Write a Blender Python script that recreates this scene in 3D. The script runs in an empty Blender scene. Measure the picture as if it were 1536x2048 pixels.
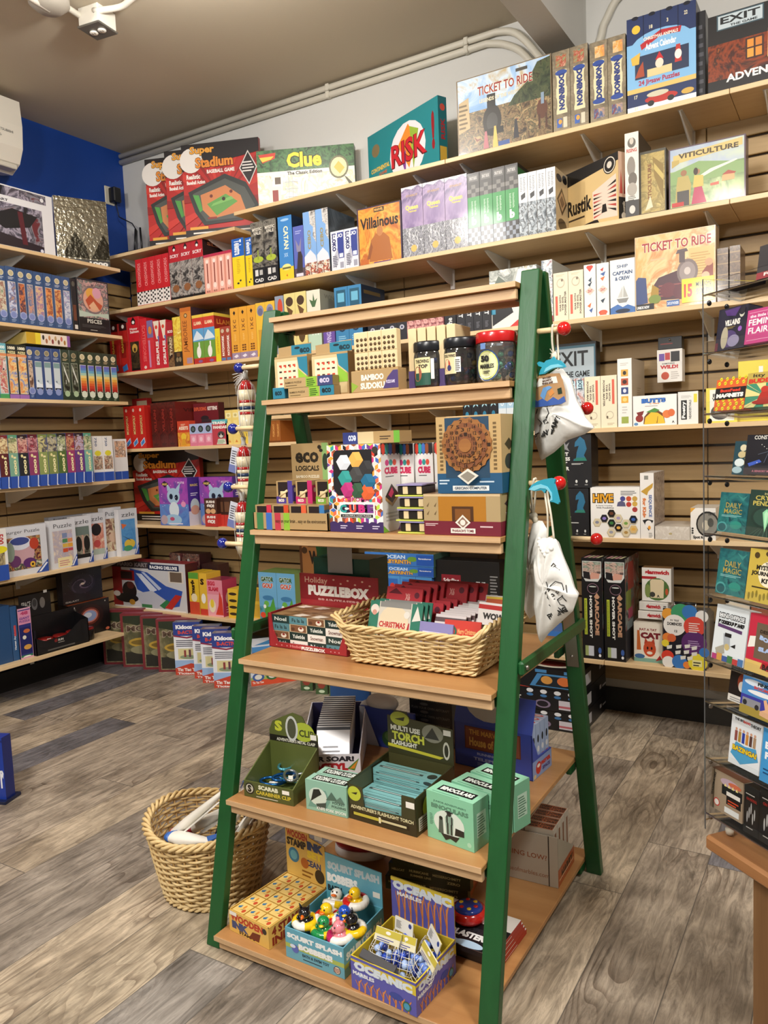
import bpy,math,random
from mathutils import Vector,Matrix
random.seed(7)
SC=bpy.context.scene
COL=SC.collection

# ---------------------------------------------------------------- camera
HC=1.28  # lens height above the floor
FPX=1557.5  # focal length in pixels of a 1536 x 2048 frame
YAW,PIT,ROL=math.radians(-31.39),math.radians(5.135),math.radians(2.363)
_f=Vector((math.sin(YAW)*math.cos(PIT),math.cos(YAW)*math.cos(PIT),-math.sin(PIT)))
_r=Vector((math.cos(YAW),-math.sin(YAW),0))
_d=_f.cross(_r)
M0=_r*math.cos(ROL)+_d*math.sin(ROL)
M1=_d*math.cos(ROL)-_r*math.sin(ROL)
M2=_f
cam=bpy.data.cameras.new('camera')
cam.sensor_fit='VERTICAL';cam.sensor_height=36;cam.sensor_width=27
cam.lens=36*FPX/2048
cam.clip_start=0.02
co=bpy.data.objects.new('camera',cam);COL.objects.link(co)
co.matrix_world=Matrix(((M0.x,-M1.x,-M2.x,0),(M0.y,-M1.y,-M2.y,0),(M0.z,-M1.z,-M2.z,HC),(0,0,0,1)))
SC.camera=co

# ---------------------------------------------------------------- exposure, world, lamps and fill
SC.view_settings.view_transform='Standard'
SC.view_settings.look='None'
SC.view_settings.gamma=1
SC.view_settings.use_curve_mapping= False
SC.view_settings.exposure=-0.08
try:SC.cycles.transparent_max_bounces=32
except Exception: pass
w=bpy.data.worlds.new('world');SC.world=w;w.use_nodes= True
w.node_tree.nodes['Background'].inputs[0].default_value=(1,0.95,0.88,1)
w.node_tree.nodes['Background'].inputs[1].default_value=0.30
def lamp(kind,loc,power,size,target=None,col=(1,0.965,0.92),spot=None):
    l=bpy.data.lights.new('lamp_or_fill',kind);l.energy=power;l.color=col
    if kind=='AREA':
        l.shape='DISK';l.size=size
    else:
        l.shadow_soft_size=size
    if spot:l.spot_size=math.radians(spot);l.spot_blend=0.6
    o=bpy.data.objects.new('lamp_or_fill',l);COL.objects.link(o);o.location=loc
    if target is not None:
        o.rotation_euler=(Vector(target)-Vector(loc)).to_track_quat('-Z','Y').to_euler()
    return o
lamp('AREA',(-0.9,-0.6,3.0),66,0.5,(-1.3,2.0,0.4))
lamp('AREA',(0.7,0.9,3.0),58,0.5,(-0.2,2.4,0.3))
lamp('AREA',(-2.7,0.3,3.0),34,0.4,(-2.5,2.4,0.6))
lamp('POINT',(-2.04,2.08,2.92),40,0.05)
lamp('POINT',(-1.1,-0.7,2.4),80,0.12)  # unseen fill added well below the ceiling to brighten it, no known fixture

# ---------------------------------------------------------------- pixel helpers: where a pixel's ray meets a real plane
def _ray(x,y):
    a,b=(x-768)/FPX,(y-1024)/FPX
    return M0*a+M1*b+M2
def onX(x,y,X):r=_ray(x,y);t=X/r.x; return Vector((X,r.y*t,HC+r.z*t))
def onY(x,y,Y):r=_ray(x,y);t=Y/r.y; return Vector((r.x*t,Y,HC+r.z*t))
def onZ(x,y,Z):r=_ray(x,y);t=(Z-HC)/r.z; return Vector((r.x*t,r.y*t,Z))
def solX(px,Y,z):
    a=M0-M2*((px-768)/FPX); return -(a.y*Y+a.z*(z-HC))/a.x
def solY(px,X,z):
    a=M0-M2*((px-768)/FPX); return -(a.x*X+a.z*(z-HC))/a.y
def solZ(py,X,Y):
    a=M1-M2*((py-1024)/FPX); return HC-(a.x*X+a.y*Y)/a.z

# ---------------------------------------------------------------- materials
MAT={}
def lin(c): return c/12.92 if c<=0.04045 else ((c+0.055)/1.055)**2.4
def rgb(h):
    h=h.lstrip('#')
    if len(h)==3:h=''.join(a*2 for a in h)
    return tuple(lin(int(h[i:i+2],16)/255) for i in (0,2,4))+(1,)
def newmat(name):
    m=bpy.data.materials.new(name);m.use_nodes= True
    return m,m.node_tree,m.node_tree.nodes['Principled BSDF']
def plain(name,hexc,rough=0.45,metal=0.0,coat=0.0,bump=0.0,bscale=40,spec=0.5):
    if name in MAT: return MAT[name]
    m,nt,b=newmat(name)
    b.inputs['Base Color'].default_value=rgb(hexc)
    b.inputs['Roughness'].default_value=rough;b.inputs['Metallic'].default_value=metal
    b.inputs['Coat Weight'].default_value=coat;b.inputs['Coat Roughness'].default_value=0.08
    b.inputs['Specular IOR Level'].default_value=spec
    if bump:
        tc=nt.nodes.new('ShaderNodeTexCoord');n=nt.nodes.new('ShaderNodeTexNoise');bp=nt.nodes.new('ShaderNodeBump')
        n.inputs['Scale'].default_value=bscale;n.inputs['Detail'].default_value=3
        bp.inputs['Strength'].default_value=bump;bp.inputs['Distance'].default_value=0.01
        nt.links.new(tc.outputs['Object'],n.inputs['Vector']);nt.links.new(n.outputs['Fac'],bp.inputs['Height'])
        nt.links.new(bp.outputs['Normal'],b.inputs['Normal'])
    MAT[name]=m; return m
def art(cols,scale=25,seed=0,stretch=(1,1,1),rough=0.35,hard=False):
    """printed picture: blotches of a few inks"""
    key='print_'+'_'.join(cols)+f'_{scale}_{seed}_{stretch}'
    if key in MAT: return '@'+key
    m,nt,b=newmat('printed_picture')
    tc=nt.nodes.new('ShaderNodeTexCoord');mp=nt.nodes.new('ShaderNodeMapping');n=nt.nodes.new('ShaderNodeTexNoise');r=nt.nodes.new('ShaderNodeValToRGB')
    mp.inputs['Location'].default_value=(seed*3.7,seed*1.9,seed*2.3);mp.inputs['Scale'].default_value=stretch
    n.inputs['Scale'].default_value=scale;n.inputs['Detail'].default_value=4;n.inputs['Roughness'].default_value=0.62;n.inputs['Distortion'].default_value=0.9
    cr=r.color_ramp;k=len(cols)
    if hard:cr.interpolation='CONSTANT'
    while len(cr.elements)<k:cr.elements.new(0.5)
    for i,c in enumerate(cols):
        cr.elements[i].position=0.34+0.32*i/max(1,k-1);cr.elements[i].color=rgb(c)
    nt.links.new(tc.outputs['Object'],mp.inputs[0]);nt.links.new(mp.outputs[0],n.inputs['Vector'])
    nt.links.new(n.outputs['Fac'],r.inputs[0]);nt.links.new(r.outputs[0],b.inputs['Base Color'])
    b.inputs['Roughness'].default_value=rough;b.inputs['Coat Weight'].default_value=0.2;b.inputs['Coat Roughness'].default_value=0.08
    MAT[key]=m; return '@'+key
def mt(c):
    if not isinstance(c,str): return c
    if c.startswith('@'): return MAT[c[1:]]
    return plain('ink_'+c,c,0.42,coat=0.2)
def wood(name,cols,scale=(1,1,1),rough=0.45,ring=6.0,bump=0.03,axis='X',coat=0.0):
    if name in MAT: return MAT[name]
    m,nt,b=newmat(name);L=nt.links.new
    tc=nt.nodes.new('ShaderNodeTexCoord');mp=nt.nodes.new('ShaderNodeMapping')
    st={'X':(0.6,9,9),'Y':(9,0.6,9),'Z':(9,9,0.6)}[axis]
    mp.inputs['Scale'].default_value=tuple(a*s for a,s in zip(st,scale))
    n=nt.nodes.new('ShaderNodeTexNoise');n.inputs['Scale'].default_value=ring;n.inputs['Detail'].default_value=8;n.inputs['Roughness'].default_value=0.6;n.inputs['Distortion'].default_value=0.6
    n2=nt.nodes.new('ShaderNodeTexNoise');n2.inputs['Scale'].default_value=1.3;n2.inputs['Detail'].default_value=2
    mx=nt.nodes.new('ShaderNodeMath');mx.operation='MULTIPLY_ADD';mx.inputs[1].default_value=0.45
    m2=nt.nodes.new('ShaderNodeMath');m2.operation='MULTIPLY';m2.inputs[1].default_value=0.55
    r=nt.nodes.new('ShaderNodeValToRGB');cr=r.color_ramp
    while len(cr.elements)<len(cols):cr.elements.new(0.5)
    for i,c in enumerate(cols):
        cr.elements[i].position=0.3+0.4*i/(len(cols)-1);cr.elements[i].color=rgb(c)
    L(tc.outputs['Object'],mp.inputs[0]);L(mp.outputs[0],n.inputs['Vector']);L(tc.outputs['Object'],n2.inputs['Vector'])
    L(n2.outputs['Fac'],m2.inputs[0]);L(n.outputs['Fac'],mx.inputs[0]);L(m2.outputs[0],mx.inputs[2]);L(mx.outputs[0],r.inputs[0]);L(r.outputs[0],b.inputs['Base Color'])
    bp=nt.nodes.new('ShaderNodeBump');bp.inputs['Strength'].default_value=bump*4;bp.inputs['Distance'].default_value=0.002
    L(n.outputs['Fac'],bp.inputs['Height']);L(bp.outputs['Normal'],b.inputs['Normal'])
    b.inputs['Roughness'].default_value=rough;b.inputs['Coat Weight'].default_value=coat;b.inputs['Coat Roughness'].default_value=0.25
    MAT[name]=m; return m
def clear(name,tint=(1,1,1),gloss=0.08,rough=0.03,dens=0.06,ior=1.25):
    """thin clear plastic: mostly see-through with a glossy skin"""
    if name in MAT: return MAT[name]
    m=bpy.data.materials.new(name);m.use_nodes= True;nt=m.node_tree;nt.nodes.clear();L=nt.links.new
    o=nt.nodes.new('ShaderNodeOutputMaterial');t=nt.nodes.new('ShaderNodeBsdfTransparent');g=nt.nodes.new('ShaderNodeBsdfGlossy');d=nt.nodes.new('ShaderNodeBsdfDiffuse')
    fr=nt.nodes.new('ShaderNodeFresnel');fr.inputs[0].default_value=ior
    ad=nt.nodes.new('ShaderNodeMath');ad.operation='ADD';ad.use_clamp= True;ad.inputs[1].default_value=gloss*0.3
    m1=nt.nodes.new('ShaderNodeMixShader');m2=nt.nodes.new('ShaderNodeMixShader')
    t.inputs[0].default_value=tint+(1,);g.inputs['Roughness'].default_value=rough;d.inputs[0].default_value=(0.85,0.87,0.88,1)
    m2.inputs[0].default_value=dens
    L(fr.outputs[0],ad.inputs[0]);L(ad.outputs[0],m1.inputs[0]);L(t.outputs[0],m2.inputs[1]);L(d.outputs[0],m2.inputs[2])
    L(m2.outputs[0],m1.inputs[1]);L(g.outputs[0],m1.inputs[2]);L(m1.outputs[0],o.inputs[0])
    MAT[name]=m; return m

# ---------------------------------------------------------------- lettering
_tx={}
def letters(s,bold=0.0):
    k=(s,bold)
    if k in _tx: return _tx[k]
    cu=bpy.data.curves.new('lettering','FONT');cu.body=s;cu.offset=bold;cu.resolution_u=2;cu.space_line=0.85
    o=bpy.data.objects.new('lettering',cu)
    me=o.to_mesh()
    V=[(v.co.x,v.co.y) for v in me.vertices];Fc=[tuple(p.vertices) for p in me.polygons]
    o.to_mesh_clear();bpy.data.objects.remove(o);bpy.data.curves.remove(cu)
    if V:
        x0=min(v[0] for v in V);x1=max(v[0] for v in V);y0=min(v[1] for v in V);y1=max(v[1] for v in V)
        V=[((v[0]-x0)/max(x1-x0,1e-6)-0.5,(v[1]-y0)/max(y1-y0,1e-6)-0.5) for v in V]
    _tx[k]=(V,Fc); return _tx[k]

# ---------------------------------------------------------------- mesh building
class MB:
    def __init__(s):s.v=[];s.f=[];s.mi=[];s.m=[];s.sm=[]
    def mat(s,m):
        m=mt(m)
        if m not in s.m:s.m.append(m)
        return s.m.index(m)
    def add(s,V,Fc,m,smooth=False):
        b=len(s.v);i=s.mat(m);s.v+=[tuple(p) for p in V]
        for f in Fc:s.f.append(tuple(b+k for k in f));s.mi.append(i);s.sm.append(smooth)
        return s
    def quad(s,a,b,c,d,m): return s.add([a,b,c,d],[(0,1,2,3)],m)
    def box(s,x0,x1,y0,y1,z0,z1,m,c=0.0):
        if c<=0:
            V=[(x,y,z) for z in (z0,z1) for y in (y0,y1) for x in (x0,x1)]
            return s.add(V,[(0,2,3,1),(4,5,7,6),(0,1,5,4),(2,6,7,3),(0,4,6,2),(1,3,7,5)],m)
        c=min(c,(x1-x0)*.4,(y1-y0)*.4,(z1-z0)*.4)
        X=(x0,x1);Y=(y0,y1);Z=(z0,z1);V=[];idx={}
        for i in (0,1):
            for j in (0,1):
                for k in (0,1):
                    sx,sy,sz=(c if i==0 else -c),(c if j==0 else -c),(c if k==0 else -c)
                    for a,p in (('x',(X[i],Y[j]+sy,Z[k]+sz)),('y',(X[i]+sx,Y[j],Z[k]+sz)),('z',(X[i]+sx,Y[j]+sy,Z[k]))):
                        idx[(i,j,k,a)]=len(V);V.append(p)
        g= lambda *q:idx[q];Fc=[]
        for i in (0,1):
            f=[g(i,0,0,'x'),g(i,1,0,'x'),g(i,1,1,'x'),g(i,0,1,'x')];Fc.append(f if i else f[::-1])
            f=[g(0,i,0,'y'),g(1,i,0,'y'),g(1,i,1,'y'),g(0,i,1,'y')];Fc.append(f[::-1] if i else f)
            f=[g(0,0,i,'z'),g(1,0,i,'z'),g(1,1,i,'z'),g(0,1,i,'z')];Fc.append(f if i else f[::-1])
            for j in (0,1):
                Fc.append([g(i,j,0,'x'),g(i,j,1,'x'),g(i,j,1,'y'),g(i,j,0,'y')])
                Fc.append([g(i,0,j,'x'),g(i,1,j,'x'),g(i,1,j,'z'),g(i,0,j,'z')])
                Fc.append([g(0,i,j,'y'),g(1,i,j,'y'),g(1,i,j,'z'),g(0,i,j,'z')])
                for k in (0,1):Fc.append([g(i,j,k,'x'),g(i,j,k,'y'),g(i,j,k,'z')])
        return s.add(V,Fc,m)
    def prism(s,pts,off,m):
        """closed polygon pts (3-D) swept along the vector off"""
        n=len(pts);off=Vector(off);V=[Vector(p) for p in pts];V+=[p+off for p in V]
        Fc=[tuple(range(n))[::-1],tuple(range(n,2*n))]+[(i,(i+1)%n,n+(i+1)%n,n+i) for i in range(n)]
        return s.add(V,Fc,m)
    def tube(s,pts,r,m,n=8,caps=True,closed=False):
        P=[Vector(p) for p in pts];k=len(P);rr=r if isinstance(r,(list,tuple)) else [r]*k;V=[];Fc=[]
        up= None
        for i in range(k):
            if closed:t=(P[(i+1)%k]-P[i-1])
            else:t=(P[min(i+1,k-1)]-P[max(i-1,0)])
            t.normalize()
            if up is None:
                up=Vector((0,0,1)) if abs(t.z)<0.9 else Vector((1,0,0))
            a=t.cross(up)
            if a.length<1e-4:a=t.cross(Vector((0.3,1,0.2)))
            a.normalize();b=a.cross(t);up=b
            for j in range(n):
                q=2*math.pi*j/n;V.append(P[i]+(a*math.cos(q)+b*math.sin(q))*rr[i])
        for i in range(k if closed else k-1):
            i2=(i+1)%k
            for j in range(n):Fc.append((i*n+j,i*n+(j+1)%n,i2*n+(j+1)%n,i2*n+j))
        if caps and not closed:Fc+=[tuple(range(n))[::-1],tuple(range((k-1)*n,k*n))]
        return s.add(V,Fc,m, True)
    def lathe(s,prof,m,c=(0,0,0),n=24,sx=1,sy=1,rot=None):
        V=[];Fc=[];c=Vector(c);k=len(prof)
        for r,z in prof:
            for j in range(n):
                q=2*math.pi*j/n;p=Vector((r*sx*math.cos(q),r*sy*math.sin(q),z))
                if rot:p=rot@p
                V.append(c+p)
        for i in range(k-1):
            for j in range(n):Fc.append((i*n+j,i*n+(j+1)%n,(i+1)*n+(j+1)%n,(i+1)*n+j))
        Fc+=[tuple(range(n))[::-1],tuple(range((k-1)*n,k*n))]
        return s.add(V,Fc,m, True)
    def ball(s,c,r,m,n=14,sc=(1,1,1),rot=None):
        prof=[(r*math.sin(math.pi*i/(n//2+1)),-r*math.cos(math.pi*i/(n//2+1))) for i in range(n//2+2)]
        V0=len(s.v);s.lathe([(max(a,1e-4),b) for a,b in prof],m,(0,0,0),n)
        for i in range(V0,len(s.v)):
            p=Vector(s.v[i]);p=Vector((p.x*sc[0],p.y*sc[1],p.z*sc[2]))
            if rot:p=rot@p
            s.v[i]=tuple(p+Vector(c))
        return s
    # ---- printing on a flat face: O corner, U and V edge vectors, N outward; coordinates run 0..1 along U and V
    def draw(s,O,U,V,N,ops):
        O,U,V,N=Vector(O),Vector(U),Vector(V),Vector(N);done=[];asp=U.length/max(V.length,1e-6)
        for op in ops:
            k=op[0];polys= None;col=op[-1]
            if k=='r':
                u0,v0,u1,v1=op[1:5];pts=[(u0,v0),(u1,v0),(u1,v1),(u0,v1)];fc=[(0,1,2,3)]
            elif k=='e':
                u,v,a,b=op[1:5];n=18;pts=[(u+a*math.cos(2*math.pi*i/n),v+b*math.sin(2*math.pi*i/n)) for i in range(n)];fc=[tuple(range(n))]
            elif k=='c':  # true circle, radius as a fraction of the face height
                u,v,b=op[1:4];a=b/asp;n=20;pts=[(u+a*math.cos(2*math.pi*i/n),v+b*math.sin(2*math.pi*i/n)) for i in range(n)];fc=[tuple(range(n))]
            elif k=='p':
                pts=list(op[1]);fc=[tuple(range(len(pts)))]
            elif k=='l':  # lines too small to read
                u0,v0,u1,v1,n=op[1:6];pts=[];fc=[];h=(v1-v0)/n
                for i in range(n):
                    ww=u0+(u1-u0)*(0.7+0.3*((i*37+11)%10)/10);y=v0+h*i;b=len(pts)
                    pts+=[(u0,y),(ww,y),(ww,y+h*.45),(u0,y+h*.45)];fc.append((b,b+1,b+2,b+3))
            elif k=='t':  # ('t', text, u, v, width, height, rot, bold, colour)
                _,tx,u,v,wd,ht,rot,bold,col=op
                L,fc=letters(tx,bold);q=math.radians(rot);pts=[]
                for x,y in L:
                    if rot%180==0:X,Y=x*wd,y*ht;
                    if rot%180==0:
                        if rot%360:X,Y=-X,-Y
                        pts.append((u+X,v+Y))
                    elif rot in (90,-270):pts.append((u-y*ht,v+x*wd))
                    elif rot in (-90,270):pts.append((u+y*ht,v-x*wd))
                    else:
                        X,Y=x*wd*asp,y*ht;pts.append((u+(X*math.cos(q)-Y*math.sin(q))/asp,v+X*math.sin(q)+Y*math.cos(q)))
            else: continue
            if not pts: continue
            bb=(min(p[0] for p in pts),min(p[1] for p in pts),max(p[0] for p in pts),max(p[1] for p in pts));lay=1
            for b2,l2 in done:
                if b2[0]<bb[2] and b2[2]>bb[0] and b2[1]<bb[3] and b2[3]>bb[1]:lay=max(lay,l2+1)
            done.append((bb,lay));e=N*(0.00022*lay)
            s.add([O+U*a+V*b+e for a,b in pts],fc,col)
        return s
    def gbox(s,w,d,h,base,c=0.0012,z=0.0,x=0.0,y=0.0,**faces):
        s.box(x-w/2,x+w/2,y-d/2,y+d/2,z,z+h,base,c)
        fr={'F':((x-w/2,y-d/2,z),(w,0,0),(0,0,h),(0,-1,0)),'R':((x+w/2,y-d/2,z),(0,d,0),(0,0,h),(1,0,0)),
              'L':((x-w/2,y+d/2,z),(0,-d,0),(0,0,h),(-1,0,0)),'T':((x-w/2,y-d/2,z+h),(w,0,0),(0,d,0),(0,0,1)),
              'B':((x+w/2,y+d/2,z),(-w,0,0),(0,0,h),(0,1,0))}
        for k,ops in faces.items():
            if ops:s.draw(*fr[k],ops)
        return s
    def obj(s,name,parent=None,loc=(0,0,0),rot=(0,0,0)):
        me=bpy.data.meshes.new(name);me.from_pydata([tuple(p) for p in s.v],[],s.f);me.update()
        for m in s.m:me.materials.append(m)
        me.polygons.foreach_set('material_index',s.mi);me.polygons.foreach_set('use_smooth',s.sm)
        o=bpy.data.objects.new(name,me);COL.objects.link(o);o.location=loc;o.rotation_euler=rot
        if parent:o.parent=parent
        return o
def tag(o,label,cat,group=None,kind=None):
    if label:o['label']=label
    if cat:o['category']=cat
    if group:o['group']=group
    if kind:o['kind']=kind
    return o
def thing(name,label,cat,loc=(0,0,0),rz=0.0,group=None,rot=None):
    o=bpy.data.objects.new(name, None);COL.objects.link(o);o.location=loc;o.rotation_euler=rot or (0,0,rz);o.empty_display_size=0.05
    return tag(o,label,cat,group)
def struct(o):o['kind']='structure'; return o
def dup(o,loc=None,rot=None,label=None,group=None):
    c=o.copy();COL.objects.link(c)
    if loc is not None:c.location=loc
    if rot is not None:c.rotation_euler=rot
    if label:c['label']=label
    if group:c['group']=group
    for ch in list(o.children):
        a=ch.copy();COL.objects.link(a);a.parent=c
        for g in list(ch.children):
            b=g.copy();COL.objects.link(b);b.parent=a
    return c
ORD=['leftmost','second from left','third from left','fourth from left','fifth from left','sixth from left','seventh from left','eighth from left','ninth from left','tenth from left','eleventh from left']
NUM=['','one','two','three','four','five','six','seven','eight','nine','ten','eleven']
def R(*a): return ('r',)+a
def Tx(s,u,v,wd,ht,col,rot=0,b=0.035): return ('t',s,u,v,wd,ht,rot,b,col)
# ================================================================ the room
D=3.23;YW=3.53;XW=-3.98;XL=-3.68;ZC=3.17  # back shelf fronts, back wall, left wall, left shelf fronts, ceiling
MAPLE=wood('slat_maple',['80643f','9b7f53','ac8f61','ba9c6e'],rough=0.5,ring=3,axis='X')
MAPLEY=wood('slat_maple_side',['80643f','9b7f53','ac8f61','ba9c6e'],rough=0.5,ring=3,axis='Y')
SHELF=wood('shelf_maple',['d2b07e','dfc092','e8cea4'],rough=0.42,ring=3,axis='X')
SHELFY=wood('shelf_maple_side',['d2b07e','dfc092','e8cea4'],rough=0.42,ring=3,axis='Y')
def floor_mat():
    m,nt,b=newmat('vinyl_planks');L=nt.links.new
    def nd(t,**k):
        n=nt.nodes.new(t)
        for a,v in k.items():setattr(n,a,v)
        return n
    def mth(op,a,bb=None,c=None):
        n=nd('ShaderNodeMath',operation=op)
        for i,q in enumerate((a,bb,c)):
            if q is None: continue
            if isinstance(q,(int,float)):n.inputs[i].default_value=q
            else:L(q,n.inputs[i])
        return n.outputs[0]
    tc=nd('ShaderNodeTexCoord');sp=nd('ShaderNodeSeparateXYZ');L(tc.outputs['Object'],sp.inputs[0])
    x=mth('DIVIDE',sp.outputs[0],0.182);row=mth('FLOOR',x)
    wn=nd('ShaderNodeTexWhiteNoise',noise_dimensions='1D');L(row,wn.inputs['W'])
    y=mth('DIVIDE',mth('ADD',sp.outputs[1],mth('MULTIPLY',wn.outputs[0],1.22)),1.22);col=mth('FLOOR',y)
    cb=nd('ShaderNodeCombineXYZ');L(row,cb.inputs[0]);L(col,cb.inputs[1])
    w2=nd('ShaderNodeTexWhiteNoise',noise_dimensions='3D');L(cb.outputs[0],w2.inputs['Vector'])
    tone=nd('ShaderNodeValToRGB');cr=tone.color_ramp;cols=['76757a','9a9186','a89c8c','b3a691','aa9e8e','baac97','8f8a84']
    while len(cr.elements)<len(cols):cr.elements.new(0.5)
    for i,c in enumerate(cols):cr.elements[i].position=i/len(cols);cr.elements[i].color=rgb(c)
    cr.interpolation='CONSTANT';L(w2.outputs['Value'],tone.inputs[0])
    # grain, shifted plank by plank
    off=nd('ShaderNodeVectorMath',operation='SCALE');L(w2.outputs['Color'],off.inputs[0]);off.inputs['Scale'].default_value=9
    va=nd('ShaderNodeVectorMath',operation='ADD');L(tc.outputs['Object'],va.inputs[0]);L(off.outputs[0],va.inputs[1])
    mp=nd('ShaderNodeMapping');mp.inputs['Scale'].default_value=(11,1.6,1);L(va.outputs[0],mp.inputs[0])
    n1=nd('ShaderNodeTexNoise');n1.inputs['Scale'].default_value=3.6;n1.inputs['Detail'].default_value=12;n1.inputs['Roughness'].default_value=0.74;n1.inputs['Distortion'].default_value=1.2;L(mp.outputs[0],n1.inputs['Vector'])
    mp2=nd('ShaderNodeMapping');mp2.inputs['Scale'].default_value=(3.2,0.8,1);L(va.outputs[0],mp2.inputs[0])
    n3=nd('ShaderNodeTexNoise');n3.inputs['Scale'].default_value=1.4;n3.inputs['Detail'].default_value=2;L(mp2.outputs[0],n3.inputs['Vector'])
    rings=mth('FRACT',mth('MULTIPLY',n3.outputs['Fac'],26.0))
    msk=nd('ShaderNodeTexNoise');msk.inputs['Scale'].default_value=2.6;L(va.outputs[0],msk.inputs['Vector'])
    ringl=mth('MULTIPLY',mth('SUBTRACT',1.0,mth('MINIMUM',mth('MULTIPLY',rings,2.2),1.0)),mth('MULTIPLY',mth('MAXIMUM',mth('SUBTRACT',msk.outputs['Fac'],0.47),0.0),7.0))
    n2=nd('ShaderNodeTexNoise');n2.inputs['Scale'].default_value=5.0;n2.inputs['Detail'].default_value=8;L(va.outputs[0],n2.inputs['Vector'])
    g=nd('ShaderNodeValToRGB');g.color_ramp.elements[0].position=0.36;g.color_ramp.elements[0].color=(0.36,0.34,0.32,1);g.color_ramp.elements[1].position=0.62;g.color_ramp.elements[1].color=(1.22,1.19,1.15,1)
    L(n1.outputs['Fac'],g.inputs[0])
    mu=nd('ShaderNodeMix',data_type='RGBA',blend_type='MULTIPLY');mu.inputs[0].default_value=0.85;L(tone.outputs[0],mu.inputs[6]);L(g.outputs[0],mu.inputs[7])
    g2=nd('ShaderNodeValToRGB');g2.color_ramp.elements[0].position=0.36;g2.color_ramp.elements[0].color=(0.58,0.56,0.54,1);g2.color_ramp.elements[1].position=0.56;g2.color_ramp.elements[1].color=(1.12,1.12,1.12,1)
    L(n2.outputs['Fac'],g2.inputs[0])
    mu2=nd('ShaderNodeMix',data_type='RGBA',blend_type='MULTIPLY');mu2.inputs[0].default_value=0.9;L(mu.outputs[2],mu2.inputs[6]);L(g2.outputs[0],mu2.inputs[7])
    mr=nd('ShaderNodeMix',data_type='RGBA',blend_type='MULTIPLY');L(mth('MINIMUM',mth('MULTIPLY',ringl,0.7),0.75),mr.inputs[0]);L(mu2.outputs[2],mr.inputs[6]);mr.inputs[7].default_value=(0.35,0.3,0.27,1)
    mp4=nd('ShaderNodeMapping');mp4.inputs['Scale'].default_value=(40,2.2,1);L(va.outputs[0],mp4.inputs[0])
    n4=nd('ShaderNodeTexNoise');n4.inputs['Scale'].default_value=1.6;n4.inputs['Detail'].default_value=6;n4.inputs['Distortion'].default_value=0.5;L(mp4.outputs[0],n4.inputs['Vector'])
    g4=nd('ShaderNodeValToRGB');g4.color_ramp.elements[0].position=0.60;g4.color_ramp.elements[0].color=(1,1,1,1);g4.color_ramp.elements[1].position=0.72;g4.color_ramp.elements[1].color=(0.34,0.31,0.29,1)
    L(n4.outputs['Fac'],g4.inputs[0])
    m4=nd('ShaderNodeMix',data_type='RGBA',blend_type='MULTIPLY');m4.inputs[0].default_value=0.5;L(mr.outputs[2],m4.inputs[6]);L(g4.outputs[0],m4.inputs[7]);mr=m4
    # seams
    fx=mth('ABSOLUTE',mth('SUBTRACT',mth('FRACT',x),0.5));fy=mth('ABSOLUTE',mth('SUBTRACT',mth('FRACT',y),0.5))
    sm=mth('MAXIMUM',mth('GREATER_THAN',fx,0.4925),mth('GREATER_THAN',fy,0.4988))
    ms=nd('ShaderNodeMix',data_type='RGBA');L(mth('MULTIPLY',sm,0.7),ms.inputs[0]);L(mr.outputs[2],ms.inputs[6]);ms.inputs[7].default_value=(0.06,0.055,0.05,1)
    L(ms.outputs[2],b.inputs['Base Color']);b.inputs['Roughness'].default_value=0.5
    bp=nd('ShaderNodeBump');bp.inputs['Strength'].default_value=0.25;bp.inputs['Distance'].default_value=0.003;L(n1.outputs['Fac'],bp.inputs['Height']);L(bp.outputs[0],b.inputs['Normal'])
    return m
WALLW=plain('wall_paint_white','cfcec9',0.7,bump=0.05,bscale=60)
BLUEW=plain('wall_paint_blue','0b3f96',0.55,bump=0.05,bscale=60)
CEIL=plain('ceiling_paint','b9ad98',0.8,bump=0.04,bscale=30)
XR,YN=2.6,-2.4
struct(MB().box(XW-.1,XR,YN,YW+.1,-0.06,0,floor_mat()).obj('floor'))
struct(MB().box(XW-.1,XR,YN,YW+.1,ZC,ZC+.06,CEIL).obj('ceiling'))
struct(MB().box(XW-.1,XR,YW+.035,YW+.12,0,ZC,WALLW).obj('wall_back'))
struct(MB().box(XW-.12,XW-.035,YN,YW+.12,0,ZC,BLUEW).obj('wall_left'))
struct(MB().box(XR,XR+.08,YN,YW+.12,0,ZC,WALLW).obj('wall_right'))
struct(MB().box(XW-.1,XR,YN-.08,YN,0,ZC,WALLW).obj('wall_front'))
struct(MB().box(-1.163,-1.036,YN,YW+.035,1.627+HC,ZC,WALLW).obj('trim_1'))  # ceiling beam
struct(MB().box(XW,XR,YW-.002,YW+.035,0,0.11,plain('toe_black','0c0b0a',0.6)).obj('baseboard_back'))
struct(MB().box(XW-.035,XW+.002,YN,YW,0,0.11,MAT['toe_black']).obj('baseboard_left'))
GROOVE=plain('groove_shadow_board','3a2a17',0.8)
def slat(axis,a0,a1,z0,z1,seams):
    n=int(round((z1-z0)/0.0762));e=[a0]+sorted(seams)+[a1]
    for i in range(len(e)-1):
        mb=MB();lo,hi=e[i]+.0015,e[i+1]-.0015
        if axis=='X':mb.box(lo,hi,YW+.016,YW+.034,z0,z1,GROOVE)
        else:mb.box(XW-.034,XW-.016,lo,hi,z0,z1,GROOVE)
        for k in range(n):
            q0,q1=z1-(k+1)*0.0762+.0105,z1-k*0.0762
            if axis=='X':mb.box(lo,hi,YW,YW+.018,q0,q1,MAPLE,0.0025)
            else:mb.box(XW-.018,XW,lo,hi,q0,q1,MAPLEY,0.0025)
        struct(mb.obj('wall_back' if axis=='X' else 'wall_left'))
slat('X',XW,XR,0.165,2.50,[-3.2,-1.98,-0.541,0.68])
slat('Y',YN,YW,0.165,2.33,[-1.1,0.12,1.34,2.56])
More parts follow.
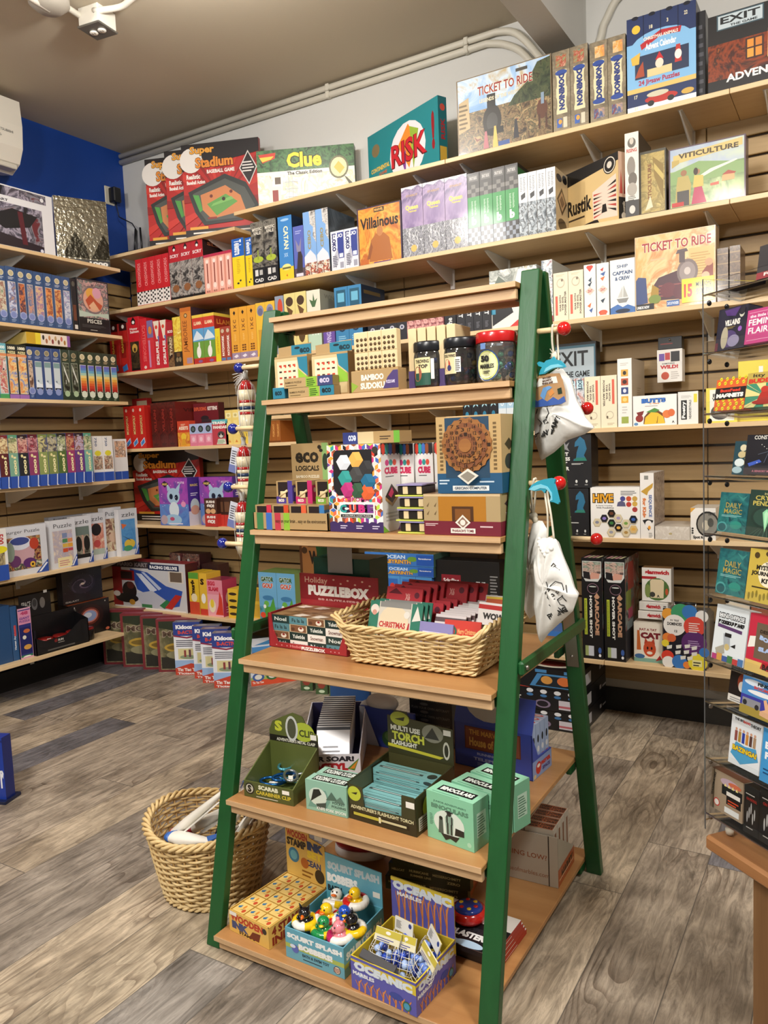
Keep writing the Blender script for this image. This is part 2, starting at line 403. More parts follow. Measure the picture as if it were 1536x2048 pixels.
struct(MB().box(XW,XR,YW+.004,YW+.035,0.11,0.165,plain('panel_base_grey','9a9488',0.6)).obj('trim_2'))

# shelves on brackets: a board and its white metal brackets
BRK=plain('bracket_white','d9d6ce',0.4)
def bracket_mb(axis,a,z,dep=0.26):
    mb=MB();z-=0.0195;t=.0022
    prof=[(0,0),(dep,0),(dep+.004,-.006),(dep-.02,-.016),(0.06,-.072),(0.0,-.078)]
    if axis=='X':
        mb.prism([(a-t,YW-p,z+q) for p,q in prof],(2*t,0,0),BRK)
        mb.box(a-.012,a+.012,YW-.006,YW+.001,z-.095,z-.002,BRK,.001)
        mb.box(a-.009,a+.009,YW-dep,YW,z-.0015,z,BRK)
    else:
        mb.prism([(XW+p,a-t,z+q) for p,q in prof],(0,2*t,0),BRK)
        mb.box(XW-.001,XW+.006,a-.012,a+.012,z-.095,z-.002,BRK,.001)
        mb.box(XW,XW+dep,a-.009,a+.009,z-.0015,z,BRK)
    return mb
def wshelf(axis,a0,a1,z,label,brackets,front=None):
    o=thing('wall_shelf',label,'shelf',((a0+a1)/2,YW,z) if axis=='X' else (XW,(a0+a1)/2,z))
    off=-o.location;mb=MB()
    if axis=='X':mb.box(a0+.001,a1-.001,front or D,YW,z-.019,z,SHELF,.0015)
    else:mb.box(XW,front or XL,a0+.001,a1-.001,z-.019,z,SHELFY,.0015)
    mb.obj('board',o,off)
    for px,py in brackets:
        a=onY(px,py,D+.03).x if axis=='X' else onX(px,py,XL-.03).y
        if a0+.01<a<a1-.01:tag(bracket_mb(axis,a,z).obj('bracket',o,off),'white metal bracket', None)
    return o
L7,L65,L6,L5,L4,L3,L2,L4B=2.517,2.443,2.125,1.755,1.301,0.844,0.327,1.442
K1,K2,K3,K4,K5,K6=2.345,1.959,1.578,1.124,0.665,0.226
xj1=solX(890,D,L7);xj2=solX(1459,D,L7);xe7=solX(467,D,L7)
wshelf('X',xe7,xj1,L7,'highest back wall shelf board, carrying green and teal game boxes',[(504,419),(671,377),(825,339)])
wshelf('X',xj1,xj2,L7,'highest back wall shelf board, carrying wide train game and four brown spines',[(919,318),(1162,260),(1359,210)])
wshelf('X',xj2,0.72,L7,'highest back wall shelf board at right edge under black advent box',[(1530,175)])
wshelf('X',XW,xe7,L65,'high corner shelf carrying three tilted baseball game boxes and black router',[(242,508),(415,470)])
xk=solX(528,D,L6)
wshelf('X',XW,xk,L6,'second back wall shelf in corner, carrying red and salmon spines',[(229,620),(328,604),(470,582)])
wshelf('X',xk,xj2,L6,'long second back wall shelf with orange, purple, green and tan game boxes',[(526,570),(690,541),(853,513),(969,492),(1171,456),(1410,412)])
wshelf('X',xj2,0.72,L6,'second back wall shelf board at right edge, empty beside vineyard box',[])
xm=solX(553,D,L5);xn=solX(1098,D,L5)
wshelf('X',XW,xm,L5,'third back wall shelf in corner with red, yellow and orange spines',[(345,740),(233,757)])
wshelf('X',xm,xn,L5,'third back wall shelf board behind green ladder rack',[(700,700),(900,670)])
wshelf('X',xn,0.72,L5,'third back wall shelf board carrying white spines and orange train game',[(1162,648),(1400,620)])
xp=solX(535,D,L4)
wshelf('X',XW,solX(596,D,L4),L4,'fourth back wall shelf in corner with dark red game boxes',[(368,900),(470,893)])
wshelf('X',xp,solX(925,D,L4B),L4B,'short back wall shelf seen through ladder rack under its second step',[(722,822),(856,812),(650,826)])
wshelf('X',solX(928,D,L4B),0.72,L4,'fourth back wall shelf at right with taco box and white spines',[(1190,858)])
xq=solX(560,D,L3)
wshelf('X',XW,xq,L3,'fifth back wall shelf in corner with two purple kitten boxes',[(368,1054),(470,1056)])
wshelf('X',xq,solX(1100,D,L3),L3,'fifth back wall shelf board hidden behind ladder rack puzzles',[])
wshelf('X',solX(1100,D,L3),0.72,L3,'fifth back wall shelf at right with white hexagon game and black chess boxes',[(1420,1085)])
wshelf('X',XW,solX(600,D,L2),L2,'lowest back wall shelf at left carrying wide toy race track box',[(395,1235)],front=D-.03)
wshelf('X',solX(600,D,L2),solX(1212,D,L2),L2,'lowest back wall shelf board in the middle behind ladder rack',[],front=D-.03)
wshelf('X',solX(1212,D,L2),0.72,L2,'lowest back wall shelf at right carrying two tall black arcade boxes and tin',[(1213,1328),(1440,1352)],front=D-.03)
wshelf('Y',0.6,3.2,K1,'highest left wall shelf under silver picture box',[(50,505),(177,530)])
wshelf('Y',0.6,3.18,K2,'second left wall shelf carrying eight blue puzzle spines',[(43,655),(196,672)])
wshelf('Y',0.6,3.19,K3,'third left wall shelf carrying rainbow and blue puzzle spines',[(54,805),(209,809)])
wshelf('Y',0.6,3.2,K4,'fourth left wall shelf hidden under puzzles with blue feet',[(75,980),(220,966)])
wshelf('Y',0.6,3.21,K5,'fifth left wall shelf carrying white framed puzzle boxes',[(94,1150),(236,1123)])
wshelf('Y',0.6,3.04,K6,'lowest left wall shelf with black tray and nebula puzzle',[(123,1313)])
# ================================================================ boxes on the back wall
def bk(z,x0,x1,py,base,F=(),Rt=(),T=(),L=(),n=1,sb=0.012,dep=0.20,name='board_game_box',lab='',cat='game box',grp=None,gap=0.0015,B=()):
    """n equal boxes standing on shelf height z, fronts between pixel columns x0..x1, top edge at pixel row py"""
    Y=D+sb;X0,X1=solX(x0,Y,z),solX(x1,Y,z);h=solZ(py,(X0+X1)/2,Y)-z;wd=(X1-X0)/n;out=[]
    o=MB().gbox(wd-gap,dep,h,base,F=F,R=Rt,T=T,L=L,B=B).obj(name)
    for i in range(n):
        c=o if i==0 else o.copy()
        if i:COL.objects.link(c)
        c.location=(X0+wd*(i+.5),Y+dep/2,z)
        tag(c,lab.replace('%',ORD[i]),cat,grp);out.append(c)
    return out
def bkr(z,tl,tr,base,F=(),Rt=(),T=(),L=(),YL=None,YR=None,dep=0.06,name='board_game_box',lab='',cat='game box',grp=None,yaw=None):
    """a turned box: pixel of its front face's top left and top right corners and the distance Y of one of them"""
    if yaw is not None:
        a=onY(*tl,YL);k=M0-M2*((tr[0]-768)/FPX);u=Vector((math.cos(yaw),math.sin(yaw),0));b=a-u*(k.dot(a-Vector((0,0,HC)))/k.dot(u))
    elif YL is not None:a=onY(*tl,YL);b=onZ(*tr,a.z)
    else:b=onY(*tr,YR);a=onZ(*tl,b.z)
    dx=Vector((b.x-a.x,b.y-a.y,0));rz=math.atan2(dx.y,dx.x);h=a.z-z;nrm=Vector((-math.sin(rz),math.cos(rz),0))
    c=(a+b)/2+nrm*dep/2
    o=MB().gbox(dx.length,dep,h,base,F=F,R=Rt,T=T,L=L).obj(name, None,(c.x,c.y,z),(0,0,rz))
    return tag(o,lab,cat,grp)
def frame(c,k=.02): return [R(0,0,1,k,c),R(0,1-k,1,1,c),R(0,k,k,1-k,c),R(1-k,k,1,1-k,c)]

# ---- highest shelf
clue=[R(0,.62,1,1,art(['1d3a22','2f5a33','4a7a48','1a2c1c'],30,1)),R(0,0,1,.60,art(['f2efe4','e9e2cf','d8cba8','f6f4ee','c9b79a'],14,2)),R(0,.56,1,.62,'e9e6da'),
        Tx('Clue',.49,.80,.37,.28,'20301c',0,.09),Tx('Clue',.49,.80,.36,.27,'f3dc2e',0,.04),Tx('The Classic Edition',.49,.575,.36,.06,'2d2a26'),
        ('p',[(.02,.93),(.2,.95),(.19,.85),(.06,.78)],'c2331f'),('p',[(.03,.88),(.18,.89),(.15,.84),(.06,.8)],'e8c13a'),
        ('e',.84,.62,.10,.2,'6b6a4c'),('e',.84,.62,.083,.168,'d9d3a6'),('p',[(.79,.62),(.84,.72),(.9,.6),(.85,.5)],'e3b54a'),('p',[(.89,.47),(.92,.43),(.99,.3),(.95,.28)],'55523c'),
        ('p',[(.07,.52),(.12,.56),(.17,.36),(.12,.32)],'efe7cf'),('p',[(.16,.56),(.27,.55),(.26,.34),(.15,.35)],'f4eedb'),R(.18,.4,.24,.52,'5a4a3a'),('p',[(.12,.36),(.24,.36),(.23,.06),(.12,.07)],'f1e9d0'),R(.15,.1,.21,.3,'8b2a22'),
        R(.32,.05,.325,.5,'9fa6ae'),R(.36,.05,.365,.5,'9fa6ae'),R(.28,.3,.42,.31,'9fa6ae'),R(.28,.42,.42,.43,'9fa6ae'),R(.28,.16,.42,.17,'9fa6ae')]
bkr(L7,(512,303),(707,287),'e8e4d6',clue,[R(0,0,1,1,'2c4a2e')],YL=3.27,yaw=math.radians(24.9),dep=.055,lab='green and white detective game box with magnifying glass on highest shelf')
risk=[R(0,0,1,1,'1f7f86'),('e',.58,.47,.25,.42,'e9dfe2'),('p',[(.45,.6),(.6,.85),(.7,.6),(.6,.2)],'e0872e'),('p',[(.62,.8),(.74,.7),(.66,.15)],'8fae3a'),('p',[(.5,.35),(.56,.5),(.55,.12)],'7a3f8f'),
        Tx('RISK',.60,.47,.50,.36,'5b1216',0,.05),Tx('RISK',.597,.475,.49,.34,'c21f2c',0,.02),Tx('!',.93,.56,.04,.55,'8c1620',0,.05),Tx('CONTINENTAL',.18,.42,.28,.07,'e2b93b'),Tx('GAME',.22,.33,.12,.05,'b6552c'),
        ('e',.12,.72,.06,.1,'7a6a4a'),('e',.1,.08,.1,.1,'f0eee6'),('e',.07,.07,.02,.03,'1b1b1b'),('e',.13,.05,.02,.03,'1b1b1b'),('e',.4,.1,.03,.05,'8a5a33')]
bkr(L7,(735,275),(875,190),'1f7f86',risk,[R(0,0,1,1,'12666e'),R(.1,.05,.9,.3,'c9a23b'),Tx('RISK',.5,.55,.3,.5,'a3222c',90),('e',.5,.85,.3,.05,'c64a3a')],YR=3.3,dep=.05,lab='teal war game box turned sideways with red jagged title on highest shelf')
sky=art(['7aa3cf','9dbde0','c8d7e2','b9a67f'],9,5)
ttr=[R(0,.55,1,1,sky),R(0,0,1,.55,art(['2a241b','5a4630','8c7450','3b3a2a','b39a6b','6c2f28'],26,6)),('p',[(.55,.5),(1,.5),(1,.98),(.86,.95),(.76,.75),(.62,.62)],art(['1f2a1c','35422a','4c5435','2a2a20'],30,8)),
       ('p',[(0,.3),(.14,.35),(.13,.75),(.02,.7)],'b9a27a'),('l',.02,.36,.12,.7,6,'6b5a3e'),('e',.38,.38,.1,.2,'1d1c1c'),R(.33,.55,.42,.72,'191919'),('e',.38,.36,.06,.12,'3a3a3a'),R(.3,.2,.5,.28,'151515'),
       ('e',.9,.36,.055,.12,'5a3320'),R(.86,.12,.88,.3,'4a2a1c'),R(.93,.12,.95,.3,'4a2a1c'),R(.89,.42,.92,.56,'7f93a8'),('p',[(.38,.02),(.44,.02),(.42,.3),(.4,.3)],'d9b45a'),('p',[(.28,.04),(.34,.04),(.32,.26),(.3,.26)],'b06a72'),('p',[(.6,.08),(.66,.08),(.64,.32),(.62,.32)],'22242c'),
       Tx('TICKET TO RIDE',.52,.79,.58,.12,'efe6d0',0,.06),Tx('TICKET TO RIDE',.52,.79,.575,.115,'8e1f1c',0,.02),Tx('LEGENDS OF THE WEST',.45,.66,.4,.05,'d8cfae'),R(.44,.02,.56,.09,'2b4f8f'),R(.64,.9,.76,.94,'46423a')]+frame('7a674a',.012)
bk(L7,917,1106,136,'7b6a50',ttr,n=1,dep=.12,sb=.03,lab='wide train game box with dark locomotive scene beside four brown spines on highest shelf')
dom=[R(0,0,1,1,art(['6d6250','83765f','958870','5d5343'],18,11)),R(.2,.22,.82,.76,'d9d0a8'),('e',.2,.35,.05,.08,'83765f'),('e',.82,.35,.05,.08,'83765f'),('e',.2,.62,.05,.08,'83765f'),('e',.82,.62,.05,.08,'83765f'),('e',.5,.73,.34,.035,'27458f'),
       Tx('DOMINION',.52,.49,.45,.34,'1b2f73',-90,.06),R(.2,.80,.8,.95,art(['3c5a7c','8a9a6c','a53a2c','d8cba8'],30,12)),R(.22,.05,.5,.16,'3a5fa8'),('e',.4,.12,.1,.03,'e39a3a'),R(.58,.04,.8,.17,'cfc7ae')]
bk(L7,1107,1178,96,'776b57',dom,[R(0,0,1,1,'51483a')],n=2,dep=.29,lab='% of two brown ribbon spines with light picture on top, highest shelf',grp='brown spines on the highest shelf')
dom2=dom[:7]+[('e',.5,.26,.36,.035,'27458f'),Tx('DOMINION',.52,.5,.42,.34,'1b2f73',90,.06),R(.3,.8,.85,.94,art(['3a5fa8','e39a3a','d8cba8'],26,13)),R(.2,.05,.8,.17,art(['8c3a2a','40618c','c9a07a','2b2b2b'],30,14))]
bk(L7,1181,1253,77,'776b57',dom2,[R(0,0,1,1,'51483a')],n=2,dep=.29,lab='%, of two brown ribbon spines beside the blue Christmas calendar box',grp='brown spines beside the calendar')
adv=[R(0,0,1,1,'1f2f5a'),R(0,.24,1,.72,'7fb4dc'),R(0,.20,1,.25,'d8b86a'),R(0,0,1,.06,'e6eaf0'),('e',.5,.66,.45,.16,'7fb4dc'),('p',[(.2,.7),(.5,.8),(.8,.78),(.78,.72),(.5,.74),(.22,.64)],'b3262c'),Tx('CHRISTMAS ANIMALS',.5,.745,.5,.035,'f0e0d0'),
       Tx('Advent Calendar',.5,.66,.45,.07,'f4f4f4'),R(.12,.34,.9,.58,'24304c'),R(.3,.34,.66,.42,'d9c58f'),('p',[(.42,.5),(.54,.5),(.48,.58)],'c02026'),('e',.48,.46,.06,.05,'e7d3bf'),('p',[(.7,.42),(.8,.42),(.78,.6),(.72,.6)],'b8342c'),('e',.75,.5,.05,.05,'f0e6da'),('p',[(.12,.36),(.26,.36),(.24,.52),(.18,.46)],'a3482c'),
       Tx('24 Jigsaw Puzzles',.47,.29,.6,.07,'a8324a'),('c',.14,.87,.045,'e0b83a'),('p',[(.06,.58),(.2,.62),(.18,.5),(.08,.5)],'d8b04a'),Tx('18',.36,.86,.05,.04,'d8cfae'),Tx('3',.6,.88,.025,.04,'d8cfae'),Tx('22',.86,.9,.05,.04,'d8cfae'),Tx('17',.13,.16,.05,.04,'d8cfae'),Tx('21',.13,.04,.05,.03,'d8cfae'),
       ('e',.5,.1,.24,.045,'b22c22'),('e',.35,.06,.05,.03,'222222'),('e',.64,.07,.05,.03,'222222'),('e',.45,.15,.16,.03,'c9c2a8'),('e',.88,.1,.09,.03,'c9a24a')]+[R(.25*i-.004,.76,.25*i+.004,1,'0f1732') for i in (1,2,3)]+[('e',.25*i+.125,.99,.05,.02,'0b1020') for i in range(4)]
bk(L7,1255,1393,20,'27355e',adv,[R(0,0,1,1,'2b2a38')],dep=.1,lab='tall blue Christmas calendar box with numbered little doors on highest shelf',name='advent_calendar_box',cat='calendar box')
bk(L7,1394,1412,22,'26262a',[('l',.2,.1,.8,.9,8,'5a5a60')],dep=.2,sb=.06,lab='thin dark box edge between blue calendar and black lantern scene box',cat='game box')
ex=[R(0,0,1,1,'14100f'),R(0,.15,1,.62,art(['1a0e0a','4a1a0c','8c3a12','2a1610','b8601c'],10,21)),R(.42,.33,.62,.6,'3a1a0c'),R(.44,.35,.51,.46,'e39a3a'),R(.53,.35,.6,.46,'d98a2e'),R(.44,.48,.51,.58,'d98a2e'),R(.53,.48,.6,.58,'c9782a'),('p',[(.66,.3),(.68,.3),(.675,.66),(.665,.66)],'ffcf7a'),R(.7,.4,.98,.47,'8c4a1c'),
      R(.1,.79,.62,.99,'39505a'),R(.115,.805,.605,.975,'b8c4c8'),Tx('EXIT',.36,.91,.44,.09,'14181a',0,.03),Tx('THE GAME',.4,.83,.3,.03,'2a3236'),Tx('ADVENT CALENDAR',.82,.15,1.0,.09,'e8e6e0')]
ex=[o for o in ex if o[0]!='t' or o[1]!='ADVENT CALENDAR']+[Tx('ADVENT',.48,.15,.55,.1,'eceae4'),Tx('C',.88,.15,.1,.1,'eceae4')]
bk(L7,1416,1600,10,'14100f',ex,[R(0,0,1,1,'0c0a0a')],dep=.1,lab='black advent box with glowing cabin window at right end of highest shelf',name='advent_calendar_box',cat='calendar box')

# ---- corner shelf: three baseball game boxes, router, cable
def baseball():
    f=[R(0,0,1,1,'b5221d')]
    for i in range(16):
        q=math.radians(-20+i*15);f.append(('p',[(.5,.4),(.5+.9*math.cos(q),.4+.9*math.sin(q)),(.5+.9*math.cos(q+.1),.4+.9*math.sin(q+.1))],'8f1612' if i%2 else 'c93226'))
    f=[f[0]]+[('p',[(min(1,max(0,u)),min(1,max(0,v))) for u,v in o[1]],o[2]) for o in f[1:]]
    f+=[('p',[(0,1),(1,1),(1,.86),(.55,.8),(.3,.78),(0,.72)],'171012'),('c',.12,.83,.13,'e7e1da'),Tx('Super',.27,.925,.33,.11,'2a0d08',0,.07),Tx('Super',.27,.925,.32,.1,'e6a23a',0,.04),Tx('Stadium',.42,.80,.5,.12,'2a0d08',0,.07),Tx('Stadium',.42,.80,.49,.11,'e08a2e',0,.04),Tx('BASEBALL GAME',.5,.7,.36,.04,'f2ece4'),
          Tx('Realistic',.14,.66,.18,.05,'f2ece4'),Tx('Baseball Action',.17,.60,.24,.04,'f2ece4'),('p',[(.74,.7),(.86,.88),(.97,.7),(.86,.52)],'d8d2cc'),('p',[(.755,.7),(.86,.86),(.955,.7),(.86,.54)],'191214'),('l',.78,.66,.94,.78,4,'e6e0da'),
          ('p',[(.06,.5),(.55,.66),(.82,.55),(.97,.3),(.75,.16),(.25,.14),(.14,.28)],'2b2e2c'),('p',[(.12,.48),(.55,.61),(.8,.5),(.92,.3),(.72,.19),(.28,.18),(.2,.28)],'4d504b'),('p',[(.22,.46),(.55,.54),(.74,.42),(.8,.26),(.35,.2),(.24,.3)],'c97f4c'),('p',[(.3,.36),(.55,.45),(.7,.36),(.42,.23)],'5f9b4a'),('p',[(.12,.47),(.2,.46),(.24,.3),(.2,.28)],'4f9a45'),
          ('p',[(.35,.33),(.38,.36),(.62,.42),(.65,.39)],'7bb45f'),('c',.52,.4,.02,'2a1a14'),('c',.36,.44,.018,'6a2a1c'),('c',.62,.47,.018,'6a2a1c'),R(.3,.2,.42,.22,'8c2a22'),R(0,0,1,.1,'1a1214'),('l',.1,.02,.9,.09,2,'e6dfd6'),R(.06,.1,.3,.13,'e0a23a')]
    return f
BB=baseball()
for i,(tl,tr,yl) in enumerate([((289,320),(412,350),3.29),((328,304),(468,336),3.285),((362,292),(516,326),3.27)]):
    bkr(L65,tl,tr,'171012',BB,[R(0,0,1,1,'8f1612')],L=[R(0,0,1,1,'1a1214')],YL=yl,yaw=math.radians(21),dep=.028,lab=['leftmost','middle','rightmost and nearest'][i]+' of three red baseball game boxes leaning on high corner shelf',grp='baseball boxes on the corner shelf')
BLK=plain('black_plastic','121214',0.35)
t=thing('router','black wireless router with two aerials on high corner shelf','router',(-3.72,3.36,L65))
MB().box(-.1,.1,-.06,.06,0,.03,BLK,.005).obj('case',t)
for sx,lean in ((-.07,.02),(.0,-.01),(.085,.03)):MB().tube([(sx,.05,.02),(sx+lean,.055,.19)],.006,BLK,8).obj('aerial',t)
t=thing('power_adapter','black power adapter plugged into white outlet on blue wall','adapter',(XW,3.44,2.88))
MB().box(-.034,-.026,-.035,.035,-.055,.055,plain('outlet_ivory','d8d2c0',0.4),.003).obj('wall_plate',t)
MB().box(-.026,.03,-.012,.045,-.045,.045,BLK,.006).obj('adapter_body',t)
cp=[Vector((XW,3.46,2.835)),Vector((XW+.01,3.47,2.75)),Vector((XW+.1,3.49,2.70)),Vector((XW+.16,3.47,2.64)),Vector((XW+.17,3.45,2.5)),Vector((XW+.2,3.40,L65+.02))]
MB().tube([cp[min(int(i/5*1),5)].lerp(cp[min(i//5+1,5)],(i%5)/5) if i//5<5 else cp[5] for i in range(26)],.0035,BLK,6).obj('cable',t,-t.location)

# ---- second shelf (L6)
G6='second wall shelf'
s=[R(0,0,1,1,'c8202a'),R(0,.02,1,.30,'efe9e4'),Tx('CROSSWORDS',.52,.66,.5,.42,'e8a0a0',90,.01)]+[R(.08+.28*(i%3),.04+.045*j,.30+.28*(i%3),.08+.045*j,'241a1c') for j in range(6) for i in range(3) if (i+j)%2]
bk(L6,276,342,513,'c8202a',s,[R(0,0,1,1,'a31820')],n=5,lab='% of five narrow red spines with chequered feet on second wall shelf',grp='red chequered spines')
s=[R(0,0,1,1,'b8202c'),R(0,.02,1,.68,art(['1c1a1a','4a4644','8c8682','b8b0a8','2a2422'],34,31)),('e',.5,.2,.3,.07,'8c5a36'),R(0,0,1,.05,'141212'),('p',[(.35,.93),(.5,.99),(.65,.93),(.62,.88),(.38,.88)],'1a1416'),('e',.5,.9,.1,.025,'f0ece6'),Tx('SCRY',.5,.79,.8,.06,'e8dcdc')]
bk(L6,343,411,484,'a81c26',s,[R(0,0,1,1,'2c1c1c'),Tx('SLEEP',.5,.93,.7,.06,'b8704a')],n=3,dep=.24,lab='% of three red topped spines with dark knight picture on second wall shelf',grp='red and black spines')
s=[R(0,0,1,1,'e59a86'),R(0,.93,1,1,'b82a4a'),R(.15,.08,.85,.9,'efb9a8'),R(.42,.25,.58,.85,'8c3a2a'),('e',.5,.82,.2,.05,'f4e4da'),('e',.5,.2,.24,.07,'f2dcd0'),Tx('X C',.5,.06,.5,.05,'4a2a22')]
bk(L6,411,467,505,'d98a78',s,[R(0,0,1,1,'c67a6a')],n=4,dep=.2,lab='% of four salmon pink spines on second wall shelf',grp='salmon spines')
s=[R(0,0,1,.64,'f0cf1f'),R(0,.64,1,1,'1f5fb8'),Tx('Telestra',.5,.82,.3,.6,'e8ecf2',-90),('l',.35,.3,.65,.6,9,'c99f1a'),('e',.4,.1,.1,.02,'2a2a2a'),('e',.6,.15,.08,.02,'2a2a2a')]
bk(L6,468,492,477,'e6c41c',s,[R(0,0,1,1,'7a7048')],dep=.2,sb=.008,lab='first yellow spine with blue top beside the salmon spines')
bk(L6,494,509,475,'e6c41c',s,[R(0,0,1,1,'2f62a8')],dep=.2,sb=.02,lab='second yellow spine with blue top, tucked against dark forest spines')
s=[R(0,0,1,1,art(['1e1c1a','3c3934','6b665c','8a857a','2a2824'],22,33)),('e',.5,.40,.4,.05,'a8b83a'),R(.45,.4,.55,.55,'8c9a3a'),Tx('MYSTIC',.5,.88,.75,.05,'d8d2c4'),Tx('VALE',.5,.82,.6,.05,'d8d2c4'),R(0,0,1,.27,'191817'),R(.2,.14,.45,.24,'d8d6d2'),R(.55,.15,.8,.23,'b8b6b2'),Tx('CAD',.5,.07,.7,.06,'e0deda',0,.04)]
bk(L6,507,558,441,'2a2825',s,[R(0,0,1,1,'191817')],n=2,dep=.22,lab='% of two dark forest spines beside the blue and yellow spine',grp='dark forest spines')
s=[R(0,0,1,1,'3f83c4'),R(0,0,1,.2,'efc62a'),('e',.5,.2,.32,.05,'f2e08a'),R(.2,.17,.8,.2,'6a6a3a'),Tx('CATAN',.55,.66,.36,.33,'f4ecc0',-90,.03),('e',.5,.94,.3,.02,'9fc4e6'),Tx('XX',.5,.39,.3,.06,'a8c8e4'),Tx('4',.5,.07,.12,.04,'c9581c')]
bk(L6,561,589,432,'3f83c4',s,[R(0,0,1,1,'1f2f45'),R(.2,.1,.8,.5,'2a4060')],dep=.25,lab='tall blue spine with yellow foot on second wall shelf')
s=[R(0,0,1,1,'5a66b4'),R(0,0,1,.18,'5a4a52'),('p',[(.2,.1),(.75,.1),(.8,.4),(.6,.55),(.4,.5)],'3a302c'),('p',[(.3,.5),(.2,.75),(.5,.6),(.75,.78),(.65,.5)],'8a86a0'),R(.15,.02,.8,.08,'d8d4e0'),('l',.2,.85,.8,.93,2,'a8b0e0')]
bk(L6,590,612,452,'5a66b4',s,dep=.2,lab='short violet spine with antlered deer beside blue and yellow spine')
s=[R(0,0,1,1,'7fa9dc'),R(0,0,1,.22,art(['e8d8c0','b8452e','6b4a36','f0e8dc','d8843a'],40,35)),('p',[(.5,1),(1,1),(1,.5),(.75,.6),(.8,.75),(.55,.8)],art(['4a3f3a','d8d6d2','8a7c70'],40,36)),('p',[(0,.3),(.5,.4),(.9,.3),(1,.2),(0,.2)],'d8dce4'),Tx('CEBO',.45,.56,.3,.26,'9c8f5a',90)]
bk(L6,611,661,420,'7fa0cc',s,[R(0,0,1,1,art(['39424a','4a5660','6a7680'],8,37))],n=2,dep=.24,lab='% of two sky blue spines with rocky cliff picture on second wall shelf',grp='sky blue cliff spines')
s=[R(0,0,1,1,'dcdce4'),R(.45,.3,.97,.95,'33408c'),R(.05,.55,.5,.95,'e8e8ee'),Tx('BLOKO',.25,.72,.45,.3,'2a2f6a',-90,.06),Tx('DUO',.55,.87,.7,.1,'f0f0f4',0,.04),('p',[(.1,.3),(.5,.55),(.6,.3),(.35,.05)],'b8b8c4'),('l',.12,.1,.5,.4,7,'4a4a5a'),R(.65,.05,.92,.2,'9a9aa8'),R(.62,.32,.9,.42,'e8e8f0')]
bk(L6,664,718,459,'d4d4de',s,[R(0,0,1,1,'c4c4ce')],n=2,dep=.2,lab='% of two blue and white block spines left of orange gothic box',grp='blue and white block spines')
s=[R(0,0,1,1,'3a2440'),R(.03,.02,.97,.98,art(['d9842a','e3a03c','c9742a','eab04e','b8642a'],7,39)),Tx('Villainous',.5,.72,.86,.2,'1a0e0c',0,.03),R(.39,.89,.62,.965,'2a1c12'),Tx('MARVEL',.505,.928,.2,.045,'e0b060',0,.03),('p',[(.25,.05),(.3,.42),(.42,.52),(.6,.52),(.72,.42),(.78,.05)],'a8642c'),('e',.51,.56,.07,.09,'b87a44'),('p',[(.2,.1),(.3,.4),(.34,.3),(.27,.1)],'8c4f26'),R(.35,.0,.72,.035,'5a2a6a')]
bk(L6,718,806,410,'3a2440',s,[R(0,0,1,1,'2e1c34')],dep=.06,sb=.02,lab='square orange game box with black gothic title on second wall shelf')
s=[R(0,0,1,1,art(['77618c','8c76a0','a892b4','6a5a80','c0b0c8'],6,41)),R(0,0,1,.42,art(['5a5a62','a8a8b0','3a3a40','d8d8dc','77777e'],30,42,(3,3,1))),Tx('Queen',.48,.70,.6,.08,'e6d66a',0,.04),Tx('games',.5,.64,.4,.03,'d8c85a'),Tx('STARLIT',.5,.87,.55,.03,'b8956a'),('e',.52,.12,.14,.05,'e0b05a'),('p',[(0,.94),(.2,.98),(.5,.95),(.8,1),(1,.95),(1,1),(0,1)],'c8c8d0')]
bk(L6,807,938,362,'77688c',s,[R(0,0,1,1,'2c2834')],n=3,dep=.26,lab='% of three wide shrink wrapped purple and silver spines on second wall shelf',grp='purple silver spines')
s=[R(0,0,1,1,'4a4846'),R(0,.25,1,.67,'3f9450'),Tx('b',.5,.34,.4,.12,'e8efe6',0,.06),('l',.3,.42,.45,.62,12,'c8e0c8'),('l',.55,.42,.7,.62,12,'c8e0c8'),R(.12,.88,.88,.97,'6a6866'),Tx('SHUT BOX',.5,.925,.6,.045,'c8c6c2')]+[R(.25*i,.06*j,.25*i+.25,.06*j+.06,'8c94a0' if (i+j)%2 else '3c3a39') for i in range(4) for j in range(4)]+[R(.33*i,.67+.055*j,.33*i+.33,.725+.055*j,'7a7874') for i in range(3) for j in range(3) if (i+j)%2]
bk(L6,938,1039,337,'3c3a38',s,[R(0,0,1,1,'242322'),R(0,.5,1,.95,'2c6a3a')],n=4,dep=.28,lab='% of four grey chequered spines with green middle band',grp='green banded chequered spines')
s=[R(0,.54,1,1,'e8e8e6'),R(0,0,1,.54,art(['3a4046','7a868e','c4ccd2','22262a','98a4ac'],30,44,(2,1,1))),('l',.2,.72,.45,.95,9,'8a8a8a'),('l',.55,.72,.8,.95,9,'8a8a8a'),('p',[(.25,.66),(.75,.7),(.75,.62),(.3,.58)],'3a3a3c')]
sR=[R(0,0,1,1,'cbb894'),('p',[(.5,.3),(.9,.52),(.5,.74),(.1,.52)],'4a3a2c'),('p',[(.5,.36),(.8,.52),(.5,.68),(.2,.52)],'b89a78'),('p',[(.5,.42),(.7,.52),(.5,.62),(.3,.52)],'6a5040'),('e',.5,.15,.35,.1,'3a2c22'),('e',.3,.87,.22,.06,'2c241c'),('e',.75,.9,.2,.07,'141210')]
bk(L6,1039,1113,341,'dcdcda',s,sR,n=4,dep=.16,lab='% of four white and silver spines left of black and tan box',grp='white and silver spines')
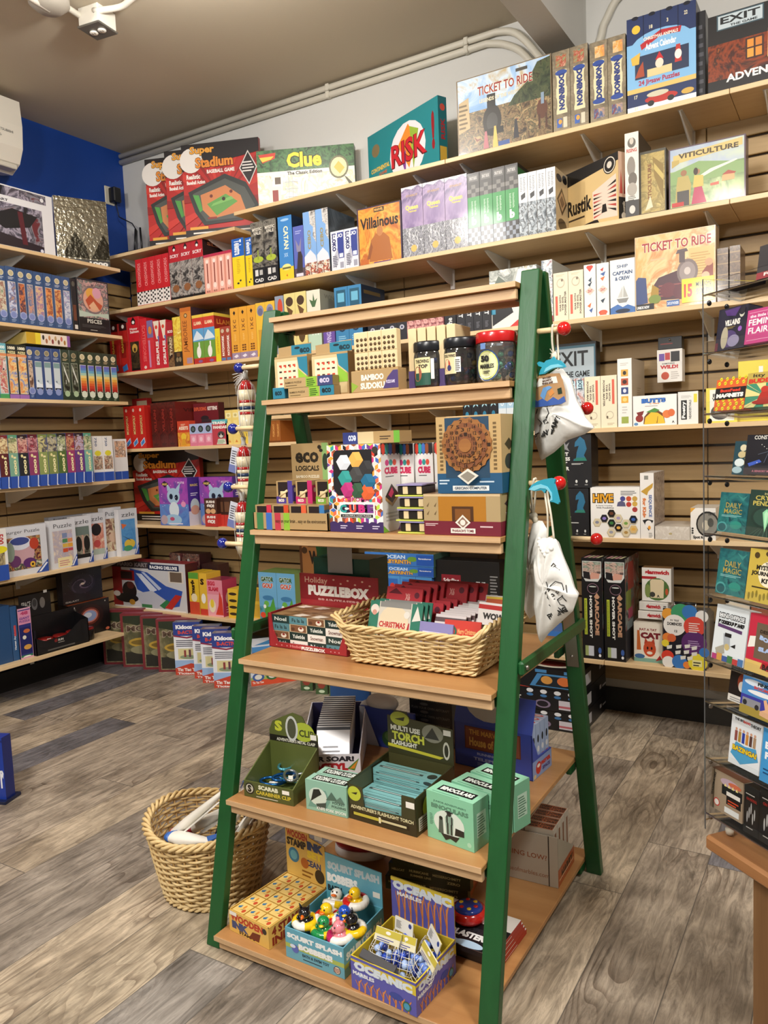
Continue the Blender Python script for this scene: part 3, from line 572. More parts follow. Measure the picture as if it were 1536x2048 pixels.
rus=[R(0,0,1,1,'d9bc84'),('p',[(0,1),(1,1),(1,.88),(.0,.78)],'171412'),('p',[(0,.0),(.7,0),(.62,.14),(0,.1)],'171412'),Tx('Rustik',.29,.44,.46,.24,'15110f',0,.035),('l',.08,.24,.5,.3,1,'3a2a1c'),('c',.85,.86,.13,'171412'),('c',.85,.86,.115,'e0d8c8'),('c',.85,.86,.10,'171412'),('c',.85,.86,.05,'d8d0c0'),
       ('p',[(.55,.14),(.98,.08),(.96,.7),(.54,.56)],'e6d2c0'),('p',[(.7,.2),(.8,.2),(.78,.32),(.72,.32)],'15110f')]+[('p',[(.56,.52-.055*i),(.56,.49-.055*i),(.72,.5-.05*i)],'15110f' if i%2 else 'b8473c') for i in range(7)]+[('p',[(.96,.62-.07*i),(.96,.58-.07*i),(.8,.55-.05*i)],'b8473c' if i%2 else '15110f') for i in range(7)]
bkr(L6,(1128,352),(1236,302),'d9bc84',rus,[R(0,0,1,1,'d9b8a0'),R(0,0,1,.35,'171412'),('p',[(.1,.4),(.4,.4),(.25,.75)],'b8473c'),('p',[(.5,.4),(.9,.4),(.7,.8)],'8c2a26'),Tx('Rustik',.5,.2,.2,.25,'e8e0d0',90),('c',.5,.08,.05,'e8e0d0')],YR=3.26,dep=.055,lab='turned tan and black wooden game box with script lettering on second shelf')
s=[R(0,0,1,1,'e6dfd2'),('e',.5,.88,.3,.06,'6a655c'),('e',.5,.9,.15,.04,'c8bfb0'),Tx('RISING',.5,.79,.75,.045,'b8443c'),('e',.45,.6,.3,.12,'8a8278'),('e',.55,.45,.32,.08,'6a6258'),('e',.5,.33,.36,.08,'a8a094'),R(0,0,1,.2,'3a3835'),('e',.5,.09,.22,.05,'d0cac0'),('l',.2,.2,.8,.26,3,'5a554e')]
bk(L6,1251,1279,265,'d8d0c0',s,[R(0,0,1,1,'5a5044')],dep=.22,lab='tall narrow white spine with grey creature sketches left of gold box')
s=[R(0,0,1,1,'4a4636'),R(.05,.04,.95,.96,art(['a58f4a','b8a05a','8c7a40','c9b46c'],20,46)),Tx('VITICULTURE',.38,.5,.6,.14,'7a4a24',90),('p',[(.5,.9),(.9,.75),(.9,.2),(.55,.6)],'8a7236'),('p',[(.55,.8),(.9,.6),(.9,.5),(.55,.7)],'c4ae62'),('p',[(.2,.08),(.5,.12),(.4,.3)],'d8d0b0')]
bk(L6,1280,1333,300,'4a4636',s,[R(0,0,1,1,'2c2a24')],dep=.2,sb=.03,lab='shrink wrapped gold game box between white spine and vineyard box')
s=[R(0,0,1,1,'5a4450'),R(.02,.02,.98,.98,art(['8fa866','a9bd7c','6f8a50','bccb8e'],6,48)),R(.02,.62,.98,.98,art(['8fa3c0','aab6c4','c0cbb4'],4,49)),('p',[(.02,.6),(.4,.72),(.98,.58),(.98,.4),(.02,.4)],'86a468'),('p',[(.38,.42),(.6,.52),(.9,.62),(.88,.64),(.55,.56),(.36,.45)],'dfe3d0'),('p',[(.06,.74),(.96,.84),(.96,.96),(.06,.88)],'cdb873'),('p',[(.04,.68),(.14,.74),(.14,.8),(.04,.8)],'b8a058'),Tx('VITICULTURE',.52,.855,.78,.085,'4a3a22'),
     ('p',[(.08,.03),(.28,.03),(.3,.36),(.26,.52),(.12,.52),(.1,.36)],'b3a05c'),R(.11,.03,.27,.28,'4a4440'),('c',.2,.57,.05,'9a6a48'),('p',[(.3,.03),(.5,.03),(.44,.3),(.34,.3)],'b3405c'),('p',[(.32,.3),(.46,.3),(.46,.48),(.34,.5)],'c9b45a'),('c',.38,.55,.045,'a87450'),('e',.36,.56,.03,.06,'3a2418'),('p',[(.7,.32),(.86,.32),(.86,.42),(.78,.46),(.7,.4)],'d9a36a'),('p',[(.7,.42),(.78,.48),(.88,.43),(.86,.41)],'a3402c'),('p',[(.55,.28),(.66,.28),(.66,.33),(.55,.32)],'c2563c'),R(.04,.03,.2,.1,'b8322c'),('c',.92,.1,.035,'e8e4d0')]
bk(L6,1338,1492,284,'5a4450',s,[R(0,0,1,1,'4a3844')],dep=.08,lab='vineyard game box with couple on cover at right of second wall shelf')

# ---- third shelf (L5)
s=[R(0,0,1,1,'b3231f'),R(.1,.85,.9,1,'3a1214'),('e',.5,.93,.14,.04,'efe8e0'),R(.2,.3,.7,.6,'8c1a16'),Tx('GAME',.35,.55,.3,.22,'c9a23a',90,.04),('p',[(.2,.12),(.7,.18),(.8,.06),(.3,.02)],'3f7fc4')]
bk(L5,224,261,648,'b3231f',s,n=2,dep=.2,lab='% of two red spines with small blue tag partly hidden by left shelf',grp='red corner spines')
s=[R(0,0,1,1,'c4202c'),('p',[(.3,.93),(.5,1),(.7,.93),(.65,.86),(.35,.86)],'1a1214'),('e',.5,.9,.12,.03,'f0ece6'),Tx('Happy',.5,.78,.7,.05,'efe4de',0,.03),Tx('Salmon',.55,.73,.8,.05,'efe4de',0,.03),R(.1,.02,.9,.55,art(['2a2018','4a3a26','1c1612','6a5434'],20,51)),('e',.5,.43,.24,.08,'c9a04a'),('e',.5,.40,.1,.04,'3a2a1a'),R(.15,.02,.9,.06,'14100e')]
bk(L5,262,284,634,'c4202c',s,dep=.24,lab='red spine with dark cat portrait on third wall shelf')
s=[R(0,0,1,1,'cf2430'),Tx('SCATTERGORIES',.52,.52,.7,.45,'e86a6a',-90,.02),('e',.5,.06,.2,.03,'e8c8c0')]
bk(L5,285,299,637,'cf2430',s,[R(0,0,1,1,'b81c28')],dep=.26,lab='plain bright red spine right of dark cat spine')
s=[R(0,0,1,1,'d0303c'),R(0,.65,1,1,'7a6a9c'),('e',.5,.8,.3,.08,'d8843a'),R(.1,.05,.4,.6,'c88ab0')]
bk(L5,299,311,641,'c8303c',s,dep=.22,lab='red spine with violet top between plain red and two white topped spines')
s=[R(0,0,1,1,'c42030'),('p',[(.05,1),(.95,1),(.7,.62),(.45,.62)],'e8dcc8'),('p',[(.6,.68),(.85,.68),(.8,.5)],'5a78b0'),('e',.5,.87,.2,.04,'d8482e'),Tx('SCRUPLES',.52,.33,.5,.42,'f0e4de',90,.05)]
bk(L5,311,338,641,'c42030',s,n=2,dep=.22,lab='% of two red spines with cream pointed top on third wall shelf',grp='red cream topped spines')
s=[R(0,0,1,.68,art(['2a1a18','5a3a28','8c6a44','3a2220'],40,52)),R(0,.68,1,1,'a81f28'),Tx('SCO',.5,.78,.8,.06,'f4ece6',0,.05),Tx('TYARD',.5,.45,.4,.4,'d8c8a8',90)]
bk(L5,338,351,643,'8c1c22',s,dep=.22,lab='dark speckled spine with red top left of yellow sunflower spine')
s=[R(0,.3,1,1,art(['e6c02a','f0dc5a','d9a51e','f4e88a'],24,53)),R(0,0,1,.3,'2c2218'),('e',.35,.14,.15,.05,'8c7a5a'),('e',.68,.14,.15,.05,'8c7a5a'),R(.3,.2,.7,.28,'6a4a2a')]
bk(L5,350,367,634,'e0b828',s,dep=.22,lab='yellow sunflower spine with dark foot on third wall shelf')
s=[R(0,0,1,1,'d98632'),Tx('JAMBOREE',.45,.5,.55,.5,'8c4a1c',90,.01),('c',.5,.86,.04,'5a3a24'),('c',.5,.86,.025,'c9b07a'),R(.4,.03,.9,.13,'a88a9c'),R(0,.93,1,1,'c46a28')]
bk(L5,366,388,615,'d98632',s,[R(0,0,1,1,'3a2c34')],dep=.2,lab='tall orange spine left of two llama spines')
s=[R(0,.72,1,.95,'cc3c2c'),R(0,.94,1,1,'e6c84a'),R(0,.4,1,.72,'5a9ccc'),R(0,.12,1,.46,'6a9a3c'),('p',[(.1,.55),(.4,.68),(.8,.58),(1,.5),(0,.48)],'d8e4ee'),('e',.5,.24,.2,.12,'f0ece4'),R(.5,.3,.62,.44,'f0ece4'),R(0,0,1,.1,'b82c24'),('e',.6,.05,.2,.03,'8a5a8c'),Tx('LLAMA',.5,.83,.7,.07,'f0d8b0',0,.05)]
bk(L5,389,433,628,'c8422c',s,[R(0,0,1,1,'9c2c22'),R(0,.94,1,1,'e6c84a'),Tx('LLAMA',.45,.83,.7,.1,'d8843a')],n=2,dep=.2,lab='% of two spines with white llama on green field',grp='llama spines')
s=[R(0,0,1,1,'e6cf24'),Tx('LABYRINTH',.5,.5,.5,.4,'c9a01a',90)]
bk(L5,433,443,657,'e6cf24',s,dep=.2,lab='thin plain yellow spine right of two llama spines')
s=[R(0,0,1,1,'a3402c'),Tx('PATCHWORK',.5,.45,.6,.45,'f0e0d4',90,.05),('e',.5,.88,.3,.06,'c8b49a'),R(.1,.02,.9,.1,'5a78a8')]
bk(L5,443,464,653,'a3402c',s,n=2,dep=.2,lab='% of two brown red spines with white vertical title',grp='brown red spines')
s=[R(0,0,1,1,'e2a136'),R(0,0,1,.13,'9a86a0'),('p',[(.35,.9),(.5,.94),(.65,.9),(.5,.85)],'2a1a14'),Tx('I X C',.5,.66,.22,.35,'7a4a24',90),('l',.4,.36,.6,.5,8,'efc474'),('p',[(.2,.06),(.6,.1),(.8,.06),(.5,.03)],'e8e0ea')]+[R(.25+.26*(i%2),.16+.045*(i//2),.46+.26*(i%2),.19+.045*(i//2),'6a3a1c') for i in range(6)]
bk(L5,465,516,613,'e2a136',s,[R(0,0,1,1,'c4862a')],n=3,dep=.22,lab='% of three amber spines with little brown squares, left of ladder',grp='amber spines')
s=[R(0,0,1,1,'e6b83c'),('e',.5,.85,.36,.1,'8c8ca8'),('e',.5,.83,.26,.07,'6a6a88'),R(.2,.1,.8,.5,'d09a30')]
bk(L5,516,554,604,'e6b83c',s,n=2,dep=.22,lab='% of two yellow spines with grey egg picture, beside ladder leg',grp='yellow egg spines')
s=[R(0,0,1,1,'8c96a8'),('e',.6,.8,.3,.15,'c84a32'),R(.1,.3,.8,.6,'d8d0c0')]
bk(L5,555,572,592,'7a8498',s,dep=.2,lab='grey spine with red figure just right of ladder leg, third shelf')
s=[R(0,0,1,1,'e0cf86'),('e',.5,.86,.34,.08,'4a3420'),('p',[(.2,.8),(.8,.7),(.5,.55)],'6a4a2a'),('e',.5,.3,.3,.14,'5a4426'),R(.2,.44,.8,.5,'efe6c8')]
bk(L5,573,617,585,'d8c67c',s,n=2,dep=.2,lab='% of two cream spines with brown bird picture, above ladder top rail',grp='cream bird spines')
s=[R(0,0,1,1,'e0ddca'),('p',[(.4,.72),(.2,.85),(.45,.82),(.5,.95),(.6,.82),(.8,.86),(.6,.72)],'4a6a44'),R(0,0,1,.45,'b8d0b8'),Tx('WI',.5,.32,.6,.14,'f4f4ec',0,.03)]
bk(L5,618,645,580,'d8d6c2',s,[R(0,0,1,1,'a8a692'),Tx('WING',.4,.9,.5,.07,'8a8876')],dep=.24,lab='cream spine with green plant, visible above and below ladder top rail')
s=[R(0,0,1,1,'6a4f9c'),Tx('WINGSPAN',.5,.5,.7,.4,'d0c4e6',90,.02)]
bk(L5,648,671,636,'6a4f9c',s,dep=.2,lab='purple spine with upright pale title, seen under ladder top rail')
s=[R(0,0,1,1,'3a7fae'),R(.15,.6,.85,.95,'24566e'),R(.25,.75,.75,.9,'6ab0cc'),Tx('CHAI',.5,.4,.3,.5,'16304a',90,.05),('l',.2,.1,.8,.2,3,'8cc0dc')]
bk(L5,673,727,572,'3a7fae',s,[R(0,0,1,1,'1e2f44'),R(.1,.86,.8,.92,'6a5a3a')],n=2,dep=.22,lab='% of two teal blue spines behind ladder top rail',grp='teal blue spines')
s=[R(0,0,1,1,'25242c'),('e',.5,.76,.36,.1,'e6e4e0'),('e',.5,.42,.24,.08,'b8b8c4'),('e',.5,.42,.1,.04,'3a3a5a')]
bk(L5,737,815,622,'25242c',s,n=4,dep=.2,lab='% of four black spines with white disc, seen under ladder top rail',grp='black disc spines')
s=[R(0,0,1,1,'d98a8e'),R(0,.1,1,.6,art(['c46a72','e8b8b0','a85a5a','6a4a52'],40,57)),('e',.5,.86,.3,.06,'efd0cc')]
bk(L5,815,888,612,'d98a8e',s,n=5,dep=.2,lab='% of five pink spines seen under ladder top rail',grp='pink spines')
s=[R(0,0,1,1,'161518'),Tx('The Mole',.45,.55,.75,.45,'f0eeea',90,.02)]
bk(L5,890,913,600,'161518',s,dep=.2,lab='black spine with white upright title between pink and other black spines')
s=[R(0,0,1,1,'1b1a1f'),Tx('BLURT',.5,.72,.5,.5,'f4f2ee',-90,.04),('l',.3,.1,.7,.3,5,'6a6a72')]
bk(L5,914,983,598,'1b1a1f',s,n=4,dep=.2,lab='% of four black spines with white hanging letters under ladder top rail',grp='black letter spines')
s=[R(0,.5,1,1,art(['e0e0d8','b8bcb4','7a8078','f4f4ee','9a8a5a'],14,59)),('p',[(.45,.5),(.62,.97),(.75,.97),(.6,.5)],'f0f0ec'),('p',[(0,.6),(.2,.9),(.4,.75),(.2,.55)],'6a7468'),R(0,0,1,.5,'e8e4dc'),('p',[(.05,.05),(.5,.25),(.4,.5),(.05,.3)],'1b1a1c'),('p',[(.4,0),(.6,.12),(.6,0)],'c8322c'),('e',.4,.4,.15,.06,'8a8880'),R(0,.25,.12,.5,'3a90b0')]
bk(L5,981,1076,536,'c4c6be',s,[R(0,0,1,1,'b0b2aa')],T=[R(0,0,1,1,'d8d8d0')],dep=.2,lab='wide silver patterned box behind ladder peak on third wall shelf',sb=.02)
s=[R(0,0,1,1,art(['d8dad4','6a7a8c','f0f0ec','8c4a5a','3a4a5a'],16,60)),('p',[(.1,.1),(.5,.9),(.7,.9),(.3,.1)],'e8e8e4'),R(0,0,1,.1,'c23a52')]
bk(L5,1085,1107,520,'b8bab4',s,dep=.26,lab='tall silver and pink box just right of ladder peak')
war=[R(0,0,1,1,'ece0c2'),R(.12,.12,.28,.52,'d9604a'),Tx('WAR WITH',.45,.36,.34,.12,'4a3a30',90),Tx('THE EVIL',.62,.36,.3,.12,'4a3a30',90),Tx('POWER MASTER',.8,.36,.5,.13,'4a3a30',90),('e',.5,.78,.28,.1,'c9bca0'),('e',.5,.78,.22,.075,'ece0c2'),('e',.6,.84,.08,.03,'8a7c68'),('l',.2,.92,.8,.97,2,'cfc0a0')]
bk(L5,1108,1168,543,'e4d8ba',war,[R(0,0,1,1,'d0c4a6')],n=2,dep=.2,lab='% of two cream spines with red strip, third shelf right of ladder',grp='cream spines on third shelf')
tri=[R(0,0,1,1,'efece4'),('p',[(.2,.95),(.5,.86),(.8,.95),(.7,.98),(.3,.98)],'d8402e'),('p',[(.35,.7),(.65,.76),(.6,.66)],'3a4a5a'),('p',[(.3,.62),(.7,.68),(.5,.58)],'2a3a4a'),('p',[(.1,.5),(.5,.58),(.9,.5),(.5,.42)],'d8c8b8'),Tx('ZAT',.5,.5,.4,.05,'c23a2e',0,.03),('p',[(.25,.22),(.6,.28),(.5,.18)],'d8703a'),('p',[(.4,.14),(.75,.18),(.6,.08)],'3f62a0')]
bk(L5,1169,1193,529,'e8e4da',tri,dep=.2,lab='white spine with red top mark and coloured triangles right of cream spines')
tri2=tri[:1]+[('p',[(.3,.88),(.6,.92),(.5,.84)],'c23a2e'),('p',[(.3,.8),(.75,.84),(.6,.75)],'3f62a0'),('p',[(.3,.72),(.7,.75),(.5,.66)],'d8703a')]+tri[4:6]+[('p',[(.3,.3),(.7,.34),(.5,.24)],'2a3a4a'),('e',.5,.07,.36,.045,'d8503a'),('p',[(.2,.02),(.8,.02),(.6,.1),(.4,.1)],'d8603c')]
bk(L5,1194,1219,526,'e8e4da',tri2,dep=.2,lab='white spine with triangles and red foot mark left of sailing ship box')
s=[R(0,0,1,1,'e8e8e4'),Tx('SHIP',.5,.87,.45,.06,'2f4f7c',0,.02),Tx('CAPTAIN',.5,.75,.8,.07,'2f4f7c',0,.04),Tx('& CREW',.5,.65,.6,.07,'2f4f7c',0,.04),('p',[(.25,.28),(.75,.28),(.65,.2),(.35,.2)],'8a8a86'),('p',[(.3,.3),(.5,.5),(.5,.3)],'c4c4be'),('p',[(.52,.3),(.54,.52),(.72,.3)],'b0b0aa'),('p',[(0,.0),(1,0),(1,.1),(.7,.16),(.5,.12),(.3,.18),(0,.12)],'3f6fb0'),('e',.5,.05,.3,.04,'16243c')]
bk(L5,1221,1271,518,'e4e4e0',s,dep=.2,lab='white box with sailing ship and blue waves left of orange train game')
s=[R(0,0,1,1,art(['d9a860','e6c48a','c98a4a','e8d4a4','d0966a'],7,62)),R(.68,.35,.98,.75,'d9b878'),('l',.7,.36,.96,.7,10,'c09a5c'),('p',[(.22,.12),(.78,.1),(.8,.3),(.6,.5),(.3,.42),(.22,.3)],'4f3038'),('e',.66,.45,.13,.17,'7a6a66'),('e',.66,.45,.1,.13,'968884'),('e',.66,.46,.04,.05,'c8bcb4'),R(.56,.58,.63,.72,'5a4c4c'),('p',[(.52,.7),(.67,.72),(.65,.76),(.54,.75)],'5a4c4c'),('l',.3,.16,.7,.34,4,'8c4a4a'),('e',.42,.24,.1,.1,'6a3038'),('e',.58,.2,.1,.1,'5f2a34'),
     ('p',[(0,.08),(.16,.1),(.14,.44),(.04,.46),(0,.4)],'3a4a7a'),('p',[(.18,.08),(.3,.08),(.3,.28),(.22,.34)],'a8842e'),('e',.25,.14,.08,.06,'7a8a3a'),('p',[(.82,.3),(.97,.3),(.97,.52),(.9,.5),(.84,.42)],'8c4232'),('c',.88,.37,.05,'d9b08c'),('c',.92,.54,.05,'c99a72'),
     Tx('TICKET TO RIDE',.52,.84,.86,.13,'f2e6cc',0,.07),Tx('TICKET TO RIDE',.52,.84,.855,.125,'a3282a',0,.025),('l',.2,.66,.45,.7,1,'d8b48a'),R(.0,.0,.24,.09,'16161a'),Tx('UNBOX NOW',.1,.045,.16,.04,'f0f0f0'),R(.4,.02,.56,.1,'3a62a0'),Tx('DAYS OF WONDER',.48,.06,.14,.04,'e0e8f4')]+frame('d8c09a',.01)
o=bk(L5,1271,1432,463,'cfa878',s,[R(0,0,1,1,'b89a78')],dep=.08,lab='large orange train game box with locomotive and yellow sold sticker',sb=.01)[0]
zt=solZ(580,solX(1363,D,L5),D);xa,xb=solX(1363,D,L5),solX(1428,D,L5)
MB().box(0,xb-xa,-.0016,0,0,.09,'e9d22a').draw((0,-.0016,0),(xb-xa,0,0),(0,0,.09),(0,-1,0),[Tx('15',.2,.5,.26,.56,'c42a24',0,.05),Tx('MILLION',.67,.72,.46,.2,'2a2416',0,.02),Tx('SOLD!',.67,.42,.46,.26,'2a2416',0,.04),('l',.45,.08,.9,.22,2,'8a7a2a')]).obj('sticker',o,(xa-o.location.x,-.0415,.012))
s=[R(0,0,1,1,art(['5a4432','7a6048','4a3628','8c745a'],50,64))]+[R(0,v,1,v+.02,'a89070') for v in (.1,.3,.5,.7,.88)]
bk(L5,1434,1457,496,'5a4432',s,n=1,dep=.15,sb=.03,lab='left of two old looking brown books beside orange train game',name='book_box',cat='book')
bk(L5,1459,1481,491,'5a4432',s,n=1,dep=.15,sb=.03,lab='right of two old looking brown books, above acrylic rack',name='book_box',cat='book')

# ---- fourth shelf (L4): corner part
s=[R(0,0,1,1,'3a2418'),R(0,.55,1,1,'a88a64'),Tx('Railroad',.5,.87,.9,.14,'221410',0,.02),Tx('Rivals',.58,.69,.65,.14,'221410',0,.02),R(.1,.04,1,.52,'9c4a2c'),('p',[(.3,.3),(.5,.5),(.7,.35),(.9,.4),(.8,.1),(.4,.06)],'2c1812')]
bk(L4,207,262,815,'3a2418',s,dep=.06,sb=.18,lab='brown railway game box standing behind red spines in corner')
s=[R(0,0,1,1,'c4261f'),Tx('MONOPOLY',.42,.56,.45,.34,'8c7a3a',90,.05),Tx('MONOPOLY',.45,.56,.44,.32,'e0c88a',90,.01),('p',[(.15,.14),(.75,.26),(.85,.14),(.25,.04)],'dfe6f0'),('p',[(.22,.14),(.72,.23),(.78,.14),(.28,.06)],'3f7fc4'),('e',.4,.9,.14,.04,'e6c8b8')]
bk(L4,252,294,812,'c4261f',s,[R(0,0,1,1,'c4261f'),('e',.6,.5,.3,.12,'efe8e0'),('e',.5,.85,.2,.06,'d8a43a')],n=3,dep=.2,lab='% of three bright red property game spines with blue tag',grp='bright red spines')
bk(L4,250,300,798,'b81f24',[R(0,.7,1,1,'b81f24'),('p',[(.2,.9),(.27,.98),(.34,.9),(.32,.84),(.22,.84)],'1a1214'),R(.6,.75,1,.95,'d8c4a4')],dep=.04,sb=.25,lab='red box back behind three bright red property game spines')
s=[R(0,0,1,1,art(['4a1210','5c1814','3a0e0c'],30,66)),Tx('VILLAIN',.5,.6,.5,.3,'8c2a22',90),('l',.2,.04,.8,.1,2,'2a0a08')]
bk(L4,306,355,805,'4a1210',s,[R(0,0,1,1,'6a1a14'),Tx('Villains',.6,.82,.7,.08,'3a0e0a')],n=3,dep=.25,lab='% of three dark oxblood spines on fourth shelf in corner',grp='dark oxblood spines')
bk(L4,355,392,804,'5a1612',[R(0,0,1,1,art(['6a1a14','7c221a','4c1410'],8,67)),Tx('Villains',.55,.78,.7,.1,'33100c')],dep=.03,sb=.262,lab='dark oxblood box front between oxblood spines and kitten card box')
s=[R(0,0,1,1,'6e1a24'),Tx('EXPLODING',.28,.87,.5,.09,'d8603a',0,.04),Tx('KITTENS',.77,.87,.38,.09,'efe4da',0,.05),('e',.45,.65,.16,.06,'2a2024'),('p',[(.3,.55),(.65,.55),(.68,.62),(.33,.62)],'3a2a2e'),('l',.3,.38,.7,.5,3,'e0d0c8')]
bk(L4,391,441,806,'6e1a24',s,[R(0,0,1,1,'4a1218')],dep=.05,sb=.15,lab='maroon kitten card game box standing behind small boxes')
s=[R(0,0,1,1,'c8442a'),R(0,.0,1,.55,art(['d8642a','e8a83a','b83a24'],20,68)),Tx('ASSETS',.5,.72,.8,.14,'f0dcc4',0,.05),('l',.3,.82,.7,.9,2,'f0d0b0'),('e',.5,.38,.22,.14,'e8c23a'),('p',[(.3,.05),(.7,.05),(.6,.3),(.4,.3)],'d89a2a')]
bk(L4,357,381,842,'c8442a',s,dep=.05,lab='small orange red card box left of three pink and blue boxes',name='card_game_box',cat='card box')
s=[R(0,.55,1,1,'a8b8dc'),R(0,0,1,.55,'d97a94'),('e',.5,.76,.34,.15,'22262c'),('e',.5,.76,.2,.09,'5a6a6a'),R(.15,.15,.85,.48,'e89ab0'),('e',.5,.3,.2,.1,'f0c4d0')]
bk(L4,381,426,847,'c8809c',s,n=3,dep=.06,lab='% of three small pink and blue boxes on fourth corner shelf',grp='pink and blue boxes',name='card_game_box',cat='card box')
s=[R(0,0,1,1,'b83c4a'),R(0,.84,1,1,'5ab0b8'),Tx('TRASH',.42,.87,.8,.12,'efece4',0,.06),Tx('PANDAS',.5,.7,.85,.12,'efece4',0,.06),('e',.55,.4,.22,.14,'4a4444'),('e',.55,.36,.12,.08,'d8d0c8'),('e',.47,.42,.05,.05,'1a1818'),('e',.63,.42,.05,.05,'1a1818'),('p',[(.25,.03),(.85,.03),(.8,.24),(.35,.24)],'d8d8c8'),('l',.3,.06,.8,.22,3,'6a9a6a')]
bk(L4,426,458,839,'b83c4a',s,dep=.05,lab='small red raccoon card box on fourth corner shelf',name='card_game_box',cat='card box')
s=[R(0,0,1,1,'ecd278'),R(.15,.78,.85,.92,'f4e8b0'),('e',.5,.85,.2,.04,'c8b878'),('p',[(.3,.06),(.7,.06),(.5,.14)],'d8843a'),R(.2,.3,.8,.7,'f0dc90')]
bk(L4,453,481,820,'ecd278',s,n=2,dep=.16,lab='% of two pale yellow spines left of ladder leg on fourth shelf',grp='pale yellow spines')
bk(L4,481,497,822,'e6e6dc',[R(0,.55,1,1,'dfe8ee'),Tx('JAI',.55,.78,.8,.2,'3a6a9c',0,.06),R(0,0,1,.4,'e8c84a'),('e',.4,.15,.3,.1,'6a4a2a')],dep=.1,lab='blue and yellow box half hidden behind ladder leg on fourth shelf')
s=[R(0,0,1,1,'9c5a24'),Tx('TUSCANY',.5,.55,.6,.4,'d8a05a',90),R(0,0,1,.08,'6a3a16')]
bk(L4,535,562,841,'9c5a24',s,n=3,dep=.18,lab='% of three orange brown spines seen just right of left ladder leg',grp='orange brown spines')
bk(L4,521,533,868,'e6c42a',[R(0,0,.99,.5,'f0d84a')],dep=.1,lab='low yellow box behind left ladder leg on fourth shelf')
# part under the second ladder step (short shelf)
bk(L4B,541,580,808,'1c1a1e',[R(.1,.1,.9,.6,'d8d4c8')],n=3,dep=.12,lab='% of three dark boxes with pale labels on short shelf',grp='dark labelled boxes')
bk(L4B,608,684,799,'16161a',[('l',.1,.1,.8,.3,2,'4a4a50')],dep=.15,lab='long black box on short shelf behind second ladder step')
bk(L4B,685,775,792,'1e2a5a',[R(.05,.1,.95,.4,'3a58b8'),Tx('LOGIC',.5,.25,.8,.2,'e8ecf4',0,.05)],n=4,dep=.12,lab='% of four dark blue boxes on short shelf behind second ladder step',grp='dark blue boxes behind the step')
bk(L4B,776,800,790,'26242a',dep=.12,lab='black box between dark blue and light blue boxes on short shelf')
bk(L4B,801,860,787,'3f86c4',[R(.1,.3,.9,.6,'a8d0e8')],n=2,dep=.12,lab='% of two light blue boxes on short shelf behind second ladder step',grp='light blue boxes behind the step')
bk(L4B,862,922,785,'4a8a94',[R(.1,.05,.9,.25,'c8dcd8')],dep=.12,lab='teal box at right end of short shelf behind ladder')
s=[R(0,0,1,1,'14161c'),Tx('TREK',.5,.72,.36,.55,'a8d8e4',-90,.05),('e',.5,.4,.2,.06,'2a7a9c'),R(.2,.1,.8,.3,'2a2c34')]
bk(L4,927,997,770,'14161c',s,n=4,dep=.2,lab='% of four black spines with pale blue lettering behind ladder, fourth shelf',grp='black pale lettered spines')
s=[R(0,0,1,1,'a8c8dc'),R(0,0,1,.5,'d8e0e4'),Tx('COZY',.5,.7,.3,.4,'f4f8fa',90)]
bk(L4,998,1030,768,'a8c8dc',s,n=2,dep=.2,lab='% of two pale blue spines beside right ladder leg on fourth shelf',grp='pale blue spines')
# right part of the fourth shelf
s=[R(0,0,1,1,'2c2e32'),R(0,.52,1,1,'1e2226'),R(.0,.55,.98,.97,'3f6a7c'),R(.0,.58,.95,.94,'a9b6bc'),Tx('EXIT',.42,.82,.8,.17,'0f1214',0,.02),Tx('THE GAME',.55,.64,.6,.07,'14181a',0,.03),R(0,0,1,.52,art(['6a6866','7c7a78','565452'],5,70)),Tx('the room',.6,.42,.6,.1,'4a3a36')]
bk(L4,1108,1195,686,'2c2e32',s,[R(0,0,1,1,'17181a')],dep=.06,sb=.16,lab='grey box with large black way-out lettering behind hanging dolphin bag')
s=[R(0,0,1,1,art(['8aa0b4','3a4450','d8dce0','c88a7a','5a6a8c'],22,71)),R(.05,.8,.9,.95,'c8e4ec'),Tx('EXIT',.5,.87,.2,.5,'2a4a5a',-90)]
bk(L4,1138,1170,757,'7a90a4',s,n=2,dep=.14,lab='% of two silver blue spines beside cream spines on fourth shelf',grp='silver blue spines')
warb=[R(0,0,1,1,'ece0c2'),R(.7,.45,.85,.92,'d9604a'),Tx('WAR WITH',.55,.68,.34,.11,'4a3a30',-90),Tx('THE EVIL',.38,.68,.3,.11,'4a3a30',-90),Tx('POWER MASTER',.2,.66,.5,.12,'4a3a30',-90),('e',.55,.24,.25,.08,'c9bca0'),('e',.55,.24,.2,.06,'ece0c2'),('e',.4,.2,.06,.03,'6a5c48'),('l',.4,.05,.85,.1,2,'b8a888')]
bk(L4,1170,1235,752,'e4d8ba',warb,[R(0,0,1,1,'d0c4a6')],n=2,dep=.2,lab='% of two cream spines with red strip beside tall white spine',grp='cream red strip spines on fourth shelf')
s=[R(0,0,1,1,'eeeae2')]+[R(.25,v,.75,v+.1,c) for v,c in ((.74,'d9a84a'),(.61,'b8502e'),(.48,'2a3f7a'),(.35,'e0a83a'),(.05,'9aa84a'))]+[('e',.5,.79,.12,.03,'2a2a2a'),('e',.5,.66,.15,.03,'3a1a12'),('e',.5,.53,.12,.03,'d8dce8'),('e',.5,.4,.15,.03,'f0d07a'),('l',.3,.2,.7,.32,3,'c8c4bc'),('l',.2,.9,.8,.95,2,'c8c0b8')]
bk(L4,1236,1265,717,'e8e4dc',s,[R(0,0,1,1,'b8a890'),('l',.4,.3,.7,.6,9,'a08f74')],dep=.22,lab='tall white spine with four coloured squares left of taco box')
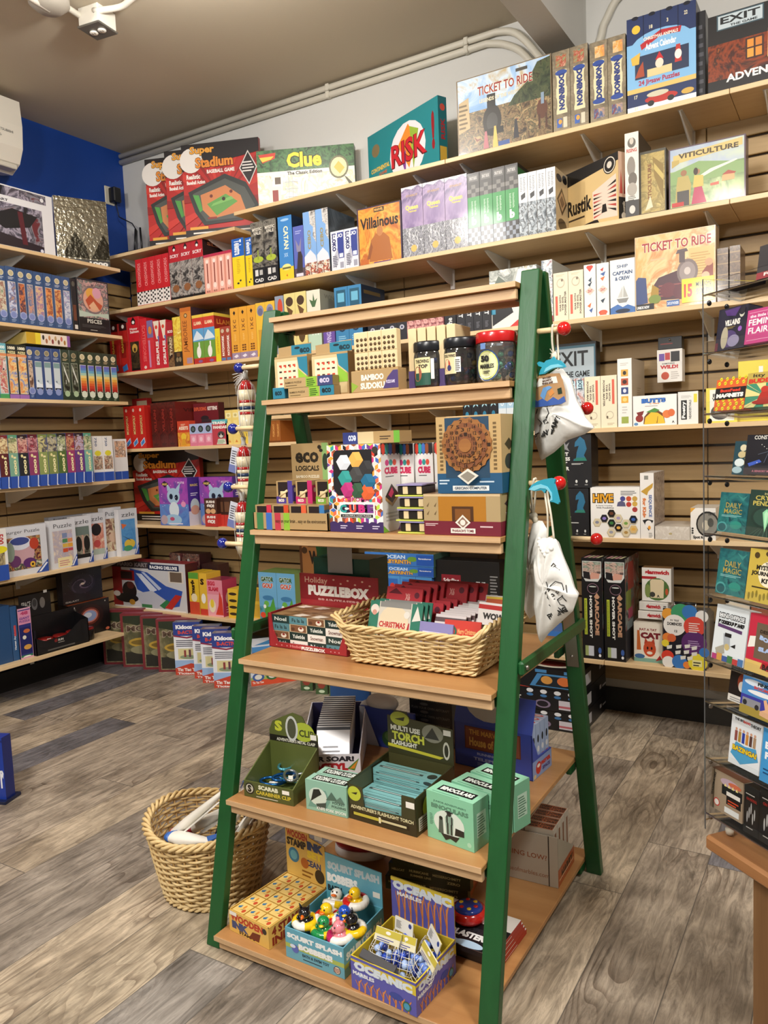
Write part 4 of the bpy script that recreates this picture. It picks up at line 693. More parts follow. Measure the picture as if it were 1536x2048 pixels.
s=[R(0,0,1,1,'efece6'),Tx('BUTTS',.48,.82,.56,.16,'16386a',0,.1),Tx('BUTTS',.48,.82,.55,.15,'2f6fc4',0,.05),Tx('in Things',.5,.72,.22,.06,'d8843a'),('l',.28,.64,.68,.67,1,'6a3a3a'),('p',[(.24,.06),(.26,.3),(.38,.5),(.55,.52),(.7,.38),(.74,.08)],'6a3a16'),('p',[(.3,.45),(.5,.58),(.62,.5),(.5,.42)],'4f8a3a'),('p',[(.26,.05),(.29,.28),(.42,.44),(.57,.42),(.7,.28),(.74,.06)],'e8bc2e'),('p',[(.54,.08),(.56,.2),(.57,.3),(.58,.3),(.565,.08)],'8a5a14'),('e',.78,.36,.1,.13,'e07a3a'),('e',.88,.4,.08,.12,'d86a34'),('e',.15,.25,.09,.12,'8c2620'),('p',[(.08,.45),(.26,.5),(.22,.35),(.12,.35)],'7a1f1c'),('e',.07,.07,.05,.05,'5a8ab8'),Tx('A',.92,.1,.06,.08,'2a2a2a')]
bk(L4,1266,1354,790,'e8e4dc',s,dep=.08,lab='white box with big yellow taco on fourth shelf')
s=[R(0,0,1,1,'e6e4de'),R(.15,.14,.44,.74,'141414'),Tx('Poetry',.3,.44,.52,.22,'f4f2ee',90,.04),Tx('NEANDERTHALS',.6,.45,.58,.12,'2a2a2a',90,.02),R(.78,.66,.95,.92,'e0d23a'),('l',.15,.8,.7,.9,3,'bcb8b0')]
bk(L4,1356,1397,783,'dcdad4',s,[R(0,0,1,1,'6a6258')],dep=.12,lab='small white box with black vertical panel right of taco box')
s=[R(0,0,1,1,'e8d64a'),R(.12,.05,.9,.95,'efece0'),Tx('Bark',.42,.78,.4,.1,'1c1a1a',0,.03),Tx('Which',.42,.67,.45,.1,'1c1a1a',0,.03),('e',.45,.3,.3,.22,'3a3634'),('e',.4,.32,.12,.1,'8a847c')]
bk(L4,1412,1475,775,'e8d64a',s,dep=.06,sb=.02,lab='yellow edged white dog game box seen through acrylic rack, fourth shelf')
bk(L4,1476,1560,720,'e2cf3a',[R(.05,.1,.5,.7,'2c2c2e'),R(.5,.1,.6,.9,'ece8dc'),('l',.65,.1,.95,.9,4,'6a9aa0')],dep=.1,sb=.06,lab='yellow box behind acrylic rack beside dog game box')
# peg hook cards
t=thing('card_pack_rack','white red lettered card packs hanging on slat hook above taco box','card packs',(onY(1340,728,3.44).x,3.44,onY(1340,728,3.44).z))
pw=.10
for i,yy in enumerate((0,.02,.04)):
    MB().gbox(pw,.018,.135,'e4e0d8',z=-.075,y=yy,F=[] if i else [R(.0,.6,1,1,'e4e0d8'),R(.08,.66,.3,.88,'6a4a9c'),R(.32,.68,.52,.9,'b83a3a'),R(.55,.62,.9,.93,'1c1c1e'),Tx('SOMETHING',.45,.57,.5,.04,'2a2a2a'),Tx('WILD!',.48,.47,.72,.12,'c22c34',0,.06),('e',.32,.2,.16,.12,'b8462c'),('l',.55,.1,.9,.35,4,'b8b0a8')]).obj('card_pack',t)
MB().gbox(.095,.05,.05,'121214',z=.062,y=.025,F=[('l',.1,.4,.8,.6,1,'8c2a22')]).obj('black_card_pack',t)
MB().tube([(0,-.01,.1),(0,YW-3.44,.1)],.004,plain('steel','a8a8a8',.3,1.0)).obj('hook',t)

# ---- fifth shelf (L3)
Y=3.42;a,b=onY(262,903,Y),onY(396,903,Y)
tag(MB().gbox(b.x-a.x,.03,a.z-L3,'171012',F=BB,R=[R(0,0,1,1,'7a1512')]).obj('board_game_box', None,((a.x+b.x)/2,Y+.02,L3)),'red baseball game box on low corner shelf behind purple kitten boxes','game box')
kit=[R(0,0,1,1,art(['4a2f8c','7a3aa0','a84ab0','3a4a9c'],4,73)),R(0,0,1,.45,art(['3f62b0','5a86c8','6a4aa8'],5,74)),('e',.5,.62,.22,.17,'a8c4dc'),('p',[(.3,.72),(.28,.92),(.42,.78)],'a8c4dc'),('p',[(.6,.78),(.76,.9),(.7,.7)],'a8c4dc'),('e',.42,.61,.06,.06,'16203a'),('e',.6,.59,.06,.06,'16203a'),('e',.5,.33,.17,.17,'d4e0e8'),('e',.45,.12,.3,.12,'9cc0dc'),('e',.42,.14,.08,.04,'b84a6a'),('p',[(.1,.88),(.22,.94),(.36,.88),(.22,.8)],'2a1a3a'),Tx('MAGIC',.23,.87,.18,.05,'e6c86a',0,.04),Tx('MY LITTLE',.78,.9,.22,.04,'f0e0f4'),('c',.14,.12,.1,'b8a0a8'),('l',.3,.03,.95,.08,1,'e8e0f0'),('e',.83,.45,.08,.06,'e090b8')]+[('c',random.random()*.9+.05,random.random()*.6+.35,.008,'f0e8f8') for _ in range(14)]
ks=[R(0,.3,1,1,'4a2f8c'),R(0,0,1,.3,'d8d0dc'),('e',.5,.4,.36,.16,'c8d4d8'),('e',.5,.32,.34,.1,'d8a08c'),Tx('MAGIC',.5,.84,.6,.05,'e6c86a'),('l',.2,.62,.8,.7,2,'e0d8e8')]
bk(L3,322,380,956,'4a2f8c',kit,ks,dep=.1,sb=.0,lab='left purple box with pale blue kitten on low corner shelf',name='toy_box',cat='toy box')
bk(L3,403,470,954,'4a2f8c',kit,ks,dep=.1,sb=.06,lab='right purple kitten box behind small brown bun boxes',name='toy_box',cat='toy box')
s=[R(0,.45,1,1,'4a2a1e'),R(0,0,1,.45,'b8302a'),Tx('SUSHI',.5,.88,.7,.09,'f0e8e0',0,.06),Tx('GO!',.5,.74,.6,.12,'f0e8e0',0,.08),('e',.3,.55,.2,.09,'d8a878'),('e',.7,.55,.2,.09,'d8a878'),Tx('SUSHI',.5,.34,.7,.09,'f0e8e0',0,.06),Tx('GO!',.5,.18,.6,.14,'f0e8e0',0,.08)]
bk(L3,411,436,997,'4a2a1e',s,[R(0,.45,1,1,'3a2018'),R(0,0,1,.45,'c23a30')],dep=.035,sb=-.002,lab='front brown and red bun card box before right kitten box',name='card_game_box',cat='card box')
bk(L3,437,476,995,'4a2a1e',[R(0,.4,1,1,'3a2018'),R(.1,.5,.9,.85,'6a4630'),R(0,0,1,.4,'c23a30')],n=3,dep=.05,sb=.03,lab='% of three brown bun card boxes in red tray on low corner shelf',grp='bun card boxes',name='card_game_box',cat='card box')
# right part of the fifth shelf
def chess(extra):
    return [R(0,0,1,1,'17181c'),('p',[(.5,.5),(.88,.5),(.85,.54),(.8,.6),(.88,.72),(.82,.88),(.7,.95),(.56,.85),(.54,.76),(.66,.78),(.6,.66),(.58,.54),(.52,.54)],'2a6a8c'),('p',[(.52,.5),(.88,.5),(.84,.56),(.58,.56)],'2a7a6a')]+[('e',.3+.28*i,.12,.03,.03,'d8d8d4') for i in range(3)]+[('l',.25+.28*i,.05,.36+.28*i,.08,1,'a8a8a4') for i in range(3)]+extra
bk(L3,1122,1179,977,'17181c',chess([Tx('CHESS',.2,.38,.34,.09,'e8e6e0',0,.04),('l',.2,.28,.8,.32,1,'c8c8c4')]),[R(0,0,1,1,'101114')],dep=.1,lab='lower of two black chess boxes stacked beside hexagon game')
zz=solZ(977,solX(1150,D,L3),D)
bk(zz+.002,1112,1184,868,'17181c',chess([Tx('BEST',.22,.63,.3,.07,'e8e6e0',0,.05),Tx('CHESS',.22,.54,.38,.07,'e8e6e0',0,.05),Tx('SET',.2,.45,.26,.07,'e8e6e0',0,.05),Tx('EVER',.22,.36,.34,.07,'e8e6e0',0,.05),('l',.45,.43,.8,.47,2,'c8c8c4'),('p',[(.2,.78),(.24,.9),(.3,.8),(.4,.85),(.34,.76),(.4,.68),(.28,.72),(.2,.66)],'8a8a8c')]),[R(0,0,1,1,'101114')],dep=.1,lab='upper of two black chess boxes stacked beside hexagon game')
def hexa(u,v,r,asp): return [(u+r*math.cos(math.radians(60*i))/asp,v+r*math.sin(math.radians(60*i))) for i in range(6)]
hv=[R(0,0,1,1,'efece6'),Tx('HIVE',.26,.78,.44,.2,'1c1410',0,.12),Tx('HIVE',.26,.78,.42,.17,'e3a22a',0,.04),Tx('A Game Crawling',.28,.63,.34,.03,'2a2a2a',0,.02),Tx('With Possibilities',.3,.59,.36,.03,'2a2a2a',0,.02),('l',.62,.84,.95,.94,3,'6a6a6a')]
for u,v,c,q in ((.13,.29,'d9cba8','8a8a9a'),(.28,.37,'1d1a24','8a78c0'),(.43,.47,'1d1512','6a3a24'),(.43,.28,'14201a','3a7a3c'),(.57,.38,'d9cba8','a898c0'),(.57,.19,'1d1512','d8a84a'),(.72,.28,'d9cba8','7aa04a'),(.72,.1,'d9cba8','b08a4a'),(.87,.36,'10182a','3a62b0'),(.87,.17,'d9b878','e0a84a'),(.42,.1,'d9cba8','9a9aa8')):
    hv+=[('p',hexa(u,v,.095,1.04),'bdb094'),('p',hexa(u,v+.01,.085,1.04),c),('e',u,v+.01,.04,.03,q)]
for u,v,c in ((.66,.77,'4a4a8c'),(.78,.77,'c8502e'),(.9,.77,'c8a04a'),(.78,.66,'b83c34'),(.9,.67,'d0a84a'),(.9,.56,'a83a3a')):hv.append(('c',u,v,.05,c))
hv.append(('p',[(.54,.62),(.72,.62),(.7,.7),(.63,.73),(.56,.7)],'5a5a7a'))
bk(L3,1182,1281,974,'e8e4de',hv,[R(0,0,1,1,'d8d4cc')],dep=.07,lab='white game box with black and cream hexagons on fifth shelf')
s=[R(0,0,1,1,'ece8e2'),Tx('SEQUENCE',.72,.5,.34,.26,'3f5f9c',-90,.04),Tx('for Kids',.3,.47,.3,.26,'d87a3a',-90,.06),('p',[(.05,.72),(.95,.85),(.9,.78),(.6,.72),(.5,.66)],'c49a3a'),('p',[(.15,.28),(.6,.12),(.95,.28),(.5,.3)],'1a1a1e'),('e',.6,.22,.25,.06,'f0ece6'),('e',.65,.17,.1,.03,'e8a03a'),R(.3,.9,.6,.96,'8a8a84'),('l',.6,.02,.9,.1,4,'7a7a74')]
bk(L3,1281,1309,946,'e4e0da',s,[R(0,0,1,1,art(['a89a90','8a7c74','c4b8ae','6a5e5a'],30,77))],dep=.2,lab='tall white children card game spine right of hexagon game')
bk(L3,1310,1380,1053,'d8d0c4',[R(0,0,1,1,art(['e0d8cc','d0c6b8','e8e2d8'],40,78)),('e',.45,.45,.05,.08,'b8a878')],T=[R(0,0,1,1,'d0c8bc')],dep=.2,sb=.0,lab='low flat off-white box lying right of white card game spine')
s=[R(0,0,1,1,'ece8e0'),('e',.68,.5,.46,.4,'1c1a18'),('e',.68,.5,.4,.34,'8a867c'),('e',.6,.46,.14,.16,'d0c6b0'),('e',.8,.55,.12,.14,'4a4a44'),Tx('Spot it',.3,.08,.4,.12,'1c1c1c',0,.05),Tx('STAR WARS',.85,.82,.28,.1,'1a1a1a',0,.04),('p',[(0,1),(.2,1),(0,.85)],'d8a03a')]+[('c',.08,.22+.07*i,.03,'2a2a2a') for i in range(3)]
bk(L3,1381,1432,1016,'e8e4da',s,T=[R(0,0,1,1,'d8d2c6')],dep=.16,lab='white card game box with round dark window behind acrylic rack',name='card_game_box',cat='card box')

# ---- lowest shelf (L2), left
mk=[R(0,0,1,1,'c8c8cc'),R(0,0,.14,1,'8c1c20'),R(0,.86,.55,1,'3a3234'),Tx('MARIO KART',.3,.93,.42,.09,'8a8486',0,.05),R(.52,.84,.92,.96,'16244a'),Tx('RACING DELUXE',.72,.9,.36,.07,'eef0f4',0,.05),('p',[(.26,.84),(.5,.78),(.74,.52),(.95,.44),(.9,.12),(.7,.04),(.5,.3),(.35,.4)],'2f52a8'),('p',[(.34,.75),(.42,.74),(.62,.42),(.54,.36)],'d0d8e8'),('p',[(.42,.78),(.46,.78),(.68,.46),(.64,.42)],'b8c4dc'),('p',[(.3,.3),(.55,.4),(.75,.2),(.6,.02),(.4,.08)],'b8bcc8'),('p',[(.7,.06),(.86,.36),(.94,.34),(.8,.04)],'b83028'),('p',[(.64,.1),(.74,.24),(.78,.2),(.7,.04)],'2f7a4a'),R(.4,.02,.54,.1,'3a7a4a'),
      R(.1,.58,.32,.8,'8c1c20'),R(.13,.61,.29,.77,'2a1a1c'),('e',.24,.36,.1,.2,'241c1e'),('e',.2,.2,.16,.1,'1c1a1c'),('e',.27,.12,.04,.06,'b8862e'),('e',.26,.48,.05,.08,'5a2a24'),R(.78,.6,.97,.84,'d8d0c4'),R(.8,.62,.95,.82,'6a5a4c'),('e',.06,.28,.05,.06,'d8cfc8'),R(.02,.0,.98,.03,'e4e0dc')]
bk(L2,228,376,1124,'a83034',mk,[R(0,0,1,1,'4a1c20')],T=[R(0,0,1,1,'8c2a30')],dep=.1,sb=.0,lab='wide red and silver toy race track box on lowest corner shelf',name='toy_box',cat='toy box')
bk(L2,345,405,1107,'3a1a1e',[R(0,0,1,1,art(['2a1216','5a2a2c','8c6a5a','1c1012','b8a098'],26,81)),R(.3,.2,.36,.95,'b8b8b4'),R(.6,.3,.66,.9,'b8b8b4')],dep=.1,sb=.16,lab='dark patterned box behind the toy race track box')
s=[R(0,0,1,1,'e0b82e'),R(0,.85,1,1,'5a9a3a'),R(0,0,1,.3,'c8482e'),Tx('Smurfs',.4,.62,.4,.4,'2a1a14',90,.06),('e',.5,.4,.3,.1,'e8d8b0')]
bk(L2,381,401,1145,'d8b02a',s,dep=.12,sb=.0,lab='yellow, green and red toy box right of race track box',name='toy_box',cat='toy box')
bk(L2,402,417,1147,'e0b43a',[Tx('S',.4,.8,.5,.15,'2a1410',0,.06),('e',.5,.4,.3,.12,'f0ece4'),R(0,0,1,.15,'c83a2e')],dep=.12,sb=.0,lab='yellow box with red foot left of pink egg game')
bk(L2,408,440,1129,'4a2a26',[R(0,0,1,1,'3a2422'),Tx('Spoons',.5,.8,.8,.12,'c8a89c',0,.04)],dep=.1,sb=.15,lab='dark brown box standing behind pink egg game')
s=[R(0,0,1,1,'e8a4b0'),R(0,.6,1,1,'e08a9a'),Tx('EGG',.3,.9,.46,.12,'c42a44',0,.06),Tx('SLAM!',.42,.75,.66,.12,'c42a44',0,.06),('e',.3,.28,.22,.18,'f0e0c0'),('e',.3,.35,.12,.12,'e8c83a'),('p',[(.5,.05),(1,.05),(.95,.5),(.8,.7),(.7,.3)],'d0402e')]
bk(L2,417,448,1160,'d88a9a',s,[R(0,0,1,1,'b83a5a'),('e',.5,.5,.3,.2,'e8c8b8'),('l',.2,.1,.8,.3,3,'e8b0c0')],T=[R(0,0,1,1,'8c2a4a')],dep=.12,sb=.0,lab='pink egg game box on lowest corner shelf')
s=[R(0,0,1,1,'e0b936')]+[('e',.5,v,.4,.05,'3a2a1c') for v in (.15,.38,.6,.83)]
bk(L2,458,478,1178,'e0b936',s,dep=.12,sb=.0,lab='yellow box with dark cars left of ladder leg on lowest shelf',name='toy_box',cat='toy box')
bk(L2,500,523,1174,'d8b23a',[R(.1,.55,.9,.95,'b89030'),R(.1,.05,.9,.45,'c49c34')],T=[R(0,0,1,1,'3a3228')],dep=.14,sb=.05,lab='yellow box right of ladder leg beside green crocodile boxes',name='toy_box',cat='toy box')
gg=[R(0,0,1,1,'6aa8d0'),R(0,0,1,.3,art(['3a7a4a','4a90b8','8cb84a'],26,83)),('p',[(.3,.05),(.95,.1),(.8,.5),(.6,.3),(.3,.3)],'4f9a3a'),('e',.4,.36,.14,.06,'6ab04a'),('e',.3,.3,.08,.04,'f0f0e8'),('e',.18,.12,.15,.06,'d84a2e'),Tx('GATOR',.5,.86,.72,.11,'e8ecd8',0,.1),Tx('GATOR',.5,.86,.7,.1,'2f5a2a',0,.05),Tx('GOLF',.5,.73,.6,.11,'f0e8dc',0,.1),Tx('GOLF',.5,.73,.58,.1,'c8402e',0,.04),('e',.5,.48,.3,.05,'3f7aa8')]
bk(L2,521,594,1146,'6aa8d0',gg,[R(0,0,1,1,'7a9a5a')],T=[R(0,0,1,1,'6a8a4a')],n=2,dep=.15,sb=.02,lab='% of two blue boxes with green crocodile on lowest shelf',grp='crocodile boxes',name='toy_box',cat='toy box')
bk(L2,606,693,1078,'6a3f1e',[R(0,0,1,1,'8a5a30'),R(0,.5,.06,1,'4a2a14'),Tx('WORLD',.6,.78,.76,.16,'1a1410',0,.05),('l',.2,.9,.8,.95,1,'5a3a1e'),('c',.12,.86,.04,'3a2412'),R(.7,.94,.86,1,'8c1c24')],dep=.06,sb=.08,lab='brown box with black stencil title behind puzzle display')
ocs=[R(0,0,1,1,'3a78c4'),Tx('OCEAN',.45,.7,.3,.3,'c8dcf0',0,.04),Tx('LABYRINTH',.47,.32,.42,.36,'6a2a12',0,.09),Tx('LABYRINTH',.47,.32,.41,.33,'e8b04a',0,.03),('e',.18,.5,.09,.3,'e0782e'),('e',.7,.55,.07,.2,'6a9a3a'),R(.76,.1,1,.9,'2458b4'),Tx('Ravensburger',.88,.6,.18,.16,'f0f4f8',0,.03)]
zz=L2
for k,(ya,xa,xb,lab) in enumerate(((1152,744,868, None),(1132,741,868,'lower of two long blue sea maze boxes stacked on lowest shelf'),(1106,730,868,'upper of two long blue sea maze boxes stacked on lowest shelf'))):
    Yq=D+.03;z1=solZ(ya,solX(800,Yq,zz),Yq)
    if k==0:
        bk(L2,xa,xb,ya,'3a78c4',[R(0,.55,1,1,'4a90d0'),R(.15,.6,.85,.95,'2f68b8'),('e',.5,.78,.2,.1,'c83a34')],T=[R(0,0,1,1,'b8863a')],n=4,dep=.18,sb=.03,lab='% of four small blue boxes under the sea maze boxes',grp='small blue boxes')
    else:
        bk(zz,xa,xb,ya,'2f62ac',ocs,[R(0,0,1,1,'4a6a5a')],T=[R(0,0,1,1,art(['8a7a4a','3a4a4a','b8a05a','2a3a4c'],24,85))],dep=.24,sb=.03,lab=lab)
    zz=z1+.002
bk(L2,872,1003,1122,'121214',[R(.12,.66,.42,.82,'8c1c2c'),Tx('Schylling',.27,.74,.24,.07,'f0e8e8'),Tx('THE',.72,.7,.14,.1,'c8c8c8',0,.02),Tx('SPRING',.66,.53,.36,.11,'c8c8c8',0,.02),Tx('THING',.66,.37,.3,.1,'c8c8c8',0,.02),('l',.86,.4,.98,.85,12,'8a8a8a')],dep=.1,sb=.05,lab='black spring toy box behind wicker tray, lowest shelf',name='toy_box',cat='toy box')
t=bk(L2,905,1000,1100,'4a3826',dep=.02,sb=.18,lab='thin brown box standing behind black spring toy box',cat='toy box',name='toy_box')[0]
bk(L2,1078,1130,1262,'3a70b8',[R(0,0,1,1,'3a78c8'),('l',.1,.1,.9,.8,5,'c8d8ec')],dep=.16,sb=.04,lab='blue boxes seen between the ladder legs under white bags')
# ---- lowest shelf, right
arc=[R(0,0,1,1,'0f0f12'),('p',[(.05,.82),(.2,.77),(.8,.77),(.97,.82),(.97,.97),(.05,.97)],'d8dcd8'),R(.08,.85,.94,.965,art(['b8c0b0','7a8a7a','d8b8a8','3a3234','9ab8c4'],20,87)),('p',[(.3,.79),(.85,.8),(.9,.85),(.5,.86)],'d8a08c'),('p',[(.1,.8),(.45,.79),(.4,.86),(.1,.87)],'1c1a1e'),('e',.55,.70,.28,.052,'8a6a78'),('e',.55,.70,.25,.046,'101014'),('e',.55,.72,.18,.006,'d0d8d0'),
       R(.12,.24,.26,.6,'b8c43a'),('l',.15,.25,.22,.59,22,'4a5a1a'),Tx('HOVER SHOT',.44,.42,.42,.13,'f0efe8',-90,.05),Tx('ARCADE',.74,.42,.36,.2,'c89a7a',-90,.06),('p',[(.6,.62),(.74,.66),(.88,.62),(.8,.6),(.68,.6)],'c89a7a'),R(.14,.03,.3,.13,'9aa86a'),R(.3,.03,.56,.13,'c8ccd4'),('e',.85,.09,.08,.03,'3f62a8'),('e',.85,.04,.06,.015,'f0f0f0')]
arR=[R(0,0,1,1,art(['3a4444','6a7a74','8c3a34','a8b0a8','22282c'],9,88)),R(.2,.68,.6,.95,'a84a40'),R(.05,.5,.4,.68,'8a9a4a'),R(.2,.4,.5,.5,'c85a78'),R(0,0,.9,.3,'3a3a40'),R(.1,.3,.9,.38,'9aa8a8')]
arT=[R(0,0,1,1,'121214')]+[('p',[(.1+.2*i,.02),(.22+.2*i,.02),(.3+.2*i,.3),(.18+.2*i,.3)],'d8d4a8' if i%2 else 'd8a0a8') for i in range(4)]
bk(L2,1164,1254,1117,'0f0f12',arc,arR,arT,n=2,dep=.24,sb=-.02,gap=.008,lab='% of two tall black arcade game boxes on lowest shelf right',grp='tall black arcade boxes')
s=[R(0,0,1,1,'e4e0d8'),Tx('slamwich',.52,.87,.82,.13,'b8222c',0,.06),R(0,.66,.5,.74,'a8222a'),('e',.52,.36,.42,.34,'4a6a34'),('e',.2,.3,.1,.2,'7a8a4a'),('p',[(.3,.1),(.74,.1),(.76,.6),(.68,.66),(.34,.66),(.28,.6)],'d9c8a4'),('e',.85,.3,.05,.1,'b8522e'),('c',.36,.2,.08,'3a3a34'),Tx('A',.56,.16,.1,.08,'2a2a2a')]
bk(L2,1268,1326,1246,'e8e0d0',[R(0,0,1,1,'ece4d4'),R(0,0,1,.1,'7aa89a'),Tx('RAT A TAT',.5,.83,.6,.06,'8c2a2c',0,.04),Tx('CAT',.58,.68,.7,.16,'7a1f2a',0,.08),('e',.55,.34,.22,.2,'c8502e'),('p',[(.36,.46),(.4,.62),(.5,.52)],'b8422a'),('p',[(.6,.52),(.7,.62),(.74,.46)],'b8422a'),('e',.48,.36,.03,.04,'1c1410'),('e',.62,.36,.03,.04,'1c1410'),('e',.55,.24,.1,.04,'f0e4d4'),('p',[(.1,.3),(.25,.3),(.2,.8),(.12,.8)],'c8682e'),('e',.2,.14,.18,.06,'3f6a9c'),('p',[(.75,.04),(.98,.1),(.9,.2)],'a8282c')],T=[R(0,0,1,1,'ece4d4'),('l',.2,.2,.8,.6,3,'b8a898')],dep=.12,sb=.02,lab='cream red cat card game box beside the dominoes tin',name='card_game_box',cat='card box')
z1=solZ(1240,solX(1300,D+.03,L2),D+.03)
bk(z1+.004,1276,1330,1223,'e4e0d8',[Tx('slamwich',.6,.5,.5,.5,'b8222c',0,.06)],dep=.12,sb=.03,lab='lower of two white sandwich card boxes lying on cat game box',name='card_game_box',cat='card box')
z2=solZ(1223,solX(1300,D+.03,L2),D+.03)
bk(z2+.004,1278,1336,1205,'dcd8d0',[Tx('slamwich',.5,.5,.5,.5,'b8222c',0,.06),('l',.85,.2,.95,.8,2,'3a3a3a')],dep=.12,sb=.035,lab='upper of two white sandwich card boxes lying on cat game box',name='card_game_box',cat='card box')
z3=solZ(1205,solX(1300,D+.035,L2),D+.035)
bk(z3+.004,1284,1343,1136,'d8d4cc',s,[R(0,0,1,1,'b8b4ac')],T=[R(0,0,1,1,'8a6a44')],dep=.05,sb=.05,lab='white sandwich card box standing on top of stack, lowest shelf',name='card_game_box',cat='card box')
bk(L2,1452,1500,1192,'d8ccb4',[R(0,0,1,1,'dccfb8'),Tx('A',.3,.8,.2,.1,'5a4a3a',0,.04),('e',.5,.4,.36,.2,'c8843a')],dep=.12,sb=.12,lab='cream box with orange oval behind acrylic rack, lowest shelf',name='card_game_box',cat='card box')
bk(L2,1502,1590,1205,'8a4a2a',[R(0,0,1,1,'8a4a2a'),('l',.1,.2,.8,.8,5,'d8b89a')],dep=.12,sb=.1,lab='brown striped box behind acrylic rack, lowest shelf at right edge')
# dominoes tin with printed sleeve
TIN=plain('tin','a8a8a4',0.28,0.9)
X0,X1=solX(1323,D-.05,L2),solX(1412,D-.05,L2);h=solZ(1222,(X0+X1)/2,D-.05)-L2
t=thing('dominoes_tin','silver dominoes tin in colourful dotted sleeve on lowest shelf','tin',((X0+X1)/2,D+.02,L2))
w_=X1-X0+.012
MB().box(-w_/2,w_/2,-.035,.11,.004,h*.93,TIN,.014).obj('case',t)
dm=[R(0,0,1,1,'191624')]+[('c',u,v,r,c) for u,v,r,c in ((.12,.9,.1,'e8a03a'),(.42,.93,.16,'3f9a6a'),(.62,.96,.12,'3a7ac0'),(.9,.9,.1,'efece6'),(.27,.72,.18,'efece6'),(.73,.72,.17,'d84a3c'),(.72,.44,.2,'5a2a6a'),(.1,.5,.08,'e8863a'),(.2,.5,.07,'d8663a'),(.05,.4,.06,'e8d23a'),(.1,.18,.1,'d8402e'),(.12,.08,.1,'efece6'),(.38,.1,.12,'3a78c0'),(.55,.06,.06,'e8863a'),(.8,.12,.15,'e8d83a'),(.95,.3,.08,'3a78c0'))]+[Tx('DOMINOES',.27,.74,.34,.055,'1a1a1a',0,.04),Tx('91 TILE',.27,.8,.2,.03,'3a3a3a'),Tx('12',.3,.62,.07,.04,'2a2a2a'),('l',.6,.62,.86,.8,5,'f0dcd4'),('l',.58,.36,.88,.5,4,'a88ab8')]+[('p',[(u,v),(u+.13,v+.02),(u+.12,v-.04),(u+.01,v-.06)],'e4e2da') for u,v in ((.08,.36),(.3,.38),(.5,.4),(.66,.38),(.28,.28),(.48,.3),(.66,.28),(.4,.2),(.56,.2))]+[R(.68,.05,.9,.16,'efe8a0'),('l',.7,.06,.88,.15,2,'3a3a2a')]
MB().box(-w_*.46,w_*.45,-.0375,-.0355,.002,h,'efece6').draw((-w_*.46,-.0375,.002),(w_*.91,0,0),(0,0,h-.002),(0,-1,0),dm).obj('printed_sleeve',t)
mb=MB()
for q in (-.05,.03):mb.tube([(q,.03,h*.92),(q,.03,h*1.05)],.004,TIN)
mb.tube([(-.05,.03,h*1.04),(.03,.03,h*1.04)],.006,BLK).obj('handle',t)
# ================================================================ left wall
def lw(z,x0,x1,py,base,F=(),L=(),T=(),n=1,sb=0.012,dep=0.20,name='puzzle_box',lab='',cat='puzzle',grp=None,gap=0.0015,rz=0.0):
    X=XL-sb;Y0,Y1=solY(x0,X,z),solY(x1,X,z);h=solZ(py,X,(Y0+Y1)/2)-z;wd=(Y1-Y0)/n;out=[]
    o=MB().gbox(wd-gap,dep,h,base,F=F,L=L,T=T).obj(name)
    for i in range(n):
        c=o if i==0 else o.copy()
        if i:COL.objects.link(c)
        c.location=(X-dep/2,Y0+wd*(i+.5),z);c.rotation_euler=(0,0,math.pi/2+rz)
        tag(c,lab.replace('%',ORD[i]),cat,grp);out.append(c)
    return out
PIC=art(['1c1a20','5a5666','b0a8b8','3a3440','8c8a94','6a2a30'],9,101)
f=[R(0,0,1,1,'e6e6e8'),R(.02,.83,.92,.98,PIC),R(0,.03,.86,.72,PIC),('p',[(.2,.45),(.5,.65),(.8,.6),(.7,.4),(.4,.3)],'1a181c'),('p',[(0,.3),(.86,.12),(.86,.03),(0,.03)],'2a2028'),('p',[(.6,.1),(.66,.1),(.62,.62),(.56,.62)],'5a1f28'),('p',[(0,.55),(.3,.6),(.25,.5),(0,.42)],'cfcad4'),Tx('ART',.4,.76,.12,.04,'2a2a30',0,.03),('c',.87,.9,.045,'3a3a4a'),('c',.87,.9,.035,'e6e6e8'),('c',.83,.05,.04,'3a4a7a'),('c',.83,.05,.03,'dfe0ea')]
lw(K1,-60,112,372,'e0e0e2',f,dep=.06,sb=.03,lab='white framed picture puzzle with stormy dark tree on highest left shelf')
MAT['foil']=plain('foil','8c8676',0.16,0.85,bump=0.35,bscale=45)
MAT['foil2']=plain('foil_dark','3a362c',0.22,0.8,bump=0.35,bscale=45)
f=[R(0,0,1,1,'@foil'),('p',[(.1,.12),(.35,.5),(.55,.3),(.6,.12)],'@foil2'),('p',[(.65,.12),(.9,.5),(1,.35),(1,.12)],'@foil2'),R(0,0,1,.1,'2a2824'),Tx('1000',.78,.05,.36,.06,'e8e6e0',0,.06),('l',.2,.03,.55,.08,1,'b0aca0')]
X=XL-.03;a=Vector((X,solY(115,X,K1),0));a=Vector((X-.12,solY(116,X-.12,K1),0));q_=solY(221,X,K1);wf=math.hypot(q_-a.y,.12);rzf=math.atan2(q_-a.y,.12);h=solZ(390,a.x,a.y)-K1
cc=Vector(((a.x+X)/2,(a.y+q_)/2,K1))+Vector((-math.sin(rzf),math.cos(rzf),0))*.025
tag(MB().gbox(wf,.05,h,'4a4640',F=f,L=[R(0,0,1,1,'d8d6d0')]).obj('puzzle_box', None,cc,(0,0,rzf)),'shiny silver foil puzzle box at end of highest left shelf','puzzle')
